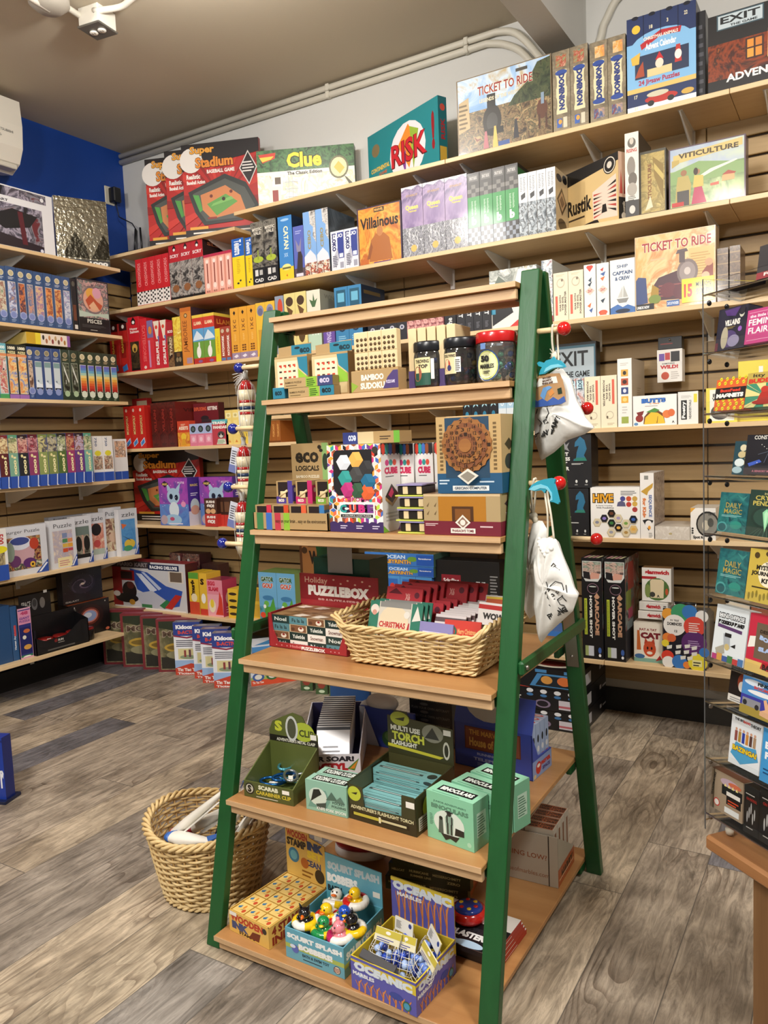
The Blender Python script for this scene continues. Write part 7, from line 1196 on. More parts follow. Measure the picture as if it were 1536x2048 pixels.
# flying toy tray with white packets
fr=Frame((628,1552),(722,1545),z)
fr=Frame((600,1551),(722,1549),z);hf=fr.h(1510);PUR='4a4a80'
D0=.26
tray(fr,D0,hf,hf+.06,'e0e0ea',PUR,[R(0,0,1,1,'e6e4ea'),Tx('FOR SOAR!',.5,.78,.8,.26,'2a2a34',0,.06),Tx('DACTYL',.45,.4,.7,.36,'b8202c',0,.08),('p',[(.78,.3),(.98,.8),(.9,.2)],'4a8a3a'),('p',[(.82,.3),(.96,.7),(.9,.3)],'e0902e')],lab='white and purple card tray packed with silver flyer packets, second ladder shelf')
PKT=plain('foil_packet','d6d4d4',0.25,0.25)
src= None
for k in range(15):
    if src is None:
        mb=MB().box(-.048,.048,-.002,.002,0,.125,PKT,.0015);mb.draw((-.048,-.002,0),(.096,0,0),(0,0,.125),(0,-1,0),[R(.0,.9,1,.97,'2a2a30'),('l',.2,.2,.8,.6,4,'a8a8b0')]);o=mb.obj('flyer_packet');src=o
    else:o=src.copy();COL.objects.link(o)
    o.location=fr.P(fr.w*.52,.016+.0125*k,.004+.002*k);o.rotation_euler=(-.62,0,fr.rz)
    tag(o,'silver flyer packet standing in the white and purple tray, one of a leaning row','packet','silver flyer packets in one leaning row')
# folding cutlery boxes
TL='8ab8a4'
cu=[R(0,0,1,1,TL),('p',[(.05,.1),(.2,.7),(.5,.75),(.6,.4),(.5,.15)],'6a9a8c'),('e',.3,.5,.22,.3,'c8d8cc'),('p',[(.12,.3),(.2,.72),(.34,.76),(.4,.6),(.3,.5)],'1c2420'),('p',[(.25,.25),(.5,.35),(.48,.15),(.3,.1)],'3a4a44'),('p',[(.5,.45),(.64,.75),(.78,.5)],'4a6a5c'),('p',[(.7,.45),(.85,.65),(.95,.45)],'5a7a6c'),Tx('POCKET',.8,.4,.3,.08,'3a5a50'),Tx('FOLDING',.8,.28,.34,.08,'3a5a50'),Tx('KNIFE FORK SPOON',.62,.12,.7,.1,'e6f0e8',0,.03)]
fr=Frame((613,1617),(695,1637),z);hc_=fr.h(1558);dc=.04
for k in range(2):
    box_in(fr,.004*k,.0005+(dc+.003)*k,0,fr.w,dc,hc_,TL,'cutlery_box',['front','rear'][k]+' of two mint green camping cutlery boxes on second ladder shelf','cutlery set','mint cutlery boxes',F=cu,R=[R(0,0,1,1,'7aa894')],T=[R(0,0,1,1,'9ac4b0'),R(.12,.15,.95,.85,'1a1f1c'),Tx('FOLDING CUTLERY',.53,.5,.76,.5,'dfe8e0',0,.05)])
# torch tray
fr=Frame((698,1635),(834,1675),z);hf=fr.h(1599,fr.w,0);D0=max(.18,min(.3,fr.dep(903,1530,hf+.03)));w_=fr.w
tf=[R(0,0,1,.42,'2c2a18'),Tx('ADVENTURER\'S FLASHLIGHT TORCH',.5,.36,.92,.1,'d8d4a8',0,.03),R(.06,.12,.9,.24,'15150c'),R(.08,.14,.5,.22,'b8b040'),R(.5,.15,.86,.21,'c8c49a'),R(.46,.1,.49,.26,'e0dcb8'),('e',.1,.72,.1,.2,'b8c43a'),('p',[(.05,.72),(.15,.78),(.13,.7)],'2a2a14'),R(.86,.72,.98,.88,'eceae2')]
pts=[(0,0),(w_,0),(w_,hf),(w_*.8,hf),(w_*.79,hf*.44),(w_*.24,hf*.40),(w_*.22,hf*.92),(0,hf*.95)]
tray(fr,D0,hf,hf+.012,'3a3a1e','4c4a2a',tf,[R(0,0,1,1,'3a371e'),('e',.3,.6,.14,.3,'b8c43a'),R(.05,.1,.5,.45,'c8c8b8'),('l',.08,.12,.45,.42,5,'3a3a3a')],(hf+.125,[(0,0),(1,0),(1,.86),(.62,.88),(.36,.9),(.3,1),(.12,1),(.06,.9),(0,.9)]),[('e',.2,.82,.15,.16,'a8b03a'),('p',[(.12,.8),(.28,.88),(.26,.78)],'2a2a14'),Tx('MULTI USE',.28,.6,.46,.12,'e6e6d8',0,.05),Tx('TORCH',.32,.42,.5,.2,'c8cf4a',0,.05),Tx('FLASHLIGHT',.26,.26,.4,.1,'e6e6d8',0,.04),('p',[(0,.15),(.8,.08),(.86,.14),(0,.22)],'c8c43a'),('e',.7,.62,.16,.2,'8a8a7a'),('p',[(.58,.5),(.7,.76),(.8,.5)],'3a3a34'),('e',.9,.3,.05,.2,'c8c8b8'),('e',.9,.3,.03,.14,'2a2a18'),R(.86,.64,.97,.76,'eceae2')],'dark olive card tray of torch boxes in middle of second ladder shelf',front_pts=pts)
TQ='7ab0b0'
to=[R(0,0,1,1,TQ),R(.05,.3,.75,.5,'3a4a4a'),R(.1,.36,.7,.42,'c8d8d4'),('l',.1,.65,.8,.85,2,'4a6a6a'),('e',.88,.5,.07,.3,'2a3434')]
src= None
cnt=0
for row,(y0_,n_) in enumerate(((.006,3),(.052,3),(.10,5),(.148,5))):
    for k in range(n_):
        if y0_+.045>D0-.003: continue
        hh=(hf*.97 if row>1 else hf*.55)/n_
        if src is None or row==2 and k==0:
            o=box_in(fr,.006,y0_,.0025+hh*k,w_-.012,.044,hh-.0012,TQ,'torch_box','','torch',F=to,R=[R(0,0,1,1,'6aa0a0')],T=to);src=o
        else:o=box_in(fr,.006,y0_,.0025+hh*k,w_-.012,.044,hh-.0012,TQ,'torch_box','','torch',src=src)
        tag(o,f'pale teal torch box in dark olive tray, {["front", "second", "third", "back"][row]} row, {["lowest", "second up", "third up", "fourth up", "fifth up"][k]}','torch','torch boxes in the olive tray')
# binocular boxes
MN='86c8a4'
bi=[R(0,0,1,1,MN),Tx('JUNIOR ADVENTURER\'S',.5,.82,.7,.05,'3a6a54',0,.02),Tx('BINOCULARS',.5,.72,.8,.1,'5a8a70',0,.06),('e',.48,.42,.33,.27,'d8e6dc'),('p',[(.42,.2),(.56,.2),(.58,.55),(.5,.66),(.4,.55)],'8aa898'),('e',.49,.63,.05,.05,'2a2a28'),('e',.49,.67,.09,.02,'15181a'),R(.43,.44,.46,.6,'2a2f2c'),R(.53,.42,.56,.58,'2a2f2c'),R(.44,.2,.47,.44,'1c201e'),R(.52,.2,.55,.42,'1c201e'),('p',[(.25,.18),(.36,.18),(.35,.48),(.27,.48)],'4a5a52'),('e',.31,.5,.04,.04,'1c201e'),('p',[(.6,.22),(.8,.24),(.8,.36),(.62,.38)],'1f2422'),('p',[(.3,.18),(.7,.2),(.62,.08),(.5,.12),(.4,.06)],'1f2422'),('l',.06,.3,.14,.55,8,'4a7a62'),('c',.9,.12,.05,'a8d8bc')]
biT=[R(0,0,1,1,'96d2b0'),R(.14,.25,.9,.7,'15181a'),Tx('BINOCULARS',.52,.48,.68,.28,'e6f0e8',0,.06),('l',.1,.08,.9,.16,1,'4a8a6a')]
biR=[R(0,0,1,1,'74b492'),R(.2,.25,.8,.75,'b8d8c4'),('l',.24,.28,.76,.72,8,'4a7a62')]
fr=Frame((856,1672),(949,1706),z);hb_=fr.h(1579);db=max(.04,min(.075,fr.dep(976,1588,hb_)))
for k,(dx,dy) in enumerate(((0,0),(.022,db+.006),(.03,2*db+.012))):
    box_in(fr,dx,dy,0,fr.w,db,hb_,MN,'binoculars_box',['front','middle','rear'][k]+' of three mint green binocular boxes at right of second ladder shelf','binoculars box','mint binocular boxes',F=bi,R=biR,T=biT,rz=[0,-.06,-.1][k])
# blue display of small blue boxes, seen from behind
RB_='3a4fb0'
fr=Frame((911,1526),(1066,1563),z);hp=fr.h(1472,fr.w,0)
t=thing('display_tray','royal blue card display with brown plaque at back right of second ladder shelf','display tray',fr.a,fr.rz);mb=MB();k=.003;w_=fr.w;dq=.12
mb.box(0,w_,0,dq,0,.002,RB_);mb.box(0,w_,0,k,0,hp,RB_);mb.box(0,w_,dq-k,dq,0,hp*.42,RB_)
for x in (0,w_-k):mb.prism([(x,0,0),(x,dq,0),(x,dq,hp*.42),(x,dq*.3,hp*.45),(x,0,hp)],(k,0,0),RB_)
mb.draw((0,0,0),(w_,0,0),(0,0,hp),(0,-1,0),[R(.14,.42,.86,.94,'6a3a2c'),R(.155,.44,.845,.92,'8c5240'),Tx('THE MARVELLOUS',.5,.82,.6,.12,'d8a85a',0,.03),Tx('House of Marbles',.5,.6,.6,.2,'e0b86a',0,.04),Tx('RUNNING LOW?',.5,.34,.4,.06,'a8b4e0'),Tx('TELEPHONE',.5,.22,.5,.07,'a8b4e0'),('l',.3,.08,.7,.16,2,'8a9ad8')])
mb.draw((w_,0,0),(0,dq,0),(0,0,hp*.4),(1,0,0),[R(0,0,1,1,'8aa4d8'),('e',.3,.5,.14,.34,'c8302a'),('e',.3,.62,.08,.1,'f0ece4'),Tx('SNORKEL',.68,.62,.5,.24,'c8302a',0,.1),Tx('SPACE',.7,.3,.4,.2,'3a3a8c',0,.06),('e',.1,.14,.07,.12,'d8c89a')])
mb.obj('tray',t)
mb=MB();mb.prism([(0,.0,hp),(w_,.0,hp),(w_,-.0+.03,hp+.085),(0,.03,hp+.085)],(0,.0025,0),RB_);e2=[(w_*(.42+.3*math.cos(q)),.0,0) for q in (0,1)]
mb.draw((0,-.0005,hp),(w_,0,0),(0,.03,.085),(0,-.943,.33),[('e',.45,.75,.34,.62,'bcbab4')]);mb.obj('header_card',t)
bb=[R(0,0,1,1,'a8bce0'),('e',.5,.7,.2,.08,'22242c'),('e',.5,.5,.25,.06,'e8ecf4'),('l',.2,.15,.8,.4,5,'c86a6a')];src= None
for i in range(3):
    for j in range(4):
        o=box_in(fr,w_*(.34+.22*i),.007+.027*j,.003,w_*.2,.0255,hp*1.12,'a0b8e0','rocket_box',f'{["left", "middle", "right"][i]} pale blue toy box in royal blue display, {["nearest", "second", "third", "farthest"][j]} row','toy box','pale blue boxes in the blue display',src=src,R=bb,T=[R(0,0,1,1,'b8c8e4'),('e',.5,.5,.35,.3,'c84a4a'),('e',.5,.5,.2,.15,'f0e0dc')]);src=src or o
# boxes behind: tall blue header, black stack, white film
p=onZ(700,1520,z)
def back_card(px0,px1,yt,Yb,base,F,lab,dep=.012,z_=None,name='display_card',cat='display card'):
    zz=LZ[1] if z_ is None else z_;X0,X1=solX(px0,Yb,zz),solX(px1,Yb,zz);h=solZ(yt,(X0+X1)/2,Yb)-zz
    return tag(MB().gbox(X1-X0,dep,h,base,F=F).obj(name, None,((X0+X1)/2,Yb+dep/2,zz)),lab,cat)
back_card(664,742,1362,1.985,'2a62ac',[R(0,0,1,1,'2a68b4'),R(.1,.34,.9,.46,'c8863a'),('e',.3,.4,.14,.05,'3a2a1c')],'tall blue display card behind silver packets under third shelf')
back_card(722,830,1420,1.90,'2c3f94',[R(0,0,1,1,'30449c'),('p',[(0,0),(.35,0),(.1,1),(0,1)],'c4c8d8'),('e',.55,.25,.14,.22,'3a6a44'),('e',.55,.32,.09,.12,'6a9a5a')],'dark blue dinosaur display card with pale edge behind torch tray')
bk_=[R(0,0,1,1,'17171a')]+[Tx('PLAN YOUR OWN ARTCRAFT',.5,.9-.16*i,.9,.05,'6a6a64',0,.02) for i in range(5)]+[('e',.35,.82-.16*i,.1,.03,'5a5a58') for i in range(5)]
back_card(822,906,1392,1.97,'17171a',bk_,'black lettered box standing behind torch tray header',.04,name='display_box',cat='box')
t=thing('cloth_bag','crumpled white bag tucked under third ladder shelf','bag',onZ(760,1500,z)*0+Vector((solX(760,1.93,.66),1.93,solZ(1405,solX(760,1.93,.66),1.93))))
MB().ball((0,0,0),.05,plain('white_film','cfcdca',.5),16,(1.1,.6,.55)).ball((-.05,0,-.02),.03,MAT['white_film'],12,(1,.6,.7)).obj('sack',t)
tag(MB().gbox(.024,.03,.042,'e6e2da',F=[R(.0,.0,.6,.6,'2a1f1a'),('e',.5,.3,.3,.2,'d8803a'),R(.0,.75,.5,1,'d8d03a')],R=[R(0,0,1,1,'e0ddd6'),R(.25,.1,.75,.35,'3a3a3a'),R(.25,.45,.75,.7,'3a3a3a')]).obj('toy_box', None,onZ(1026,1621,z)+Vector((0,.015,0)),(0,0,.2)),'tiny white and black toy box alone beside right ladder leg','toy box')
# ---------------------------------------------------------------- third shelf
z=LZ[2]
WR='a02a30'
fr=Frame((539,1292),(695,1314),z);hf=fr.h(1224);D0=.15;w_=fr.w
t=thing('display_tray','dark red holiday card display of little puzzle boxes on third ladder shelf','display tray',fr.a,fr.rz);mb=MB();k=.003
mb.box(0,w_,0,D0,0,.002,WR);mb.box(0,w_,D0-k,D0,0,hf+.01,WR)
for x in (0,w_-k):mb.box(x,x+k,0,D0,0,hf*.98,WR)
fh=hf*.16;mb.box(0,w_,0,k,0,fh,WR);mb.prism([(0,0,fh),(w_*.12,0,fh),(w_*.06,0,hf*.5),(w_*.04,0,hf*.98),(0,0,hf*.98)],(0,k,0),WR);mb.prism([(w_,0,fh),(w_*.9,0,fh),(w_*.95,0,hf*.5),(w_*.97,0,hf*.98),(w_,0,hf*.98)],(0,k,0),WR)
mb.draw((0,0,0),(w_,0,0),(0,0,fh),(0,-1,0),[Tx('Holiday',.38,.5,.2,.6,'d88a8a',0,.02),Tx('PUZZLEBOX',.58,.45,.3,.6,'f0ece6',0,.06)]+[('e',.1+.07*i,.5,.008,.1,'d8a0a0') for i in range(3)]+[('e',.8+.05*i,.5,.008,.1,'d8a0a0') for i in range(3)])
mb.obj('tray',t)
mb=MB();hz=.085;mb.box(-.004,w_+.004,D0+.001,D0+.004,hf*.5,hf+hz,WR)
mb.draw((-.004,D0+.001,hf),(w_+.008,0,0),(0,0,hz),(0,-1,0),[R(0,0,1,1,'8c2028'),Tx('Holiday',.22,.76,.3,.26,'c8a08a',0,.01),Tx('PUZZLEBOX',.5,.44,.78,.36,'f4efe8',0,.08),Tx('BRAINTEASERS',.5,.12,.52,.12,'d8a8a0',0,.04)]+[('e',.45+.09*i,.78+.06*(-1)**i,.014,.03,'c8a08a') for i in range(6)]);mb.obj('header_card',t)
fronts=[('1d3230','e8ece4','Yuletide'),('5a8a94','2a3a3a','Fa la la'),('e8e4dc','6a3a34','Snowman'),('7a5238','e0c8a8',''),('243c3a','dfe8e0','Noel')]
bh=(hf-.008)/4;bw=(w_-.02)/4;k=0;seen={}
for d_ in range(3):
    for c_ in range(4):
        for r_ in range(4):
            if d_>0 and r_<3: continue
            q=(c_*2+r_*3+d_)%5;base,ink,word=fronts[q];vis=d_==0
            if q not in seen:
                F=[R(0,0,1,1,base),Tx(word,.5,.5,.7,.5,ink,0,.02)]+frame('c8b898' if q==3 else base,.05) if word else [R(0,0,1,1,base),('e',.65,.45,.16,.3,'e6dccc'),('e',.65,.6,.08,.14,'8c2a24'),('e',.2,.4,.1,.2,'5a3a28')]+frame('c8b898',.06)
                F2=[R(0,0,1,1,'8c6a44'),('p',[(.1,.2),(.6,.1),(.9,.6),(.3,.8)],'e6dccc' if q%2 else 'a8845a'),('l',.6,.1,.95,.3,2,'5a4028')]
                seen[q]=box_in(fr,.01+bw*c_+.0005,.005+.046*d_,.003+bh*r_,bw-.001,.045,bh-.0008,base,'puzzle_box','','puzzle',F=F,T=F2);o=seen[q]
            else:o=box_in(fr,.01+bw*c_+.0005,.005+.046*d_,.003+bh*r_,bw-.001,.045,bh-.0008,base,'puzzle_box','','puzzle',src=seen[q])
            tag(o,f'little {["dark green", "teal", "white", "brown", "pine green"][q]} puzzle box in red holiday display, {["first", "second", "third", "fourth"][c_]} column, '+(['lowest','second up','third up','top'][r_]+' row' if vis else f'top, {["", "second", "third"][d_]} from front'),'puzzle','little boxes in the holiday display')
# green card back and grey flap, behind
Yb=lfy(2)+.30
o=back_card(634,745,1117,Yb,'0f3f34',[R(0,0,1,1,'154a3e')],'dark green box behind red holiday display, seen from its back',.10,z_=z,name='display_box',cat='box')
MB().gbox(.085,.003,.075,'a8aaae').obj('folded_flap',o,(.0,-.054,solZ(1117,o.location.x,Yb)-z-.042))
# ---- wicker
WK=wood('wicker',['b8955e','cdae76','dcc28e','e6d2a4'],rough=0.55,ring=8,axis='X',scale=(4,1,1))
WK2=wood('wicker_dark',['a07c48','b8945e','c9a970'],rough=0.6,ring=8,axis='X',scale=(4,1,1))
def weave(name,path,z0,z1,rows,r,nst,t,lean=0.0,rim=.009,foot=True):
    """path(q, v): a point on the wall, q 0..1 around, v 0..1 upward, and its outward normal"""
    mb=MB();per=4
    for k in range(rows):
        v=(k+.5)/rows;P=[];rr=random.uniform(.85,1.12)
        for i in range(nst*per):
            q=i/(nst*per);p,n=path(q,v);a=math.cos(math.pi*i/per)*(1 if k%2 else -1)
            P.append(p+n*(a*r*1.05)+Vector((0,0,random.uniform(-.0006,.0006))))
        mb.tube(P,r*rr,WK,5,closed=True)
    mb.obj('woven_wall',t)
    mb=MB()
    for i in range(nst):
        mb.tube([path((i)/nst,v)[0] for v in (0,.33,.66,1.0)],r*.8,WK2,5)
    mb.obj('stakes',t)['kind']='stuff'
    for nm_,v,rr,tw in (('rim',1.0,rim,5),('foot_band',.0,rim*.8,5)):
        mb=MB()
        for ph in range(3):
            P=[]
            for i in range(nst*6):
                q=i/(nst*6);p,n=path(q,v);a=2*math.pi*(i/6*.5+ph/3);P.append(p+n*(rr*.8*math.cos(a))+Vector((0,0,rr*.6*math.sin(a))))
            mb.tube(P,rr*.5,WK,5,closed=True)
        mb.obj(nm_,t)
# rectangular tray basket on shelf three
A_,B_,C_=onZ(709,1325,z),onZ(949,1356,z),onZ(996,1300,z)
ux=(B_-A_).normalized();uy=Vector((-ux.y,ux.x,0));wl=(B_-A_).length;dl=max(.17,min(.26,(C_-B_).dot(uy)));rzb=math.atan2(ux.y,ux.x)
hfB=solZ(1288,B_.x+.01,B_.y-.02)-z;hfB=max(.07,min(.13,hfB))
t=thing('wicker_tray','rectangular pale wicker tray full of red cards on third ladder shelf','basket',A_+ux*wl/2+uy*dl/2+Vector((0,0,.0095)),rzb)
def rpath(q,v):
    L_=2*(wl+dl);s_=q*L_;f=.045*v
    w2,d2=wl/2,dl/2;up=hfB*v*(1.0)+.0
    cs=[(-w2,-d2),(w2,-d2),(w2,d2),(-w2,d2)];ln=[wl,dl,wl,dl];i=0
    while i<3 and s_>ln[i]:s_-=ln[i];i+=1
    a,b=Vector(cs[i]+(0,)),Vector(cs[(i+1)%4]+(0,));p=a.lerp(b,min(1,s_/ln[i]))
    n=Vector((0,-1,0)),Vector((1,0,0)),Vector((0,1,0)),Vector((-1,0,0))
    x=p.x*(1+f/w2*.9);y=p.y*(1+f*.5/d2)
    m=min(1,s_/ln[i]);nn=n[i]
    if m<.06:nn=(n[i]+n[i-1]).normalized()
    if m>.94:nn=(n[i]+n[(i+1)%4]).normalized()
    side=.028*v*max(0,abs(p.x)/w2-.86)/.14 if i in (0,2) else .028*v
    return Vector((x,y,up+side)),nn
weave('wicker',rpath,0,hfB,15,.0032,34,t,rim=.008)
mb=MB().box(-wl/2,wl/2,-dl/2,dl/2,-.004,0,WK2);mb.obj('base',t)
bk0=t.location
def bp(x,y,zz): return bk0+ux*x+uy*y+Vector((0,0,zz))
xm_=[R(0,0,1,1,'d8d2c4'),R(0,0,.18,1,'2f7a64'),R(.8,0,1,1,'2f7a64'),R(.62,0,.78,.5,'b82a34'),('e',.48,.5,.28,.42,'e8d8b8'),R(.2,.86,.78,1,'8c8c88'),Tx('CHRISTMAS',.46,.42,.5,.15,'c23a3a',0,.04),('l',.28,.2,.66,.3,1,'8c2a2a'),('c',.1,.78,.13,'e8dcd0'),('c',.1,.7,.07,'d89a8a'),('p',[(.82,.55),(.9,.95),(.98,.6)],'e8e4da'),('c',.72,.7,.09,'e8e4da'),('c',.9,.25,.09,'e8e4da'),R(.84,.02,.96,.12,'b82a34')]
red=[R(0,0,1,1,'c23a44'),Tx('X6',.6,.8,.14,.16,'e8a8a0',0,.05),('c',.85,.85,.07,'6a2a3a'),('l',.1,.55,.5,.7,2,'e08a8a'),Tx('HOLIDAY',.85,.4,.4,.12,'7a1a22',70,.05),('p',[(.05,.85),(.25,.98),(.45,.85)],'6a2030')]
rs= None
for k in range(11):
    col_=0 if k<4 else (1 if k<8 else 2)
    x,y,zz=[(-.045+.012*k,.01+.016*k,.012+.003*k) for _ in (0,)][0] if k<4 else ((-.10+.012*(k-4),.005+.018*(k-4),.03+.004*k) if k<8 else (.0+.022*(k-8),.065+.012*(k-8),.055))
    if rs is None:o=MB().gbox(.115,.006,.115,'b8303a',F=red,T=[R(0,0,1,1,'d85a5a')]).obj('card_pack');rs=o
    else:o=rs.copy();COL.objects.link(o)
    o.location=bp(x,y,zz);o.rotation_euler=(-.28,0,rzb-.12)
    tag(o,'red holiday sticker pack leaning in wicker tray behind green Christmas pack','card pack','red packs in the wicker tray')
src= None
for k in range(3):
    if src is None:o=MB().gbox(.16,.004,.10,'2f7a64',F=xm_).obj('card_pack');src=o
    else:o=src.copy();COL.objects.link(o)
    o.location=bp(-.09+.008*k,-.055+.010*k,.035+.001*k);o.rotation_euler=(-.3,0,rzb-.06)
    tag(o,['front','middle','rear'][k]+' of three green Christmas packs with cream oval in wicker tray','card pack','green Christmas packs')
stp=[R(0,0,1,1,'d8cfcf'),R(0,.8,1,.92,'4a2a30'),R(0,.55,1,.65,'b8303a'),('e',.5,.3,.3,.2,'8a3a44')];src= None
for k in range(12):
    if src is None:o=MB().gbox(.085,.004,.095,'d0c8c8',F=stp,T=[R(0,0,1,1,'4a2c34')]).obj('card_pack');src=o
    else:o=src.copy();COL.objects.link(o)
    o.location=bp(.055+.006*k,-.055+.0135*k,.022+.0022*k);o.rotation_euler=(-.5,0,rzb-.05)
    tag(o,'white edged card pack in the long leaning row right of red packs','card pack','white edged packs in a leaning row')
ch=[R(0,0,1,1,'c8382c'),('c',.2,.5,.26,'2f6a4a'),('c',.2,.5,.17,'c8382c'),('c',.2,.5,.1,'e0b04a'),Tx('Merry Christmas',.62,.5,.5,.3,'e8a86a',0,.03)]
for k,(x,y,zz,F,base,lab) in enumerate(((.115,-.078,.055,ch,'c8382c','red gift tag pack with green wreath at front right of wicker tray'),(.045,-.082,.045,[R(0,0,1,1,'8c86b8'),('l',.1,.3,.9,.7,2,'d8d4ec')],'8c86b8','lilac gift tag pack at front middle of wicker tray'),(.165,.0,.085,[R(0,0,1,1,'efece8'),R(0,.7,1,.9,'c23a3a'),Tx('WOW!',.5,.4,.7,.3,'3a3a3a',0,.06)],'efece8','white pack with red stripe at right of wicker tray'),(.17,.05,.09,[R(0,0,1,1,'e8c83a'),R(0,.6,.6,.9,'c85a2a')],'e8c83a','yellow pack at back right of wicker tray'),(.15,.085,.085,[R(0,0,1,1,'e4e0d8'),R(0,.5,1,.7,'b8303a')],'e4e0d8','white and red pack upright at back of wicker tray'),(.12,.035,.07,[R(0,0,1,1,'e8e6e4'),R(.2,.3,.8,.7,'2a2a2e')],'e8e6e4','white pack with black print right of leaning row'))):
    o=MB().gbox(.095,.006,.055,base,F=F).obj('card_pack', None,bp(x,y,zz),(-.25,0,rzb-.1*(k%3)));tag(o,lab,'card pack')

# ---------------------------------------------------------------- fourth shelf
z=LZ[3];KR='a88a5c';KRM=plain('kraft','a98c5e',.7)
Y4=lfy(3)
t=thing('display_tray','kraft card tray with coloured stripes and small puzzles on fourth ladder shelf','display tray',(solX(508,Y4+.012,z),Y4+.012,z));w_=solX(657,Y4+.012,z)-t.location.x;hf=solZ(1026,t.location.x+w_/2,Y4+.012)-z;D0=.15;k=.0025;mb=MB()
mb.box(0,w_,0,D0,0,.002,KRM);mb.box(0,w_,0,k,0,hf,KRM);mb.box(0,w_,D0-k,D0,0,.06,KRM)
for x in (0,w_-k):mb.prism([(x,0,0),(x,D0,0),(x,D0,.08),(x,D0*.4,hf),(x,0,hf)],(k,0,0),KRM)
mb.draw((0,0,0),(w_,0,0),(0,0,hf),(0,-1,0),[R(.05,0,.14,1,'3a7a4a'),R(.18,0,.26,1,'3a6ab8'),R(.3,0,.38,1,'b83a4a'),R(.42,0,.5,1,'8ab83a'),Tx('easy on your brain .. easy on the environment',.64,.5,.66,.28,'3a2a1a',0,.01)]);mb.obj('tray',t)
mb=MB();ht=solZ(884,t.location.x+w_*.75,Y4+.16)-z;hx0,hx1=solX(584,Y4+.163,z+.15)-t.location.x,solX(659,Y4+.163,z+.15)-t.location.x;mb.box(hx0,hx1,D0+.001,D0+.004,.05,ht,KRM)
mb.draw((hx0,D0+.001,ht-.115),(hx1-hx0,0,0),(0,0,.115),(0,-1,0),[R(.82,.1,.98,1,'8ab06a'),('e',.9,.55,.07,.2,'2a3a2c'),Tx('eco',.42,.66,.62,.26,'2a2218',0,.04),Tx('LOGICALS',.42,.40,.62,.13,'2a2218',0,.04),Tx('BAMBOO PUZZLES',.42,.2,.62,.07,'e0d4b8',0,.04),('e',.76,.9,.05,.05,'2a2218'),('e',.8,.82,.05,.04,'2a2218')]);mb.obj('header_card',t)
BAM=plain('bamboo','dcc69a',.5)
def eco_small(x,y,zz,col,nm_,src=None):
    o=thing('puzzle_box',f'kraft puzzle box with {nm_} of striped tray','puzzle',t.location+Vector((x,y,zz)),0,'small puzzles in the kraft tray')
    w2=w_*.225;h2=.062
    MB().gbox(w2,.042,h2,KRM,F=[R(.12,.3,.72,.95,'241a1c'),R(0,0,.6,.32,col),R(.72,0,1,1,col),Tx('eco',.3,.15,.36,.14,'e8e0d0',0,.04)],R=[R(0,.1,1,.8,col),Tx('eco',.4,.6,.5,.22,'e8e0d0',0,.04)],T=[R(0,0,1,1,'a88a5c')]).obj('box',o)
    MB().box(-.012,.006,-.0245,-.0215,.016,.034,BAM,.002).tube([(-.014,-.0232,.02),(.012,-.0232,.036)],.0035,BAM,6).obj('wooden_puzzle',o)
for i,(c,n_) in enumerate((('c8304a','crimson side and dark window at front left'),('c84a2a','orange red side at front second'),('d8603a','orange side at front third'),('3a78b0','blue side at front right'))):eco_small(w_*(.12+.235*i),.028,.003,c,n_)
mb=MB().box(w_*.08,w_*.98,.055,.13,.0025,.062,KRM);mb.obj('tray_step',t)
for i,(c,n_) in enumerate((('4a3a8c','purple side, back row left'),('c02a6a','magenta side, back row middle'),('7aa83a','green side, back row right'))):eco_small(w_*(.24+.27*i),.085,.063,c,n_)
# chroma cube boxes
hexc=['d8402e','1c1c22','e8a03a','2a9a94','c8307a','d8d4cc','3f6ab8','6a3a8c','b8d84a','8c4a2a','e86a4a','ecebe8']
cf=[R(0,0,1,1,'ecebe6'),R(0,0,1,.12,'3c2a5c')]
rnd=random.Random(3)
for r_ in range(12):
    for c_ in range(8):
        u,v=.0+c_*.148+(.074 if r_%2 else 0),.15+r_*.075
        if u>1.0 or v>1: continue
        h_=[(u+.068*math.sin(math.radians(60*i)),v+.048*math.cos(math.radians(60*i))) for i in range(6)]
        h_=[(min(1,max(0,p[0])),min(1,p[1])) for p in h_]
        a,b,c=rnd.sample(hexc,3);m=(u,v)
        cf+=[('p',[h_[0],h_[1],m,h_[5]],a),('p',[h_[1],h_[2],h_[3],m],b),('p',[h_[3],h_[4],h_[5],m],c)]
cf+=[R(.18,.42,.84,.94,'1b1b20'),('p',[(.1,.5),(.18,.42),(.18,.94),(.12,.9)],'1b1b20'),R(.2,.165,.86,.345,'ecebe6'),Tx('CHROMA',.52,.375,.5,.05,'c8307a',0,.03),Tx('CUBE',.52,.27,.62,.1,'2a1a3a',0,.12),Tx('C',.27,.27,.13,.095,'2a9a94',0,.06),Tx('U',.45,.27,.13,.095,'d8503a',0,.06),Tx('B',.62,.27,.13,.095,'c8307a',0,.06),Tx('E',.78,.27,.11,.095,'7a3a8c',0,.06),R(.22,.17,.82,.205,'1b1b20'),Tx('A COLORFUL LOGIC PUZZLE',.52,.188,.54,.018,'e8e6e0',0,.01),('l',.2,.04,.34,.09,2,'c8c0d8'),('l',.5,.04,.64,.09,2,'c8c0d8'),('l',.8,.04,.94,.09,2,'c8c0d8'),('c',.9,.93,.04,'3a342c')]
for u,v,c in ((.3,.82,'d8dce4'),(.62,.8,'e8b05a'),(.78,.68,'3a3a3c'),(.34,.64,'3a9a94'),(.58,.66,'4a4a4a'),(.76,.6,'2a6a8c'),(.46,.72,'2c2c30'),(.36,.5,'b83a7a'),(.62,.5,'3a5a44'),(.8,.5,'d8643a')):
    cf+=[('p',[(u-.12,v),(u,v+.06),(u+.12,v),(u,v-.06)],c)]
cf=cf[:-10]
cube_back=cf
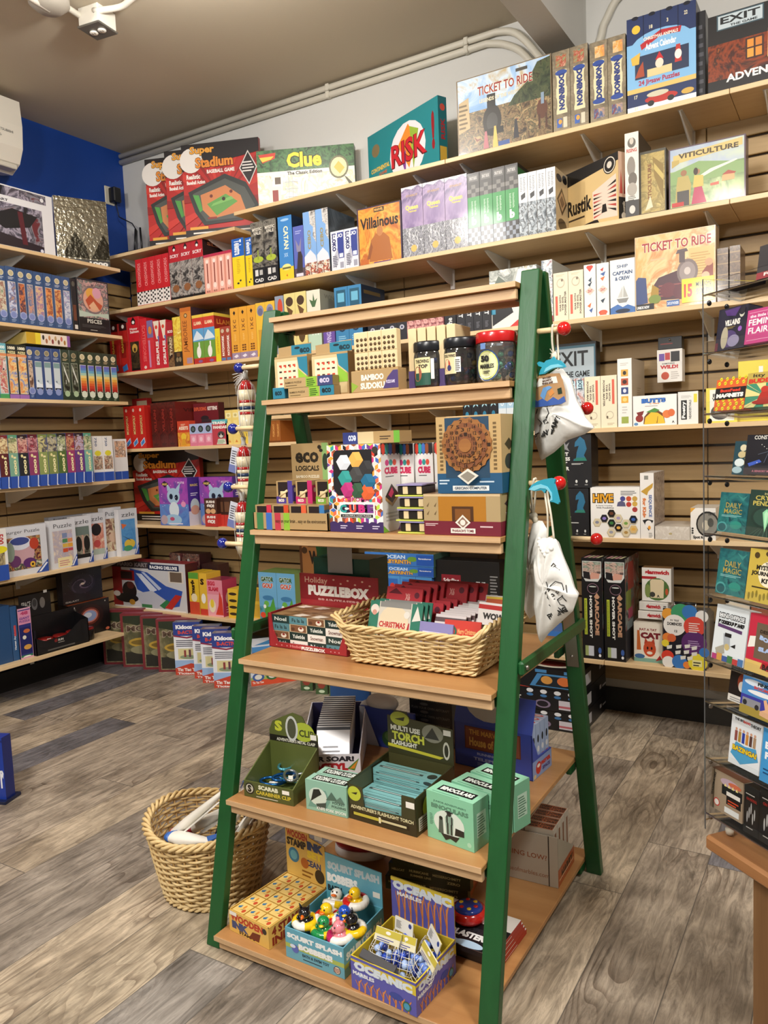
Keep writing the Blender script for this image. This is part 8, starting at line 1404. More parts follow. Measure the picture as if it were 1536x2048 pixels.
csd=[R(0,0,1,1,'e4e2de'),('p',[(0,.88),(1,.88),(1,1),(0,1)],'2a2a2e')]+[('p',[(.12+.19*i,.86),(.21+.19*i,.9),(.21+.19*i,.98),(.12+.19*i,1),(.03+.19*i,.98),(.03+.19*i,.9)],hexc[(i*3)%11]) for i in range(5)]+[('e',.3+.2*i,.78,.1,.035,['c8307a','2a9a94','d8503a'][i]) for i in range(3)]+[Tx('CUBE',.5,.69,.7,.08,'c8305a',0,.08),('l',.2,.62,.8,.64,1,'3a3a3a'),('p',[(.15,.4),(.5,.32),(.85,.42),(.5,.54)],'3a2a24'),('p',[(.15,.4),(.5,.32),(.5,.28),(.15,.36)],'b8905a'),('p',[(.5,.32),(.85,.42),(.85,.38),(.5,.28)],'a07a48'),('p',[(.3,.42),(.5,.5),(.6,.44),(.45,.38)],'c8305a'),('l',.15,.12,.85,.24,3,'b8b4ac'),('p',[(.75,0),(1,0),(1,.1)],'6a3a8c'),('p',[(0,0),(.3,0),(0,.08)],'7ab83a')]
t=lb(3,661,768,889,'e4e2de',cube_back,csd,n=1,sb=.012,dep=.09,lab='large hexagon patterned cube puzzle box at centre of fourth ladder shelf')[0]
hw=.165;cm=[plain('cube_'+c,c,.25) for c in ('d8dce4','e8b05a','3a3a3c','3a9a94','4a4a4a','2a6a8c','b83a7a','3a5a44','d8643a')]
X0=solX(661,Y4+.012,z);X1=solX(768,Y4+.012,z);W4=X1-X0;H4=solZ(889,(X0+X1)/2,Y4+.012)-z
ro=Matrix.Rotation(math.radians(45),3,'Z')@Matrix.Rotation(math.radians(52),3,'X')
for i,(u,v) in enumerate(((.32,.80),(.55,.83),(.74,.73),(.34,.62),(.55,.66),(.76,.58),(.38,.49),(.56,.48),(.74,.46))):
    mb=MB();s_=W4*.082;V=[ro@Vector((a*s_,b*s_,c*s_)) for c in (-1,1) for b in (-1,1) for a in (-1,1)]
    V=[(p.x,p.y*.08,p.z) for p in V];mb.add(V,[(0,2,3,1),(4,5,7,6),(0,1,5,4),(2,6,7,3),(0,4,6,2),(1,3,7,5)],cm[i]);mb.obj('coloured_cube',t,((u-.5)*W4,-.0475,v*H4))
for i,(xa,xb,sb_,n_,lab) in enumerate(((768,826,.105,1,'first'),(826,873,.11,1,'second'))): pass
src= None
for k in range(4):
    p=Vector((X1+.012+.052*k,Y4+.105+.004*k,z));hh=H4*.985
    if src is None:o=MB().gbox(.1,.05,hh,'e4e2de',F=cube_back[:40],R=csd,L=csd).obj('puzzle_box');src=o
    else:o=src.copy();COL.objects.link(o)
    o.location=p+Vector((0,.05,0));o.rotation_euler=(0,0,-math.pi/2)
    tag(o,ORD[k]+' of four white cube puzzle boxes standing edge on behind the large one','puzzle','white cube puzzle boxes')
# small long eco box on top
zt=z+H4+.001;fx= lambda px,y,zz:solX(px,y,zz)
lb(3,686,800,863,KR,[R(0,0,.27,1,'2a3470'),Tx('eco',.17,.5,.14,.5,'c8d0e8',180,.03),R(.27,.0,.55,1,'c9b48a'),R(.55,0,.9,1,KR),('l',.66,.3,.86,.7,2,'4a3a2a'),R(.9,0,1,1,'6aa83a')],T=[R(0,0,1,1,'b89a6a')],z=zt,sb=.03,dep=.06,lab='long kraft puzzle box lying on top of large hexagon cube box')
# stack of dark wooden puzzles with yellow cards
for k in range(4):
    Ya=Y4+.02;xa,xb=solX(799,Ya,z),solX(849,Ya,z);hk=.0285
    t=thing('wooden_puzzle',['lowest','second from bottom','third from bottom','topmost'][k]+' of four dark wood and bamboo puzzles stacked right of cube boxes','puzzle',((xa+xb)/2+.002*(-1)**k,Ya+.035,z+(hk+.0008)*k),.0,'stacked wooden puzzles')
    w2=(xb-xa)/2;mb=MB();mb.box(-w2,w2,-.034,.034,.004,hk-.004,plain('dark_block','1f1a16',.4),.002)
    for x in (-w2*.35,w2*.75):mb.box(x-w2*.2,x+w2*.2,-.0355,.0355,.005,hk-.005,BAM,.001)
    mb.obj('blocks',t);MB().box(-w2*1.15,w2*1.05,-.037,.036,0,.003,plain('lime_card','c8cf5a',.4)).box(-w2*1.0,w2*1.05,-.038,.036,hk-.003,hk,plain('violet_card','8c84b0',.4)).obj('sleeve',t)
# tomb box and computer box
WB=wood('puzzle_wood',['6a3c14','8a5420','a06828'],rough=.35,ring=5,axis='X')
tf_=[R(0,0,1,.34,'6e1c2e'),R(0,.34,.22,.96,'a8926a'),R(.8,.34,1,.96,'a8926a'),R(.2,.34,.82,.94,'a8701e'),R(.38,.34,.66,.7,'4a2a10'),R(.42,.36,.62,.64,'7a4a1c'),('p',[(.42,.31),(.52,.5),(.62,.31),(.52,.14)],'e0dcd2'),('p',[(.45,.31),(.52,.45),(.59,.31),(.52,.19)],'8a6a5a'),('c',.52,.31,.07,'e0dcd2'),R(.36,.05,.68,.17,'e8e4da'),Tx('PHARAOH\'S TOMB',.52,.11,.28,.07,'6e1c2e',0,.03),('l',.02,.22,.2,.3,2,'d8c0c0'),('l',.74,.2,.96,.27,1,'d8c0c0')]+[('p',[(.04+.1*i,.5+.2*j),(.08+.1*i,.6+.2*j),(.06+.1*i,.48+.2*j)],'6a5638') for i in range(2) for j in range(2)]+[R(.0,.94,1,1,'c8b08a')]
o=lb(3,849,1003,988,'6e1c2e',tf_,[R(0,0,1,.34,'7a2034'),R(0,.34,1,1,'b09a70'),('p',[(.2,.75),(.5,.9),(.8,.75),(.5,.6)],'4a3a3a'),Tx('TOMB',.5,.5,.5,.08,'efe6e0',0,.04)],T=[R(0,0,1,1,'8a6a4a')],n=1,sb=.012,dep=.11,lab='dark red boxed wooden drawer puzzle under round gear puzzle')[0]
hT=solZ(988,solX(926,Y4+.012,z),Y4+.012)-z;z5=z+hT+.001
gf=[R(0,0,1,.26,'1c4f74'),R(0,.26,.16,1,'b89a68'),R(.8,.26,1,1,'b89a68'),R(.14,.2,.82,.98,'1f3f58')]+[R(.05,.3+.052*i,.10,.33+.052*i,'6a5432') for i in range(12)]+[R(.88,.3+.052*i,.93,.33+.052*i,'6a5432') for i in range(12)]+[('l',.03,.12,.2,.2,2,'c0d0dc'),('l',.66,.14,.96,.18,1,'c0d0dc'),R(.24,.035,.8,.10,'e4e6e4'),Tx('GRECIAN COMPUTER',.52,.068,.5,.035,'1c3a54',0,.03)]
o=lb(3,876,1006,831,'b09468',gf,[R(0,0,1,.26,'1c4f74'),R(0,.26,1,1,'c0a274'),('p',[(.2,.62),(.5,.7),(.8,.62),(.5,.54)],'4a3a2a'),('e',.5,.4,.3,.1,'3a3a3a')],z=z5,sb=.018,dep=.085,lab='tall boxed round wooden gear dial puzzle at right of fourth ladder shelf')[0]
Xa,Xb=solX(876,Y4+.018,z5),solX(1006,Y4+.018,z5);Wg=Xb-Xa;Hg=solZ(831,(Xa+Xb)/2,Y4+.018)-z5
mb=MB();RX=Matrix.Rotation(math.radians(90),3,'X');GW=[wood('gear_wood',['7a4a28','93602f','a8743c'],rough=.45,ring=5),wood('gear_wood_dark',['6a3a22','7c4a2a','8a5834'],rough=.45,ring=5)]
for k,(r_,m) in enumerate(((.40,0),(.33,1),(.26,0),(.18,1),(.10,0))):
    r2=r_*Wg*.98;pts=[];n=40
    for i in range(n):
        rr=r2*(1 if i%2 else .95);pts.append((rr*math.cos(2*math.pi*i/n),0,rr*math.sin(2*math.pi*i/n)))
    if k in (1,2,3):pts=[p for i,p in enumerate(pts) if not (5+7*k<i<12+7*k)]
    mb.prism([(x,-.002*k,zz) for x,y,zz in pts],(0,-.002,0),GW[m])
    if k<4:
        for i in range(14):
            q=2*math.pi*i/14+.2*k;rr=r2*.87;c=(rr*math.cos(q),-.002*k-.0023,rr*math.sin(q));L_,fc=letters(str((i*5+k*3)%19+1),.02);s_=.008
            mb.add([(c[0]+a*s_,c[1],c[2]+b*s_) for a,b in L_],fc,'2a1608')
gd=mb.obj('gear_dial',o,(-.02*Wg,-.044,Hg*.62))
dm2=MB();dm2.prism([(-.16*Wg,0,0),(0,0,.1*Wg),(.16*Wg,0,0),(0,0,-.12*Wg)],(0,-.002,0),'d8d4c8');dm2.prism([(-.11*Wg,-.002,0),(0,-.002,.065*Wg),(.11*Wg,-.002,0),(0,-.002,-.08*Wg)],(0,-.001,0),'8a8478');dm2.obj('diamond_label',o,(.02*Wg,-.0545,Hg*.23))

# ---------------------------------------------------------------- fifth shelf (just above eye level)
z=LZ[4];Y5=lfy(4)
def eco_big(x0,x1,yt,sb,lab,slots):
    Y=Y5+sb;xa,xb=solX(x0,Y,z),solX(x1,Y,z);h=solZ(yt,(xa+xb)/2,Y)-z;w=xb-xa
    t=thing('puzzle_box',lab,'puzzle',((xa+xb)/2,Y+.02,z),0,'window boxed bamboo puzzles')
    MB().gbox(w,.04,h*.78,KRM,F=[R(.0,.05,.95,.95,'cdb88a'),R(.08,.1,.7,.88,'e6d6b8'),('p',[(.7,.95),(1,.95),(1,.5),(.74,.7)],'2a7a94'),('p',[(.72,.68),(.98,.48),(.98,.3),(.72,.3)],'8ab83a')]+[R(.14+.14*i,.2+.14*j,.22+.14*i,.24+.14*j,'b8402a' if (i+j)%3 else '3a2a20') for i in range(4) for j in range(5)]+[('e',.2+.14*i,.76,.025,.03,'c8452e') for i in range(4)],R=[R(0,0,1,1,'9c8052')]).obj('box',t)
    mb=MB();mb.prism([(-w/2,.0,h*.78),(w/2,.0,h*.78),(w/2,.0,h),(-w/2,0,h*.96)],(0,.0015,0),KRM);mb.draw((-w*.1,0,h*.8),(w*.6,0,0),(0,0,h*.18),(0,-1,0),[R(0,0,1,1,'2a7a94'),('e',.3,.7,.14,.12,'14242a'),Tx('eco',.68,.4,.5,.5,'123440',0,.04)]);mb.obj('hang_tab',t)
eco_big(553,618,687,.035,'left window boxed bamboo maze puzzle on fifth ladder shelf',0)
eco_big(627,699,681,.035,'right window boxed bamboo maze puzzle beside hole peg panel',0)
lay=[R(0,0,1,1,'b3976a'),Tx('BAMBOO PUZZLE',.2,.55,.34,.2,'4a3a22',0,.02),('l',.04,.2,.36,.35,1,'5a4a30'),R(.46,0,.68,1,'8ab83a'),('l',.48,.1,.66,.9,4,'2a4a1a')]
zz=z;Yl=Y5+.003
for k,(x0,x1,yt,c,lab) in enumerate(((577,668,764,'2a7a94','lower of two kraft puzzle boxes lying with blue corner in front'),(569,666,741,'3a4270','upper of two kraft puzzle boxes lying with indigo corner in front'))):
    xa,xb=solX(x0,Yl,z),solX(x1,Yl,z);h=.026
    o=MB().gbox(xb-xa,.028,h-.001,KRM,F=lay+[R(.7,0,1,1,c),Tx('eco',.84,.5,.2,.5,'14242a' if k==0 else 'c8c0d8',0,.04)],T=[R(0,0,1,1,'b89c70')],R=[R(0,0,1,1,'8a7048')]).obj('puzzle_box', None,((xa+xb)/2,Yl+.015,zz),(0,0,0));tag(o,lab,'puzzle','lying kraft puzzle boxes');zz+=h
tag(MB().gbox(.04,.02,.03,'2a7a94',F=[Tx('eco',.5,.5,.6,.4,'123440',0,.05)]).obj('puzzle_tab', None,(solX(557,Y5+.005,z),Y5+.016,z)),'small blue corner tag at left end of fifth ladder shelf','puzzle')
# hole panels of the number puzzle
def sudoku(xa,xb,Yq,h,lab,name='puzzle_panel',hole=True,dep=.022,zq=None):
    w=xb-xa;t=thing('number_puzzle',lab,'puzzle',((xa+xb)/2,Yq+dep/2,z))
    MB().gbox(w*1.1,dep+.02,h*.36,KRM,y=.0,F=[Tx('BAMBOO',.46,.66,.48,.28,'efe8d8',0,.05),Tx('SUDOKU',.46,.28,.52,.3,'efe8d8',0,.05),('p',[(.68,.1),(.78,.6),(.9,.9),(1,.9),(1,.1)],'4a3a70'),Tx('PUZZLE GAME',.84,.4,.18,.14,'d8d0e8'),('p',[(0,0),(.15,.3),(0,.5)],'8aa83a')]).obj('card_sleeve',t)
    mb=MB();mb.box(-w/2,w/2,-dep/2-.001,dep/2,h*.365,h,BAM,.002);HB=plain('hole_dark','5a4426',.6)
    for gx in range(3):
        for gy in range(2):
            for i in range(3):
                for j in range(3):mb.lathe([(.0042,0),(.004,.0012)],HB,((-w/2)+w*(.05+.318*gx+.135*i*0.72+.045),-dep/2-.0012,h*(.40+.30*gy+.085*j)),8,rot=RX)
    for v in (.665,):mb.box(-w/2,w/2,-dep/2-.0015,-dep/2-.0008,h*(v-.003),h*(v+.003),'b89c6a')
    for u in (.34,.66):mb.box(-w/2+w*(u-.004),-w/2+w*(u+.004),-dep/2-.0015,-dep/2-.0008,h*.37,h,'b89c6a')
    mb.obj('peg_panel',t)
Yq=Y5+.02;xa,xb=solX(712,Yq,z),solX(797,Yq,z);hS=solZ(661,(xa+xb)/2,Yq)-z
sudoku(xa,xb,Yq,hS,'bamboo hole panel puzzle with kraft sleeve at centre of fifth ladder shelf')
src= None
for k in range(5):
    p=Vector((xb+.026+.0265*k,Yq+.075,z));h2=hS*.985
    if src is None:
        src=MB().gbox(.09,.024,h2*.3,KRM,F=[R(0,0,1,1,'a88c5e')],R=[R(0,0,1,1,'6a5a8c')],L=[R(0,0,1,1,'4a3a70')]).gbox(.088,.023,h2*.7,BAM,z=h2*.3,F=[R(.1,.1,.9,.9,'d8c294')]).obj('number_puzzle');o=src
    else:o=src.copy();COL.objects.link(o)
    o.location=p+Vector((0,0,0));o.rotation_euler=(0,0,math.pi/2);tag(o,ORD[k]+' of five bamboo panel puzzles standing edge on behind the front one','puzzle','bamboo panels edge on')
# jars
def jar(x0,x1,yt,sb,lab,lid,body,label_ops,inside,big=False):
    Y=Y5+sb;xa,xb=solX(x0,Y+.03,z),solX(x1,Y+.03,z);r=(xb-xa)/2;h=solZ(yt,(xa+xb)/2,Y+.03)-z
    t=thing('jar',lab,'jar',((xa+xb)/2,Y+r,z));lh=h*.2
    MB().lathe([(r*.8,0),(r*.96,.004),(r,.012),(r,h*.68),(r*.96,h*.76),(r*.92,h*.8)],body,n=28).obj('body',t)
    MB().lathe([(r*.98,h*.79),(r,h*.8),(r,h*.97),(r*.95,h),(r*.1,h)],lid,n=32).obj('lid',t)
    mb=MB();mb.draw((-r*.75,-r*1.012,h*.06),(r*1.5,0,0),(0,0,h*.62),(0,-1,0),label_ops)
    for i,p in enumerate(mb.v):  # wrap the label round the jar
        a=p[0]/r;e_=-(p[1])-r;rr=r+max(e_,.0008);mb.v[i]=(rr*math.sin(a),-rr*math.cos(a),p[2])
    mb.obj('label',t)
    rn=random.Random(lab);mb=MB()
    for k in range(46):
        a,q=rn.random()*6.283,r*.82*math.sqrt(rn.random());mb.ball((q*math.cos(a),q*math.sin(a),.012+rn.random()*h*.56),.0075,inside[k%len(inside)],8)
    o=mb.obj('contents',t);o['kind']='stuff'
def strips(u0,v0,u1,v1,c,n=10): return [R(u0+(u1-u0)*i/n,v0,u0+(u1-u0)*(i+1)/n,v1,c) for i in range(n)]
JC=clear('jar_plastic',(.97,.98,1),.2,.05,.05);JD=clear('jar_plastic_dark',(.35,.37,.42),.2,.05,.02)
mc=[plain('bead_'+c,c,.15,coat=.4) for c in ('1c6a4a','2a4a8c','8c2a2a','c8a03a','15151a','3a8a6a')]
jar(829,889,684,.03,'dark lidded jar with green and cream label, leftmost of three jars',plain('lid_black','15181e',.3),JD,strips(.05,.0,.8,.95,'d9cf9c')+strips(.05,0,.8,.42,'1c4f40')+[('e',.25,.4,.2,.26,'9c5a44'),Tx('THROWING',.45,.82,.6,.13,'2a1a14',0,.04),Tx('TOP',.5,.65,.4,.13,'2a1a14',0,.04),Tx('',.5,.5,.1,.1,'000000'),R(.82,.2,.95,.9,'dfe0dc')],[mc[0],mc[4],mc[1]])
jar(889,951,676,.03,'dark lidded jar of coloured counters, middle of three jars',plain('lid_black','15181e',.3),JD,strips(.0,.3,.6,1,'d9cba0')+[Tx('TIDDLYWINKS',.3,.9,.56,.1,'2a1a14',0,.04),('e',.2,.6,.16,.2,'b84a3a'),('e',.3,.5,.1,.1,'3a3a6a'),R(.55,.35,.78,.85,'e4e4e0'),('l',.57,.4,.76,.8,6,'3a3a3a')],[mc[2],mc[3],mc[1],mc[0]])
jar(951,1028,664,.02,'clear jar of marbles with red lid beside right ladder leg',plain('lid_red','b8191c',.25,coat=.4),JC,[('e',.42,.45,.42,.5,'2a4a7c'),('e',.42,.45,.38,.455,'c8cf7a'),('e',.42,.45,.34,.41,'e0e0a8'),Tx('50',.36,.66,.3,.2,'15151a',0,.06),Tx('MARBLES',.42,.42,.5,.14,'15151a',0,.04),('l',.3,.2,.55,.3,2,'3a3a3a'),R(.2,.96,.4,1.15,'6a8ac0')],[mc[0],mc[5],mc[4],mc[1]])
t=thing('jar','second red lidded marble jar half hidden behind right ladder leg','jar',(LX+LW-LT-.039,Y5+.14,z))
MB().lathe([(.028,0),(.036,.012),(.036,.075),(.031,.09)],JC,n=24).obj('body',t);MB().lathe([(.033,.09),(.034,.112),(.03,.115)],MAT['lid_red'],n=24).obj('lid',t)
mb=MB();rn=random.Random(5);[mb.ball((.028*math.sqrt(rn.random())*math.cos(a),.028*math.sqrt(rn.random())*math.sin(a),.01+rn.random()*.06),.0075,mc[k%6],8) for k,a in enumerate([rn.random()*6.28 for _ in range(30)])];o=mb.obj('contents',t);o['kind']='stuff'

# ================================================================ things hanging from the pegs
RD,CR,NB=plas('skittle_red','b01c20'),plain('skittle_cream','e4d8b8',.3),plain('skittle_navy','22385a',.3)
FILM=clear('bag_film',(1,1,1),.12,.12,.10);NETW=plain('net_white','dcdcd8',.5)
def lighthouse(key,px,py,lab,tagside):
    p=PEG[key];X=solX(px,p.y+.05,p.z-.06);top=Vector((X,p.y+.045,p.z));dx0=p.x+.03-X
    t=thing('skittle_set',lab,'toy',top)
    zt=solZ(py,X,p.y-.0)-p.z  # top of the striped body, below the peg
    mb=MB();r=.023;L_=.15
    def seg(a,b,m,r0=r,r1=r):mb.lathe([(r0,zt-a),(r1,zt-b)],m,n=20)
    mb.lathe([(.004,zt),(.013,zt-.004),(.020,zt-.016),(r,zt-.03)],RD,n=20)
    for a,b,m in ((.03,.06,CR),(.06,.068,RD),(.068,.078,CR),(.078,.088,NB),(.088,.094,CR),(.094,.102,RD),(.102,.15,CR)):seg(a,b,m)
    mb.obj('striped_body',t)
    mb=MB();mb.tube([(dx0-.002,-.05,.008),(dx0*.5,-.03,-.004),(.003,0,zt+.022)],.0015,NETW,6);mb.tube([(dx0-.006,-.05,.008),(dx0*.5-.004,-.03,-.006),(-.002,0,zt+.022)],.0015,NETW,6)
    mb.lathe([(.008,zt+.026),(.006,zt+.012),(.009,zt+.002)],NETW,n=10);mb.obj('tie',t)
    mb=MB();n=7
    for i in range(n):
        q=2*math.pi*i/n
        for d_ in (-1,1):mb.tube([((r+.003)*math.cos(q+d_*.9*s_)*w2,(r+.003)*math.sin(q+d_*.9*s_)*w2,zt-.165*s_) for s_,w2 in ((0,.3),(.1,.85),(.2,1.02),(.5,1.05),(.8,1.02),(1,.6))],.0005,NETW,4)
    mb.obj('net',t)
    if tagside:
        a=MB().gbox(.03,.002,.075,'c8ccd8',F=[R(0,0,1,.3,'6a74a8'),('l',.15,.35,.85,.9,6,'4a4a54')]);a.obj('label',t,(-.04,-.01,zt-.075),(0,.25,0))
    else:
        mb=MB();[mb.tube([(0,0,zt+.015),(-.02-.004*k,-.006+.002*k,zt+.02-.006*k),(-.045,-.006+.002*k,zt+.018-.010*k)],.0011,NETW,4) for k in range(7)];mb.obj('net_tail',t)
lighthouse('L0',495,758,'red white striped skittle in net on highest blue peg left of ladder', False)
lighthouse('L1',490,893,'red white striped skittle in net with grey label on second blue peg', True)
lighthouse('L2',488,1005,'pale striped skittle in net with white label on third blue peg', True)
p=PEG['L2']
# cloth bags
CLOTH=plain('cotton','dad9d4',0.85,bump=.35,bscale=22)
ROPE=plain('rope','d2cbb8',0.8)
DOL,DOLL=plain('dolphin_blue','2f9ab4',.4),plain('dolphin_light','7cc8dc',.4)
class Cushion:
    def __init__(s,outline,Y0,tilt,th):
        """a stuffed cloth shape: pixel outline laid on an upright plane through distance Y0, turned by tilt about the vertical"""
        n=Vector((math.sin(tilt),-math.cos(tilt),0));base=onY(*outline[0],Y0);s.n=n;s.base=base;s.th=th
        s.pt= lambda px,py:(lambda r:Vector((0,0,HC))+r*((base-Vector((0,0,HC))).dot(n)/r.dot(n)))(_ray(px,py))
        P=[s.pt(*q) for q in outline];s.c=sum(P,Vector())/len(P);s.ex=Vector((math.cos(tilt),math.sin(tilt),0));s.P2=[s.to2(p) for p in P]
    def to2(s,p):d=p-s.c; return (d.dot(s.ex),d.z)
    def bulge(s,q): return s.th*math.sqrt(max(0,1-q*q))
    def rad(s,x,z):
        best= None;n=len(s.P2)
        for i in range(n):
            (x1,z1),(x2,z2)=s.P2[i],s.P2[(i+1)%n];den=x*(z2-z1)-z*(x2-x1)
            if abs(den)<1e-12: continue
            tt_=(x1*(z2-z1)-z1*(x2-x1))/den;uu=(x1*z-z1*x)/den
            if tt_>0 and -1e-6<=uu<=1+1e-6:best=tt_ if best is None else max(best,tt_)
        return 1/best if best else 1
    def world(s,x,z,off=0.0): return s.c+s.ex*x+Vector((0,0,z))+s.n*(s.bulge(min(1,s.rad(x,z)))+off)
    def mesh(s,m,wr=.004,freq=9):
        mb=MB();k=[];P=[]
        for i in range(len(s.P2)):
            a,b=s.P2[i],s.P2[(i+1)%len(s.P2)]
            for q in range(5):P.append((a[0]+(b[0]-a[0])*q/5,a[1]+(b[1]-a[1])*q/5))
        n=len(P);lv=[1,.93,.82,.66,.48,.3,.12];V=[];Fc=[]
        for side in (1,-1):
            b0=len(V)
            for li,l in enumerate(lv):
                for i,(x,z_) in enumerate(P):
                    wv=wr*math.sin(freq*2*math.pi*i/n+li*.8)*(1-l)*l*3 if l<1 else 0
                    V.append(s.c+s.ex*(x*l)+Vector((0,0,z_*l))+s.n*side*(s.bulge(l)+wv))
            for li in range(len(lv)-1):
                for i in range(n):
                    f=(b0+li*n+i,b0+li*n+(i+1)%n,b0+(li+1)*n+(i+1)%n,b0+(li+1)*n+i);Fc.append(f if side>0 else f[::-1])
            f=tuple(b0+(len(lv)-1)*n+i for i in range(n));Fc.append(f if side>0 else f[::-1])
        return mb.add(V,Fc,m, True)
    def lines(s,mb,strokes,r,m):
        for st_ in strokes:
            mb.tube([s.world(*s.to2(s.pt(*q)),.0008) for q in st_],r,m,5)
        return mb
    def flat(s,mb,poly,m,off=.0012,th=.0015):
        P=[s.c+s.ex*s.to2(s.pt(*q))[0]+Vector((0,0,s.to2(s.pt(*q))[1]))+s.n*(s.th+off) for q in poly];mb.prism(P,s.n*th,m); return mb
    def text(s,mb,tx,px,py,w,h,rot,m,bold=.05):
        L_,fc=letters(tx,bold);q=math.radians(rot);c=s.to2(s.pt(px,py));V=[]
        for x,y in L_:
            X,Z_=x*w,y*h;V.append(s.world(c[0]+X*math.cos(q)-Z_*math.sin(q),c[1]+X*math.sin(q)+Z_*math.cos(q),.0015))
        return mb.add(V,fc,m)
# upper bag
k0=PEG['R0'];Yb=k0.y+.008
ol=[(1112,738),(1126,738),(1140,756),(1152,800),(1170,835),(1188,856),(1170,868),(1136,880),(1108,905),(1083,921),(1074,890),(1070,850),(1068,818),(1076,780),(1092,752)]
cu_=Cushion(ol,Yb,-.35,.028)
t=thing('drawstring_bag','white fishing game bag with kraft label on highest red peg right of ladder','drawstring bag',cu_.c)
off=-t.location
cu_.mesh(CLOTH).obj('sack',t,off)
mb=MB();a=k0-Vector((.022,0,-.007));b=cu_.pt(1113,716)
mb.tube(smooth([cu_.pt(1110,724)+Vector((0,0,0)),a.lerp(b,.5)+Vector((-.006,-.004,0)),a+Vector((-.002,-.007,.0)),a+Vector((0,0,.0015)),a+Vector((.004,.007,0)),a.lerp(b,.5)+Vector((.004,.004,0)),cu_.pt(1118,738)],4),.0024,ROPE,6)
mb.ball(cu_.pt(1109,712),.008,ROPE,10,(1,1,1.4));
for k in range(9):mb.tube([cu_.pt(1108,708),cu_.pt(1100+2*(k%3),698+3*k)],.0012,ROPE,4)
mb.obj('cord',t,off)
mb=MB();cu_.flat(mb,[(1094,727),(1098,724),(1108,727),(1112,722),(1122,719),(1127,714),(1131,720),(1140,722),(1147,728),(1151,735),(1144,737),(1134,736),(1126,738),(1118,742),(1110,748),(1098,750),(1100,742),(1104,735),(1097,733)],DOL,.003,.004);cu_.flat(mb,[(1108,746),(1112,737),(1122,731),(1136,729),(1148,734),(1138,735),(1126,737),(1116,742)],DOLL,.007,.001);mb.obj('dolphin_tag',t,off)
mb=MB();pol=[(1095,752),(1112,748),(1136,747),(1142,760),(1147,780),(1149,803),(1140,808),(1110,812),(1078,816),(1075,795),(1084,768)]
cu_.flat(mb,pol,'b38c62',.001,.0012);cu_.flat(mb,[(1075,802),(1084,796),(1092,803),(1102,797),(1112,803),(1124,794),(1134,800),(1146,792),(1149,803),(1140,808),(1110,812),(1078,816)],'3f5fa8',.0024,.0006)
cu_.flat(mb,[(1091,768),(1096,758),(1130,753),(1133,766),(1112,768),(1092,775)],'ece8e0',.0024,.0005);cu_.flat(mb,[(1098,792),(1104,776),(1116,772),(1122,775),(1112,782),(1106,800)],'6a9ad0',.0024,.0006);cu_.flat(mb,[(1132,778),(1140,775),(1142,787),(1134,789)],'24382c',.0024,.0005)
cu_.flat(mb,[(1083+7*math.cos(q),785+8*math.sin(q)) for q in [k*.63 for k in range(10)]],'7a3a2c',.0024,.0005);cu_.flat(mb,[(1114,786),(1122,778),(1126,786),(1118,794)],'d08a4a',.0024,.0005)
for tx,px,py,w_ in (('WOODEN',1111,758,.024),('MAGNETIC',1112,763,.026),('FISHING GAME',1113,768,.03)):
    L_,fc=letters(tx,.05);c2=cu_.to2(cu_.pt(px,py));mb.add([cu_.c+cu_.ex*(c2[0]+x*w_)+Vector((0,0,c2[1]+.002+y*.0048+x*.002))+cu_.n*(cu_.th+.0034) for x,y in L_],fc,'5a3a28')
mb.obj('kraft_label',t,off)
mb=MB();INK=plain('print_black','1c1c1c',.6)
cu_.text(mb,'FISHING',1098,868,.06,.014,12,INK);cu_.text(mb,'GAME',1123,850,.045,.012,52,INK)
cu_.lines(mb,[[(1088,818),(1085,828),(1090,838),(1098,845),(1094,852)],[(1110,816),(1114,826),(1108,836)],[(1102,842),(1108,838),(1112,844),(1106,848),(1102,842)]],.0012,INK);mb.obj('printed_drawing',t,off)
# lower two bags
k2=PEG['R2'];Yb=k2.y-.004
ol=[(q+9,r_) for q,r_ in [(1060,1040),(1076,1042),(1086,1060),(1084,1110),(1078,1170),(1070,1222),(1050,1238),(1042,1225),(1041,1180),(1041,1130),(1048,1075)]]
cb_=Cushion(ol,Yb+.03,-.25,.02)
t=thing('drawstring_bag','plain white knotted cloth bag, left of two on lower red peg','drawstring bag',cb_.c);off=-t.location
cb_.mesh(CLOTH,.006,7).obj('sack',t,off)
mb=MB();a=k2-Vector((.055,0,-.007));kn=cb_.pt(1066,1032)
mb.tube(smooth([kn,a.lerp(kn,.4)+Vector((-.004,-.006,0)),a+Vector((0,-.007,0)),a+Vector((0,0,.0015)),a+Vector((.0,.007,0)),a.lerp(kn,.5)+Vector((.003,0,0)),kn],4),.0026,ROPE,6)
mb.ball(kn,.011,ROPE,10,(1.1,.8,.9));mb.ball(kn+Vector((.006,-.004,-.008)),.008,ROPE,8);mb.tube(smooth([kn,cb_.pt(1056,1000),cb_.pt(1050,978)],4),.0024,ROPE,6);mb.obj('cord',t,off)
ol=[(1083,1076),(1100,1074),(1112,1078),(1120,1098),(1136,1140),(1148,1175),(1156,1190),(1146,1222),(1122,1244),(1098,1266),(1083,1286),(1076,1262),(1073,1220),(1072,1170),(1072,1120),(1073,1110)]
cc_=Cushion(ol,Yb-.02,-.35,.026)
t=thing('drawstring_bag','white octopus game bag with dolphin tag, right of two on lower red peg','drawstring bag',cc_.c);off=-t.location
cc_.mesh(CLOTH,.006,8).obj('sack',t,off)
mb=MB();a=k2-Vector((.027,0,-.006))
for px,dx in ((1095,-.002),(1108,.003)):mb.tube(smooth([a+Vector((0,-.004,0)),a+Vector((dx,-.012,-.02)),cc_.pt((px+1096)/2,1030),cc_.pt(px,1078)],4),.0024,ROPE,6)
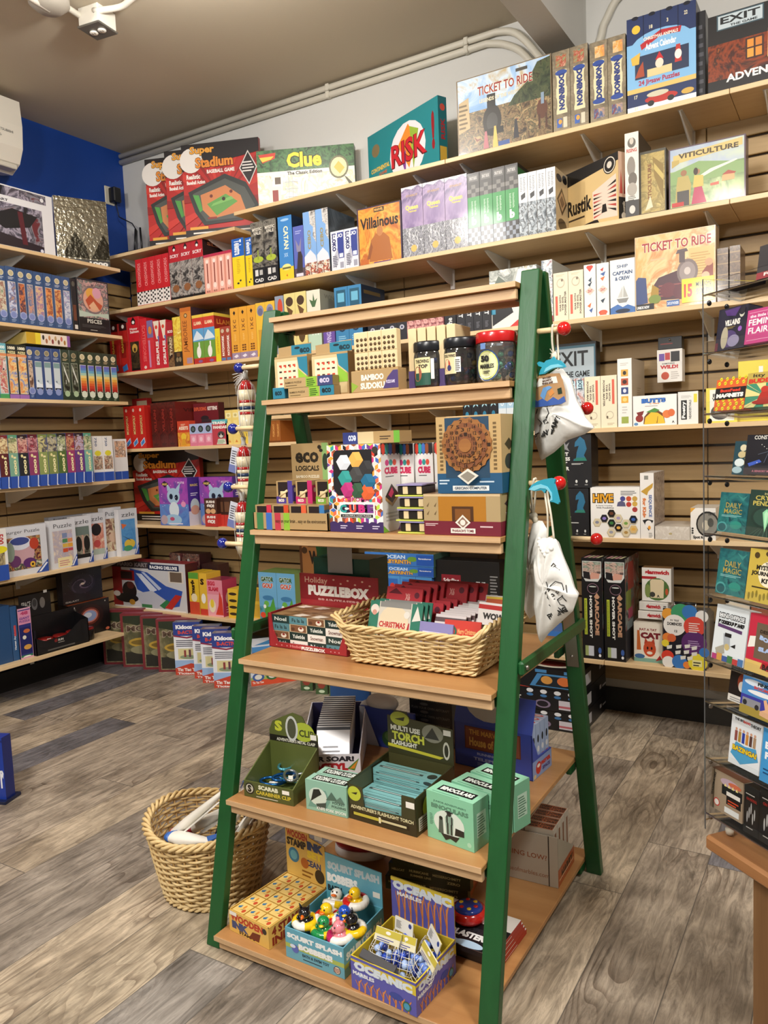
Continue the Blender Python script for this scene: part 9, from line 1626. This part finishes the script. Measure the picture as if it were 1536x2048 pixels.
for k in range(8):mb.ball(cc_.world(*cc_.to2(cc_.pt(1079+4.6*k,1108-6.0*abs(k-5)+0*k)),.0),.0055,CLOTH,8)
mb.obj('cord',t,off)
mb=MB();cd=Cushion([(1060,960),(1124,960),(1124,1010),(1060,1010)],k2.y-.022,-.35,.0);body=[(1060,979),(1066,970),(1078,962),(1092,958),(1104,956),(1113,958),(1111,967),(1115,980),(1118,992),(1121,1004),(1119,1008),(1110,1004),(1102,1003),(1106,994),(1103,985),(1096,978),(1092,986),(1086,980),(1072,982)]
cd.flat(mb,body,DOL,0,.005);cd.flat(mb,[(1061,979),(1070,972),(1084,968),(1098,973),(1107,986),(1108,1000),(1103,1002),(1105,993),(1102,984),(1095,977),(1084,976),(1072,981)],DOLL,.005,.001);mb.obj('dolphin_tag',t,off)
mb=MB()
cc_.lines(mb,[[(1112,1180),(1116,1168),(1124,1160),(1134,1164),(1138,1176),(1136,1190),(1128,1196)],[(1112,1180),(1110,1192),(1116,1198),(1124,1194)],[(1118,1200),(1124,1208),(1120,1214),(1112,1206)],[(1128,1196),(1132,1206),(1138,1208),(1140,1216),(1132,1220),(1128,1212)],[(1136,1190),(1142,1200)],[(1116,1150),(1112,1140),(1120,1130),(1128,1138),(1124,1148),(1116,1150)],[(1115,1130),(1118,1124),(1122,1130)],[(1119,1184),(1123,1186),(1120,1190),(1117,1187),(1119,1184)],[(1127,1178),(1131,1180),(1129,1184),(1126,1182),(1127,1178)],[(1108,1160),(1112,1172),(1106,1184)],[(1140,1168),(1144,1184)]],.0011,INK)
cc_.text(mb,'FISHING',1124,1224,.05,.012,28,INK);mb.obj('printed_drawing',t,off)

# ================================================================ round basket of gliders on the floor
ce=onZ(416,1786,0);Rb0,Rt0,HB_=.138,.182,.205
t=thing('wicker_basket','round pale wicker basket standing on floor left of ladder','basket',ce+Vector((-.014,.034,.009)))
def cpath(q,v):
    a=2*math.pi*q;r=Rb0+(Rt0-Rb0)*(v**.8);c,s_=math.cos(a),math.sin(a);n=Vector((c,s_,0)); return Vector((c*r,s_*r*.92,HB_*v+.012*v*math.cos(2*a))),n
weave('round',cpath,0,HB_,21,.0040,30,t,rim=.011)
MB().lathe([(Rb0*.98,0),(Rb0*.98,-.005)],WK2,n=30,sy=.92).obj('base',t)
bc=t.location.copy()
GLW=plain('glider_white','e6e2d8',.35);GLR=plain('glider_red','b02430',.35);GLB=plain('glider_blue','2f62b0',.35);GBR=plain('glider_brown','8c4a2c',.4)
def glider(p,d,L_,lab,cols,wing=True,rz=0.0):
    d=Vector(d).normalized();q=d.to_track_quat('Z','Y');t=thing('glider_toy',lab,'toy glider',p,0,'gliders in the round basket');t.rotation_mode='QUATERNION';t.rotation_quaternion=q
    MB().lathe([(.006,0),(.016,.008),(.024,.03),(.026,L_*.3),(.018,L_*.6),(.010,L_*.9),(.006,L_)],GLW,n=14,sy=.6).obj('fuselage',t)
    MB().lathe([(.005,-.004),(.017,.006),(.0245,.028)],cols[0],n=14,sy=.64).obj('nose',t)
    mb=MB();pts=[(0,L_*.3),(.042,L_*.22),(.05,L_*.3),(.034,L_*.6),(0,L_*.72),(-.034,L_*.6),(-.05,L_*.3),(-.042,L_*.22)]
    mb.prism([(x,-.012,z_) for x,z_ in pts],(0,-.004,0),GLW)
    for sx in (-1,1):
        mb.prism([(sx*.022,-.0162,L_*.3),(sx*.036,-.0162,L_*.28),(sx*.03,-.0162,L_*.54),(sx*.018,-.0162,L_*.62)],(0,-.0006,0),cols[1])
    mb.obj('wing',t)
    MB().prism([(0,.01,L_*.8),(.03,.012,L_*.97),(0,.012,L_*1.0),(-.03,.012,L_*.97)],(0,.003,0),cols[1]).obj('tail',t)
g_= lambda x,y,zz:bc+Vector((x,y,zz))
glider(g_(-.115,-.05,.135),(.72,.18,.62),.30,'long white glider with red nose leaning out toward ladder leg',(GLR,GLB))
glider(g_(-.085,-.085,.165),(.92,.02,.12),.20,'white blue striped glider lying across front of round basket',(GLB,GLB))
glider(g_(-.10,.01,.13),(.8,.3,.5),.25,'white glider tucked behind the long red nosed one in round basket',(GLR,GLR))
glider(g_(-.02,.05,.11),(.45,.2,.8),.22,'white glider with blue stripes behind ladder leg in basket',(GLB,GLB))
glider(g_(.03,-.045,.12),(.62,.05,.7),.21,'brown nosed white glider right of ladder leg in basket',(GBR,GLR))
glider(g_(.055,.02,.11),(.5,.12,.75),.2,'white glider with red and blue stripes at right rim of basket',(GLB,GLR))
glider(g_(.05,.085,.11),(.4,.2,.85),.2,'white glider with blue wing stripes at back right rim of basket',(GLR,GLB))
glider(g_(.10,-.03,.12),(.45,.1,.8),.17,'short white glider at front right rim of round basket',(GLB,GLB))
# blue standing panel at the left photo edge
pp=onZ(6,1622,0)
t=thing('floor_sign','blue standing board with white letter at left photo edge','sign',Vector((pp.x-.2,pp.y+.02,0)),.35)
h=solZ(1490,pp.x,pp.y)
MB().gbox(.30,.05,h,'14308c',F=[R(0,0,1,1,'1a3a9c'),Tx('r',.965,.36,.05,.28,'eceef4',0,.06),R(0,.93,1,.96,'0f2470')],R=[R(0,0,1,1,'0f2470')]).obj('panel',t)
MB().gbox(.32,.09,.012,'101a3c').obj('foot',t)
# ================================================================ clear acrylic book rack on a wooden cabinet, right edge
ACR=clear('acrylic',(.98,.985,.985),.02,.02,.008,1.12);ACE=clear('acrylic_edge',(.22,.21,.20),.2,.1,.12)
RT0=1.62
r0=_ray(1415,1660);q0=Vector((0,0,HC))+r0*RT0  # bottom left front corner of the rack
AD=math.radians(50.2);dx=Vector((math.sin(AD),-math.cos(AD),0));dn=Vector((-dx.y,dx.x,0))  # along the front to the right; into depth
if dn.dot(_f)<0:dn=-dn
ZB=q0.z;RZ=math.atan2(dx.y,dx.x)
def onrack(px,py,dep):  # pixel on the plane parallel to the rack front, dep behind it
    r=_ray(px,py);o=Vector((0,0,HC)); return o+r*((q0+dn*dep-o).dot(dn)/r.dot(dn))
cabw=1.0
t=thing('wooden_cabinet','wooden cabinet with overhanging orange brown top under acrylic rack','cabinet',q0-Vector((0,0,ZB)),RZ)
OAK=wood('cabinet_wood',['86583a','9c6b42','ac7c4e'],rough=.4,ring=4,axis='X',coat=.2);OAKD=wood('cabinet_side',['6a4a2c','7c5a38','8a6844'],rough=.5,ring=4,axis='Z')
MB().box(.004,cabw,-.012,.42,ZB-.036,ZB-.004,OAK,.006).obj('top',t)
MB().box(.09,cabw-.03,.03,.40,.0,ZB-.036,OAKD,.003).obj('body',t)
rk=thing('acrylic_rack','clear acrylic tiered book rack standing on wooden cabinet at right edge','display rack',q0,RZ)
topz=onrack(1452,545,.0).z
HR=topz-ZB+.0
sid=MB();sid.box(-.008,-.004,0,.32,0.02,HR,ACR);sid.obj('side_panel',rk)
MB().box(-.0075,-.0045,-.001,-.0002,0.0,HR,ACE).obj('side_edge',rk.children[0])
RUB=plain('screw_black','121214',.3)
tiers=[590,709,830,955,1070,1193,1325,1408,1520,1632]
levels=[]
for k,py in enumerate(tiers):
    zt=max(onrack(1424,py,.0).z-ZB,.024);levels.append(zt)
    mb=MB();mb.prism([(.0,-.002,zt),(.0,.085,zt-.012),(.0,.085,zt-.008),(.0,-.002,zt+.004)],(.62,0,0),ACR)  # sloping shelf
    mb.prism([(.0,-.004,zt),(.0,-.001,zt),(.0,-.001,zt+.026),(.0,-.004,zt+.026)],(.62,0,0),ACR)  # lip
    o=mb.obj('shelf',rk);o['label']='clear acrylic shelf with lip'
    mb=MB();mb.tube([(.0,-.004,zt+.002),(.62,-.004,zt+.002)],.0018,ACE,5);mb.obj('shelf_edge',o)
    for y in (.012,.055):
        MB().ball((-.003,y,zt-.010-.14*y),.0055,RUB if k<7 else STEEL,10,(.6,1,1)).obj('screw',o)
MB().box(.0,.62,.09,.32,.012,.016,ACR).obj('base_plate',rk)
for x in (.03,.55):MB().lathe([(.008,0),(.009,.011)],plain('rubber_foot','c8bfae',.5),(x,.03,0),12).obj('foot',rk)
def book(px0,px1,pyt,tier,dep,thick,base,F,lab,side=None,lean=.16,T=(),cat='book',name='boxed_book',up=0.0):
    zt=levels[tier];zb=ZB+zt+.006-.13*max(dep,0)+up
    def xa(px):  # along-front position at this depth and height
        k=(px-768)/FPX;a=M0-M2*k;o=q0+dn*dep+Vector((0,0,zb-q0.z-HC-0));o=Vector((q0.x+dn.x*dep,q0.y+dn.y*dep,zb-HC)); return -(a.dot(o))/a.dot(dx)
    x0,x1=xa(px0),xa(px1);pm=q0+dx*((x0+x1)/2)+dn*dep;h=(solZ(pyt,pm.x,pm.y)-zb)*.96
    o=MB().gbox(x1-x0,thick,h,base,y=thick/2,F=F,L=side or (),T=T).obj(name, None,(pm.x,pm.y,zb+.003),(-lean,0,RZ)); return tag(o,lab,cat)
f=[R(0,0,1,1,'1a1628'),('p',[(.2,.95),(.75,.98),(.6,.78),(.3,.82)],'4a2a6c'),('e',.82,.84,.09,.12,'c8c8b8'),('e',.82,.88,.11,.1,'1a1420'),Tx('VILLAINS',.52,.64,.52,.14,'e8e4da',0,.05),('l',.35,.5,.65,.56,2,'8c7a3a'),('c',.8,.46,.06,'8a5ab0'),('e',.45,.26,.28,.2,'4a3a6a'),('e',.3,.3,.12,.26,'a8a088'),('e',.62,.2,.2,.14,'8a84a0'),R(0,0,.1,.2,'5a1f2a')]
book(1429,1487,612,1,.02,.035,'1a1628',f,'black and purple boxed kit at left of second acrylic shelf',[R(0,0,1,1,'15121f')],T=[R(0,0,1,1,'15121f')])
f=[R(0,0,1,1,'b83a78')]+[R(.05,.9,.95,.91,'e8c0d0'),R(.05,.1,.95,.11,'e8c0d0'),Tx('the little book of',.48,.8,.8,.09,'efdce4',0,.03),Tx('FEMININE',.5,.62,.88,.18,'f4ece8',0,.02),Tx('FLAIR',.32,.38,.5,.18,'f4ece8',0,.02),('c',.75,.4,.13,'3a2a6a'),('l',.66,.34,.85,.46,3,'d0c8e0')]
book(1488,1570,612,1,.005,.035,'b83a78',f,'pink boxed book with white lettering on second acrylic shelf')
pk=[R(0,0,1,1,'d8602a')]+[('c',.1+.2*i+.05*(j%2),.06+.135*j,.062,'e8d42a') for j in range(8) for i in range(5) if not 2<j<6]+[('p',[(.06+.2*i+.05*(j%2),.04+.135*j),(.13+.2*i+.05*(j%2),.08+.135*j),(.14+.2*i+.05*(j%2),.075+.135*j),(.07+.2*i+.05*(j%2),.03+.135*j)],'4a5a1a') for j in range(8) for i in range(5) if not 2<j<6]+[R(0,.35,1,.72,'151314'),Tx('BuzzFeed',.5,.63,.66,.1,'d8402e',0,.05),Tx('MAGNETS',.5,.47,.9,.14,'f0efe8',0,.08)]
book(1427,1487,757,2,.01,.02,'c8502a',pk,'orange magnet box with yellow discs on third acrylic shelf',T=[R(0,0,1,1,'b8401c')])
f=[R(0,0,1,1,'3a8a6c')]
for i in range(20):
    if i%2:q=math.pi*2*i/20;q2=q+math.pi/10;f.append(('p',[(.5,.32),(min(1,max(0,.5+.8*math.cos(q))),min(.68,max(0,.32+.8*math.sin(q)))),(min(1,max(0,.5+.8*math.cos(q2))),min(.68,max(0,.32+.8*math.sin(q2))))],'d9cf8a'))
f+=[R(0,.68,1,1,'b8a24a'),Tx('Itty Bitty',.55,.9,.8,.12,'1c1a14',0,.02),Tx('BUDDHA',.5,.76,.9,.13,'c8301f',0,.06),('p',[(.3,.12),(.7,.12),(.62,.35),(.5,.58),(.38,.35)],'a82a1f'),('e',.5,.5,.1,.09,'b83024'),('e',.5,.14,.3,.07,'9c241a')]
book(1488,1568,742,2,.0,.03,'3a8a6c',f,'green rayed boxed kit with red seated statue on third acrylic shelf',[R(0,0,1,1,'a8281f')])
f=[R(0,0,1,1,'1c4450'),('e',.55,.8,.2,.1,'d8d0b0'),('e',.5,.6,.24,.1,'c8b88a'),('e',.4,.36,.3,.12,'d8e4e4'),('e',.3,.14,.3,.1,'a8c4cc'),Tx('TAROT',.75,.5,.4,.12,'c8b04a',90,.03)]
book(1463,1496,882,3,.03,.02,'1c4450',f,'dark teal boxed kit with pale figures on fourth acrylic shelf')
f=[R(0,0,1,1,'10141f'),R(0,0,1,.17,'3a3438'),Tx('A SENSORY MAGNET SET',.55,.09,.7,.05,'c87a8c',0,.02),Tx('CONSTELLATION',.58,.93,.82,.1,'d8d8d0',0,.03),('p',[(.08,.28),(.34,.38),(.4,.32),(.12,.2)],'3a5ab8')]+[('c',.3+.6*((i*37)%10)/10,.3+.5*((i*53)%10)/10,.012,'e8e8e0') for i in range(12)]+[('p',[(.3,.5),(.8,.66),(.8,.672),(.3,.512)],'5a6478'),('p',[(.45,.3),(.6,.78),(.612,.78),(.462,.3)],'5a6478')]
book(1486,1575,868,3,.01,.02,'10141f',f,'black star map boxed magnet set on fourth acrylic shelf')
dmg=[R(0,0,1,1,art(['12494f','1c5f66','2a7a78','123c48'],24,201)),('p',[(.6,.95),(.8,.8),(.95,.95),(.8,.88)],'3a8a84'),Tx('DAILY',.5,.68,.54,.13,'b8a04a',0,.01),Tx('MAGIC',.5,.53,.62,.12,'b8a04a',0,.01),('l',.12,.39,.85,.45,2,'8ac0c0'),('e',.18,.13,.18,.13,'4a9a98'),('e',.18,.12,.14,.1,'1a565c'),('e',.65,.2,.2,.1,'2a8a7c')]
book(1433,1490,985,4,.01,.025,'12494f',dmg,'upper of two teal gold lettered boxed books, beside crystal kit')
f=[R(0,0,1,1,'1f3c34')]
for i in range(18):q=math.pi*i/17;f.append(('p',[(.5,.3),(min(1,max(0,.5+.7*math.cos(q))),max(0,.3-.5*math.sin(q))),(min(1,max(0,.5+.7*math.cos(q)+.02)),max(0,.3-.5*math.sin(q)))],'4a6a5c'))
f+=[('e',.5,.42,.4,.24,'1a332d'),('e',.5,.42,.33,.2,'28483e'),('p',[(.4,.52),(.5,.6),(.62,.52),(.5,.1)],'8ad0a0'),('p',[(.45,.5),(.5,.56),(.55,.5),(.5,.16)],'b0e4bc'),Tx('MINI',.5,.92,.26,.05,'a8a470',0,.02),Tx('CRYSTAL',.55,.83,.8,.1,'c8b85a',0,.02),Tx('PENDULUM',.55,.71,.9,.1,'c8b85a',0,.02)]
book(1491,1570,980,4,.0,.03,'1f3c34',f,'dark green boxed kit with pale crystal on fifth acrylic shelf')
book(1430,1488,1099,5,.01,.025,'12494f',dmg,'lower of two teal gold lettered boxed books, beside yellow journal kit')
f=[R(0,0,1,1,'c8b04a'),('c',.55,.55,.24,'efe8d0'),Tx('THE',.52,.74,.16,.05,'2a2418',0,.03),Tx('MYSTICAL',.52,.66,.6,.09,'1c1812',0,.05),Tx('JOURNALING',.52,.54,.84,.1,'1c1812',0,.05),Tx('KIT',.52,.42,.26,.09,'1c1812',0,.05),('l',.15,.27,.8,.33,1,'3a3018'),('e',.2,.88,.07,.06,'4a3a1a'),('e',.5,.93,.08,.05,'4a3a1a'),('e',.85,.86,.1,.06,'4a3a1a')]+[('e',.1+.1*i,.1+.03*(i%3),.03,.07,'8a7a2a') for i in range(9)]
book(1489,1565,1100,5,.0,.025,'c8b04a',f,'yellow journaling kit with white circle on sixth acrylic shelf')
f=[R(0,0,1,1,'dce4e8'),Tx('MINI-OFFICE',.5,.82,.8,.11,'16161a',0,.13),Tx('MINI-OFFICE',.5,.82,.76,.08,'eef2f4',0,.03),Tx('PRODIGIOUS PRANKS',.5,.7,.8,.08,'16161a',0,.1),('p',[(.1,.6),(.85,.56),(.85,.62),(.1,.66)],'5a3a6a'),('p',[(.3,.5),(.5,.5),(.55,.25),(.35,.25)],'a8b0b8'),R(.35,.45,.55,.52,'1c1c1e'),('c',.45,.27,.06,'c8b47a'),('p',[(.55,.3),(.7,.36),(.7,.28)],'1c1c1e'),('p',[(.1,.2),(.35,.3),(.4,.15),(.15,.1)],'a8a494')]+[R(.02+.16*i,.0,.18+.16*i,.1+.03*(i%2),c) for i,c in enumerate(['b83a7a','d8a04a','3a5aa0','3a7a44','c23a3a','4a78b0'])]
book(1422,1486,1214,6,.005,.03,'dce4e8',f,'pale desk prank boxed kit on seventh acrylic shelf',up=-.0)
f=[R(0,0,1,1,'c22a44'),R(.2,.25,.95,.86,'6a5a4a'),Tx('DESKTOP',.55,.72,.5,.06,'2a1a14',0,.04),Tx('BOOK',.55,.58,.5,.08,'a8c0e8',-12,.08),Tx('SLAM',.52,.42,.44,.08,'a8c0e8',0,.08),R(0,0,1,.2,'d8b86a'),('p',[(.4,.1),(.95,.06),(.98,.2),(.45,.22)],'a8202a'),Tx('BANG!',.68,.14,.44,.1,'2a0a0a',0,.05),('p',[(.02,.4),(.2,.44),(.2,.62),(.05,.6)],'ecebe4'),('p',[(.8,.62),(1,.72),(1,.85),(.85,.78)],'ecebe4')]
book(1488,1566,1233,6,.0,.03,'c22a44',f,'red boxed slam game kit on seventh acrylic shelf')
f=[R(0,0,1,1,'1a1416'),R(0,.85,1,1,'161c28'),Tx('LEANING',.5,.93,.8,.07,'c8ccd4',0,.03),R(0,.78,1,.85,'c8862a'),('e',.55,.5,.2,.2,'8c3a24'),('e',.55,.4,.14,.12,'d8d0c8'),R(0,0,1,.16,'d8d4cc'),('l',.1,.03,.9,.13,2,'8a8a8a')]
book(1455,1500,1322,7,.04,.03,'1a1416',f,'black boxed kit with orange strip on eighth acrylic shelf')
f=[R(0,0,1,1,'4a8ac8'),R(0,0,1,.22,'a8923a'),R(0,.22,1,.5,'3a3a9c'),('e',.3,.85,.25,.08,'d8e4f0'),Tx('FINGER',.6,.86,.44,.09,'16242c',0,.06),Tx('BOOMBOX',.6,.75,.6,.08,'c84a4a',0,.05),('e',.5,.62,.35,.06,'e8ecf0'),R(.05,.22,.5,.42,'8a8c94'),('c',.12,.3,.07,'2a2a2e'),('c',.42,.26,.07,'2a2a2e'),('p',[(.5,.1),(.8,.06),(.95,.25),(.88,.5),(.82,.48),(.8,.32),(.72,.34),(.62,.54),(.56,.5),(.62,.28),(.5,.2)],'e0b088')]
book(1478,1560,1362,7,.0,.03,'4a8ac8',f,'blue boxed kit with cartoon hand on eighth acrylic shelf')
f=[R(0,0,1,1,'dfe4e8'),Tx('THE BIG',.25,.88,.3,.05,'1a1a1c',0,.05),Tx('BANG',.5,.875,.22,.05,'c8301f',0,.05),Tx('THEORY',.78,.86,.34,.06,'1a1a1c',0,.05),('p',[(.05,.2),(.2,.45),(.5,.42),(.85,.46),(.95,.24),(.6,.12),(.4,.05)],'4a9ac8'),Tx('BAZINGA!',.5,.33,.8,.12,'6a3a14',0,.1),Tx('BAZINGA!',.5,.33,.78,.1,'e8c82a',0,.05)]+[R(.14+.12*i,.46,.23+.12*i,.66,['8c4a44','a8843a','2a3a9c','c8863a','5a3a34','a88a6a'][i]) for i in range(6)]+[('c',.185+.12*i,.69,.028,'c8967a') for i in range(6)]
book(1456,1517,1433,8,.012,.02,'dfe4e8',f,'white boxed kit with yellow burst lettering on ninth acrylic shelf',lean=.12)
f=[R(0,0,1,1,'3f94d0'),Tx('BRAIN',.5,.66,.8,.13,'f0f4f8',0,.06),Tx('FART',.45,.48,.66,.13,'f0f4f8',0,.06),('l',.1,.15,.8,.28,2,'1c4a78')]
book(1518,1580,1462,8,.0,.02,'3f94d0',f,'light blue boxed kit with white lettering on ninth acrylic shelf',lean=.12)
f=[R(0,0,1,1,'9c8a74'),Tx('GHOSTBUSTERS',.08,.62,.6,.06,'2a2420',80,.05),R(.5,.28,.95,.48,'1a1416'),('l',.55,.3,.9,.44,2,'c84a2a'),R(.35,.48,.98,.72,'16161a'),R(.5,.5,.92,.6,'e0dcd4'),('e',.6,.8,.3,.1,'b8a0b0'),('e',.75,.8,.2,.06,'c86a4a'),('c',.2,.2,.1,'c23a34'),('c',.2,.2,.075,'e0dcd4'),R(.45,.06,.9,.2,'d8dcdc')]+[('p',[(.42+.12*i,.7),(.46+.12*i,.78),(.5+.12*i,.7)],'e8d88a') for i in range(4)]
book(1421,1484,1550,9,.02,.04,'9c8a74',f,'tan boxed kit with black device picture on lowest acrylic shelf',lean=.05,T=[R(0,0,1,1,'6a3f2c')])
f=[R(0,0,1,1,'141214'),R(0,.88,1,1,'1c1a1c'),('l',.1,.82,.9,.86,1,'b8b4b0'),Tx('ON PATROL',.5,.73,.7,.06,'8c1f1c',0,.05),R(.1,.2,.9,.66,'1a181a'),('l',.2,.12,.8,.16,1,'b8b4b0')]+[('e',.25+.12*i,.35+.1*(i%3),.04,.12,'a8a8a8') for i in range(5)]
book(1486,1516,1575,9,.0,.04,'141214',f,'left of two black boxed kits with grey figures on lowest acrylic shelf',lean=.05)
book(1517,1560,1585,9,.0,.04,'141214',f,'right of two black boxed kits with grey figures on lowest acrylic shelf',lean=.05)
f=[R(0,0,1,1,'1c1416'),R(0,0,.6,.2,'8c1c24'),Tx('FOR',.4,.12,.4,.1,'e8e0d8',0,.04)]
book(1512,1590,480,0,.01,.02,'1c1416',f,'black boxed kit with red foot on highest acrylic shelf at right edge')
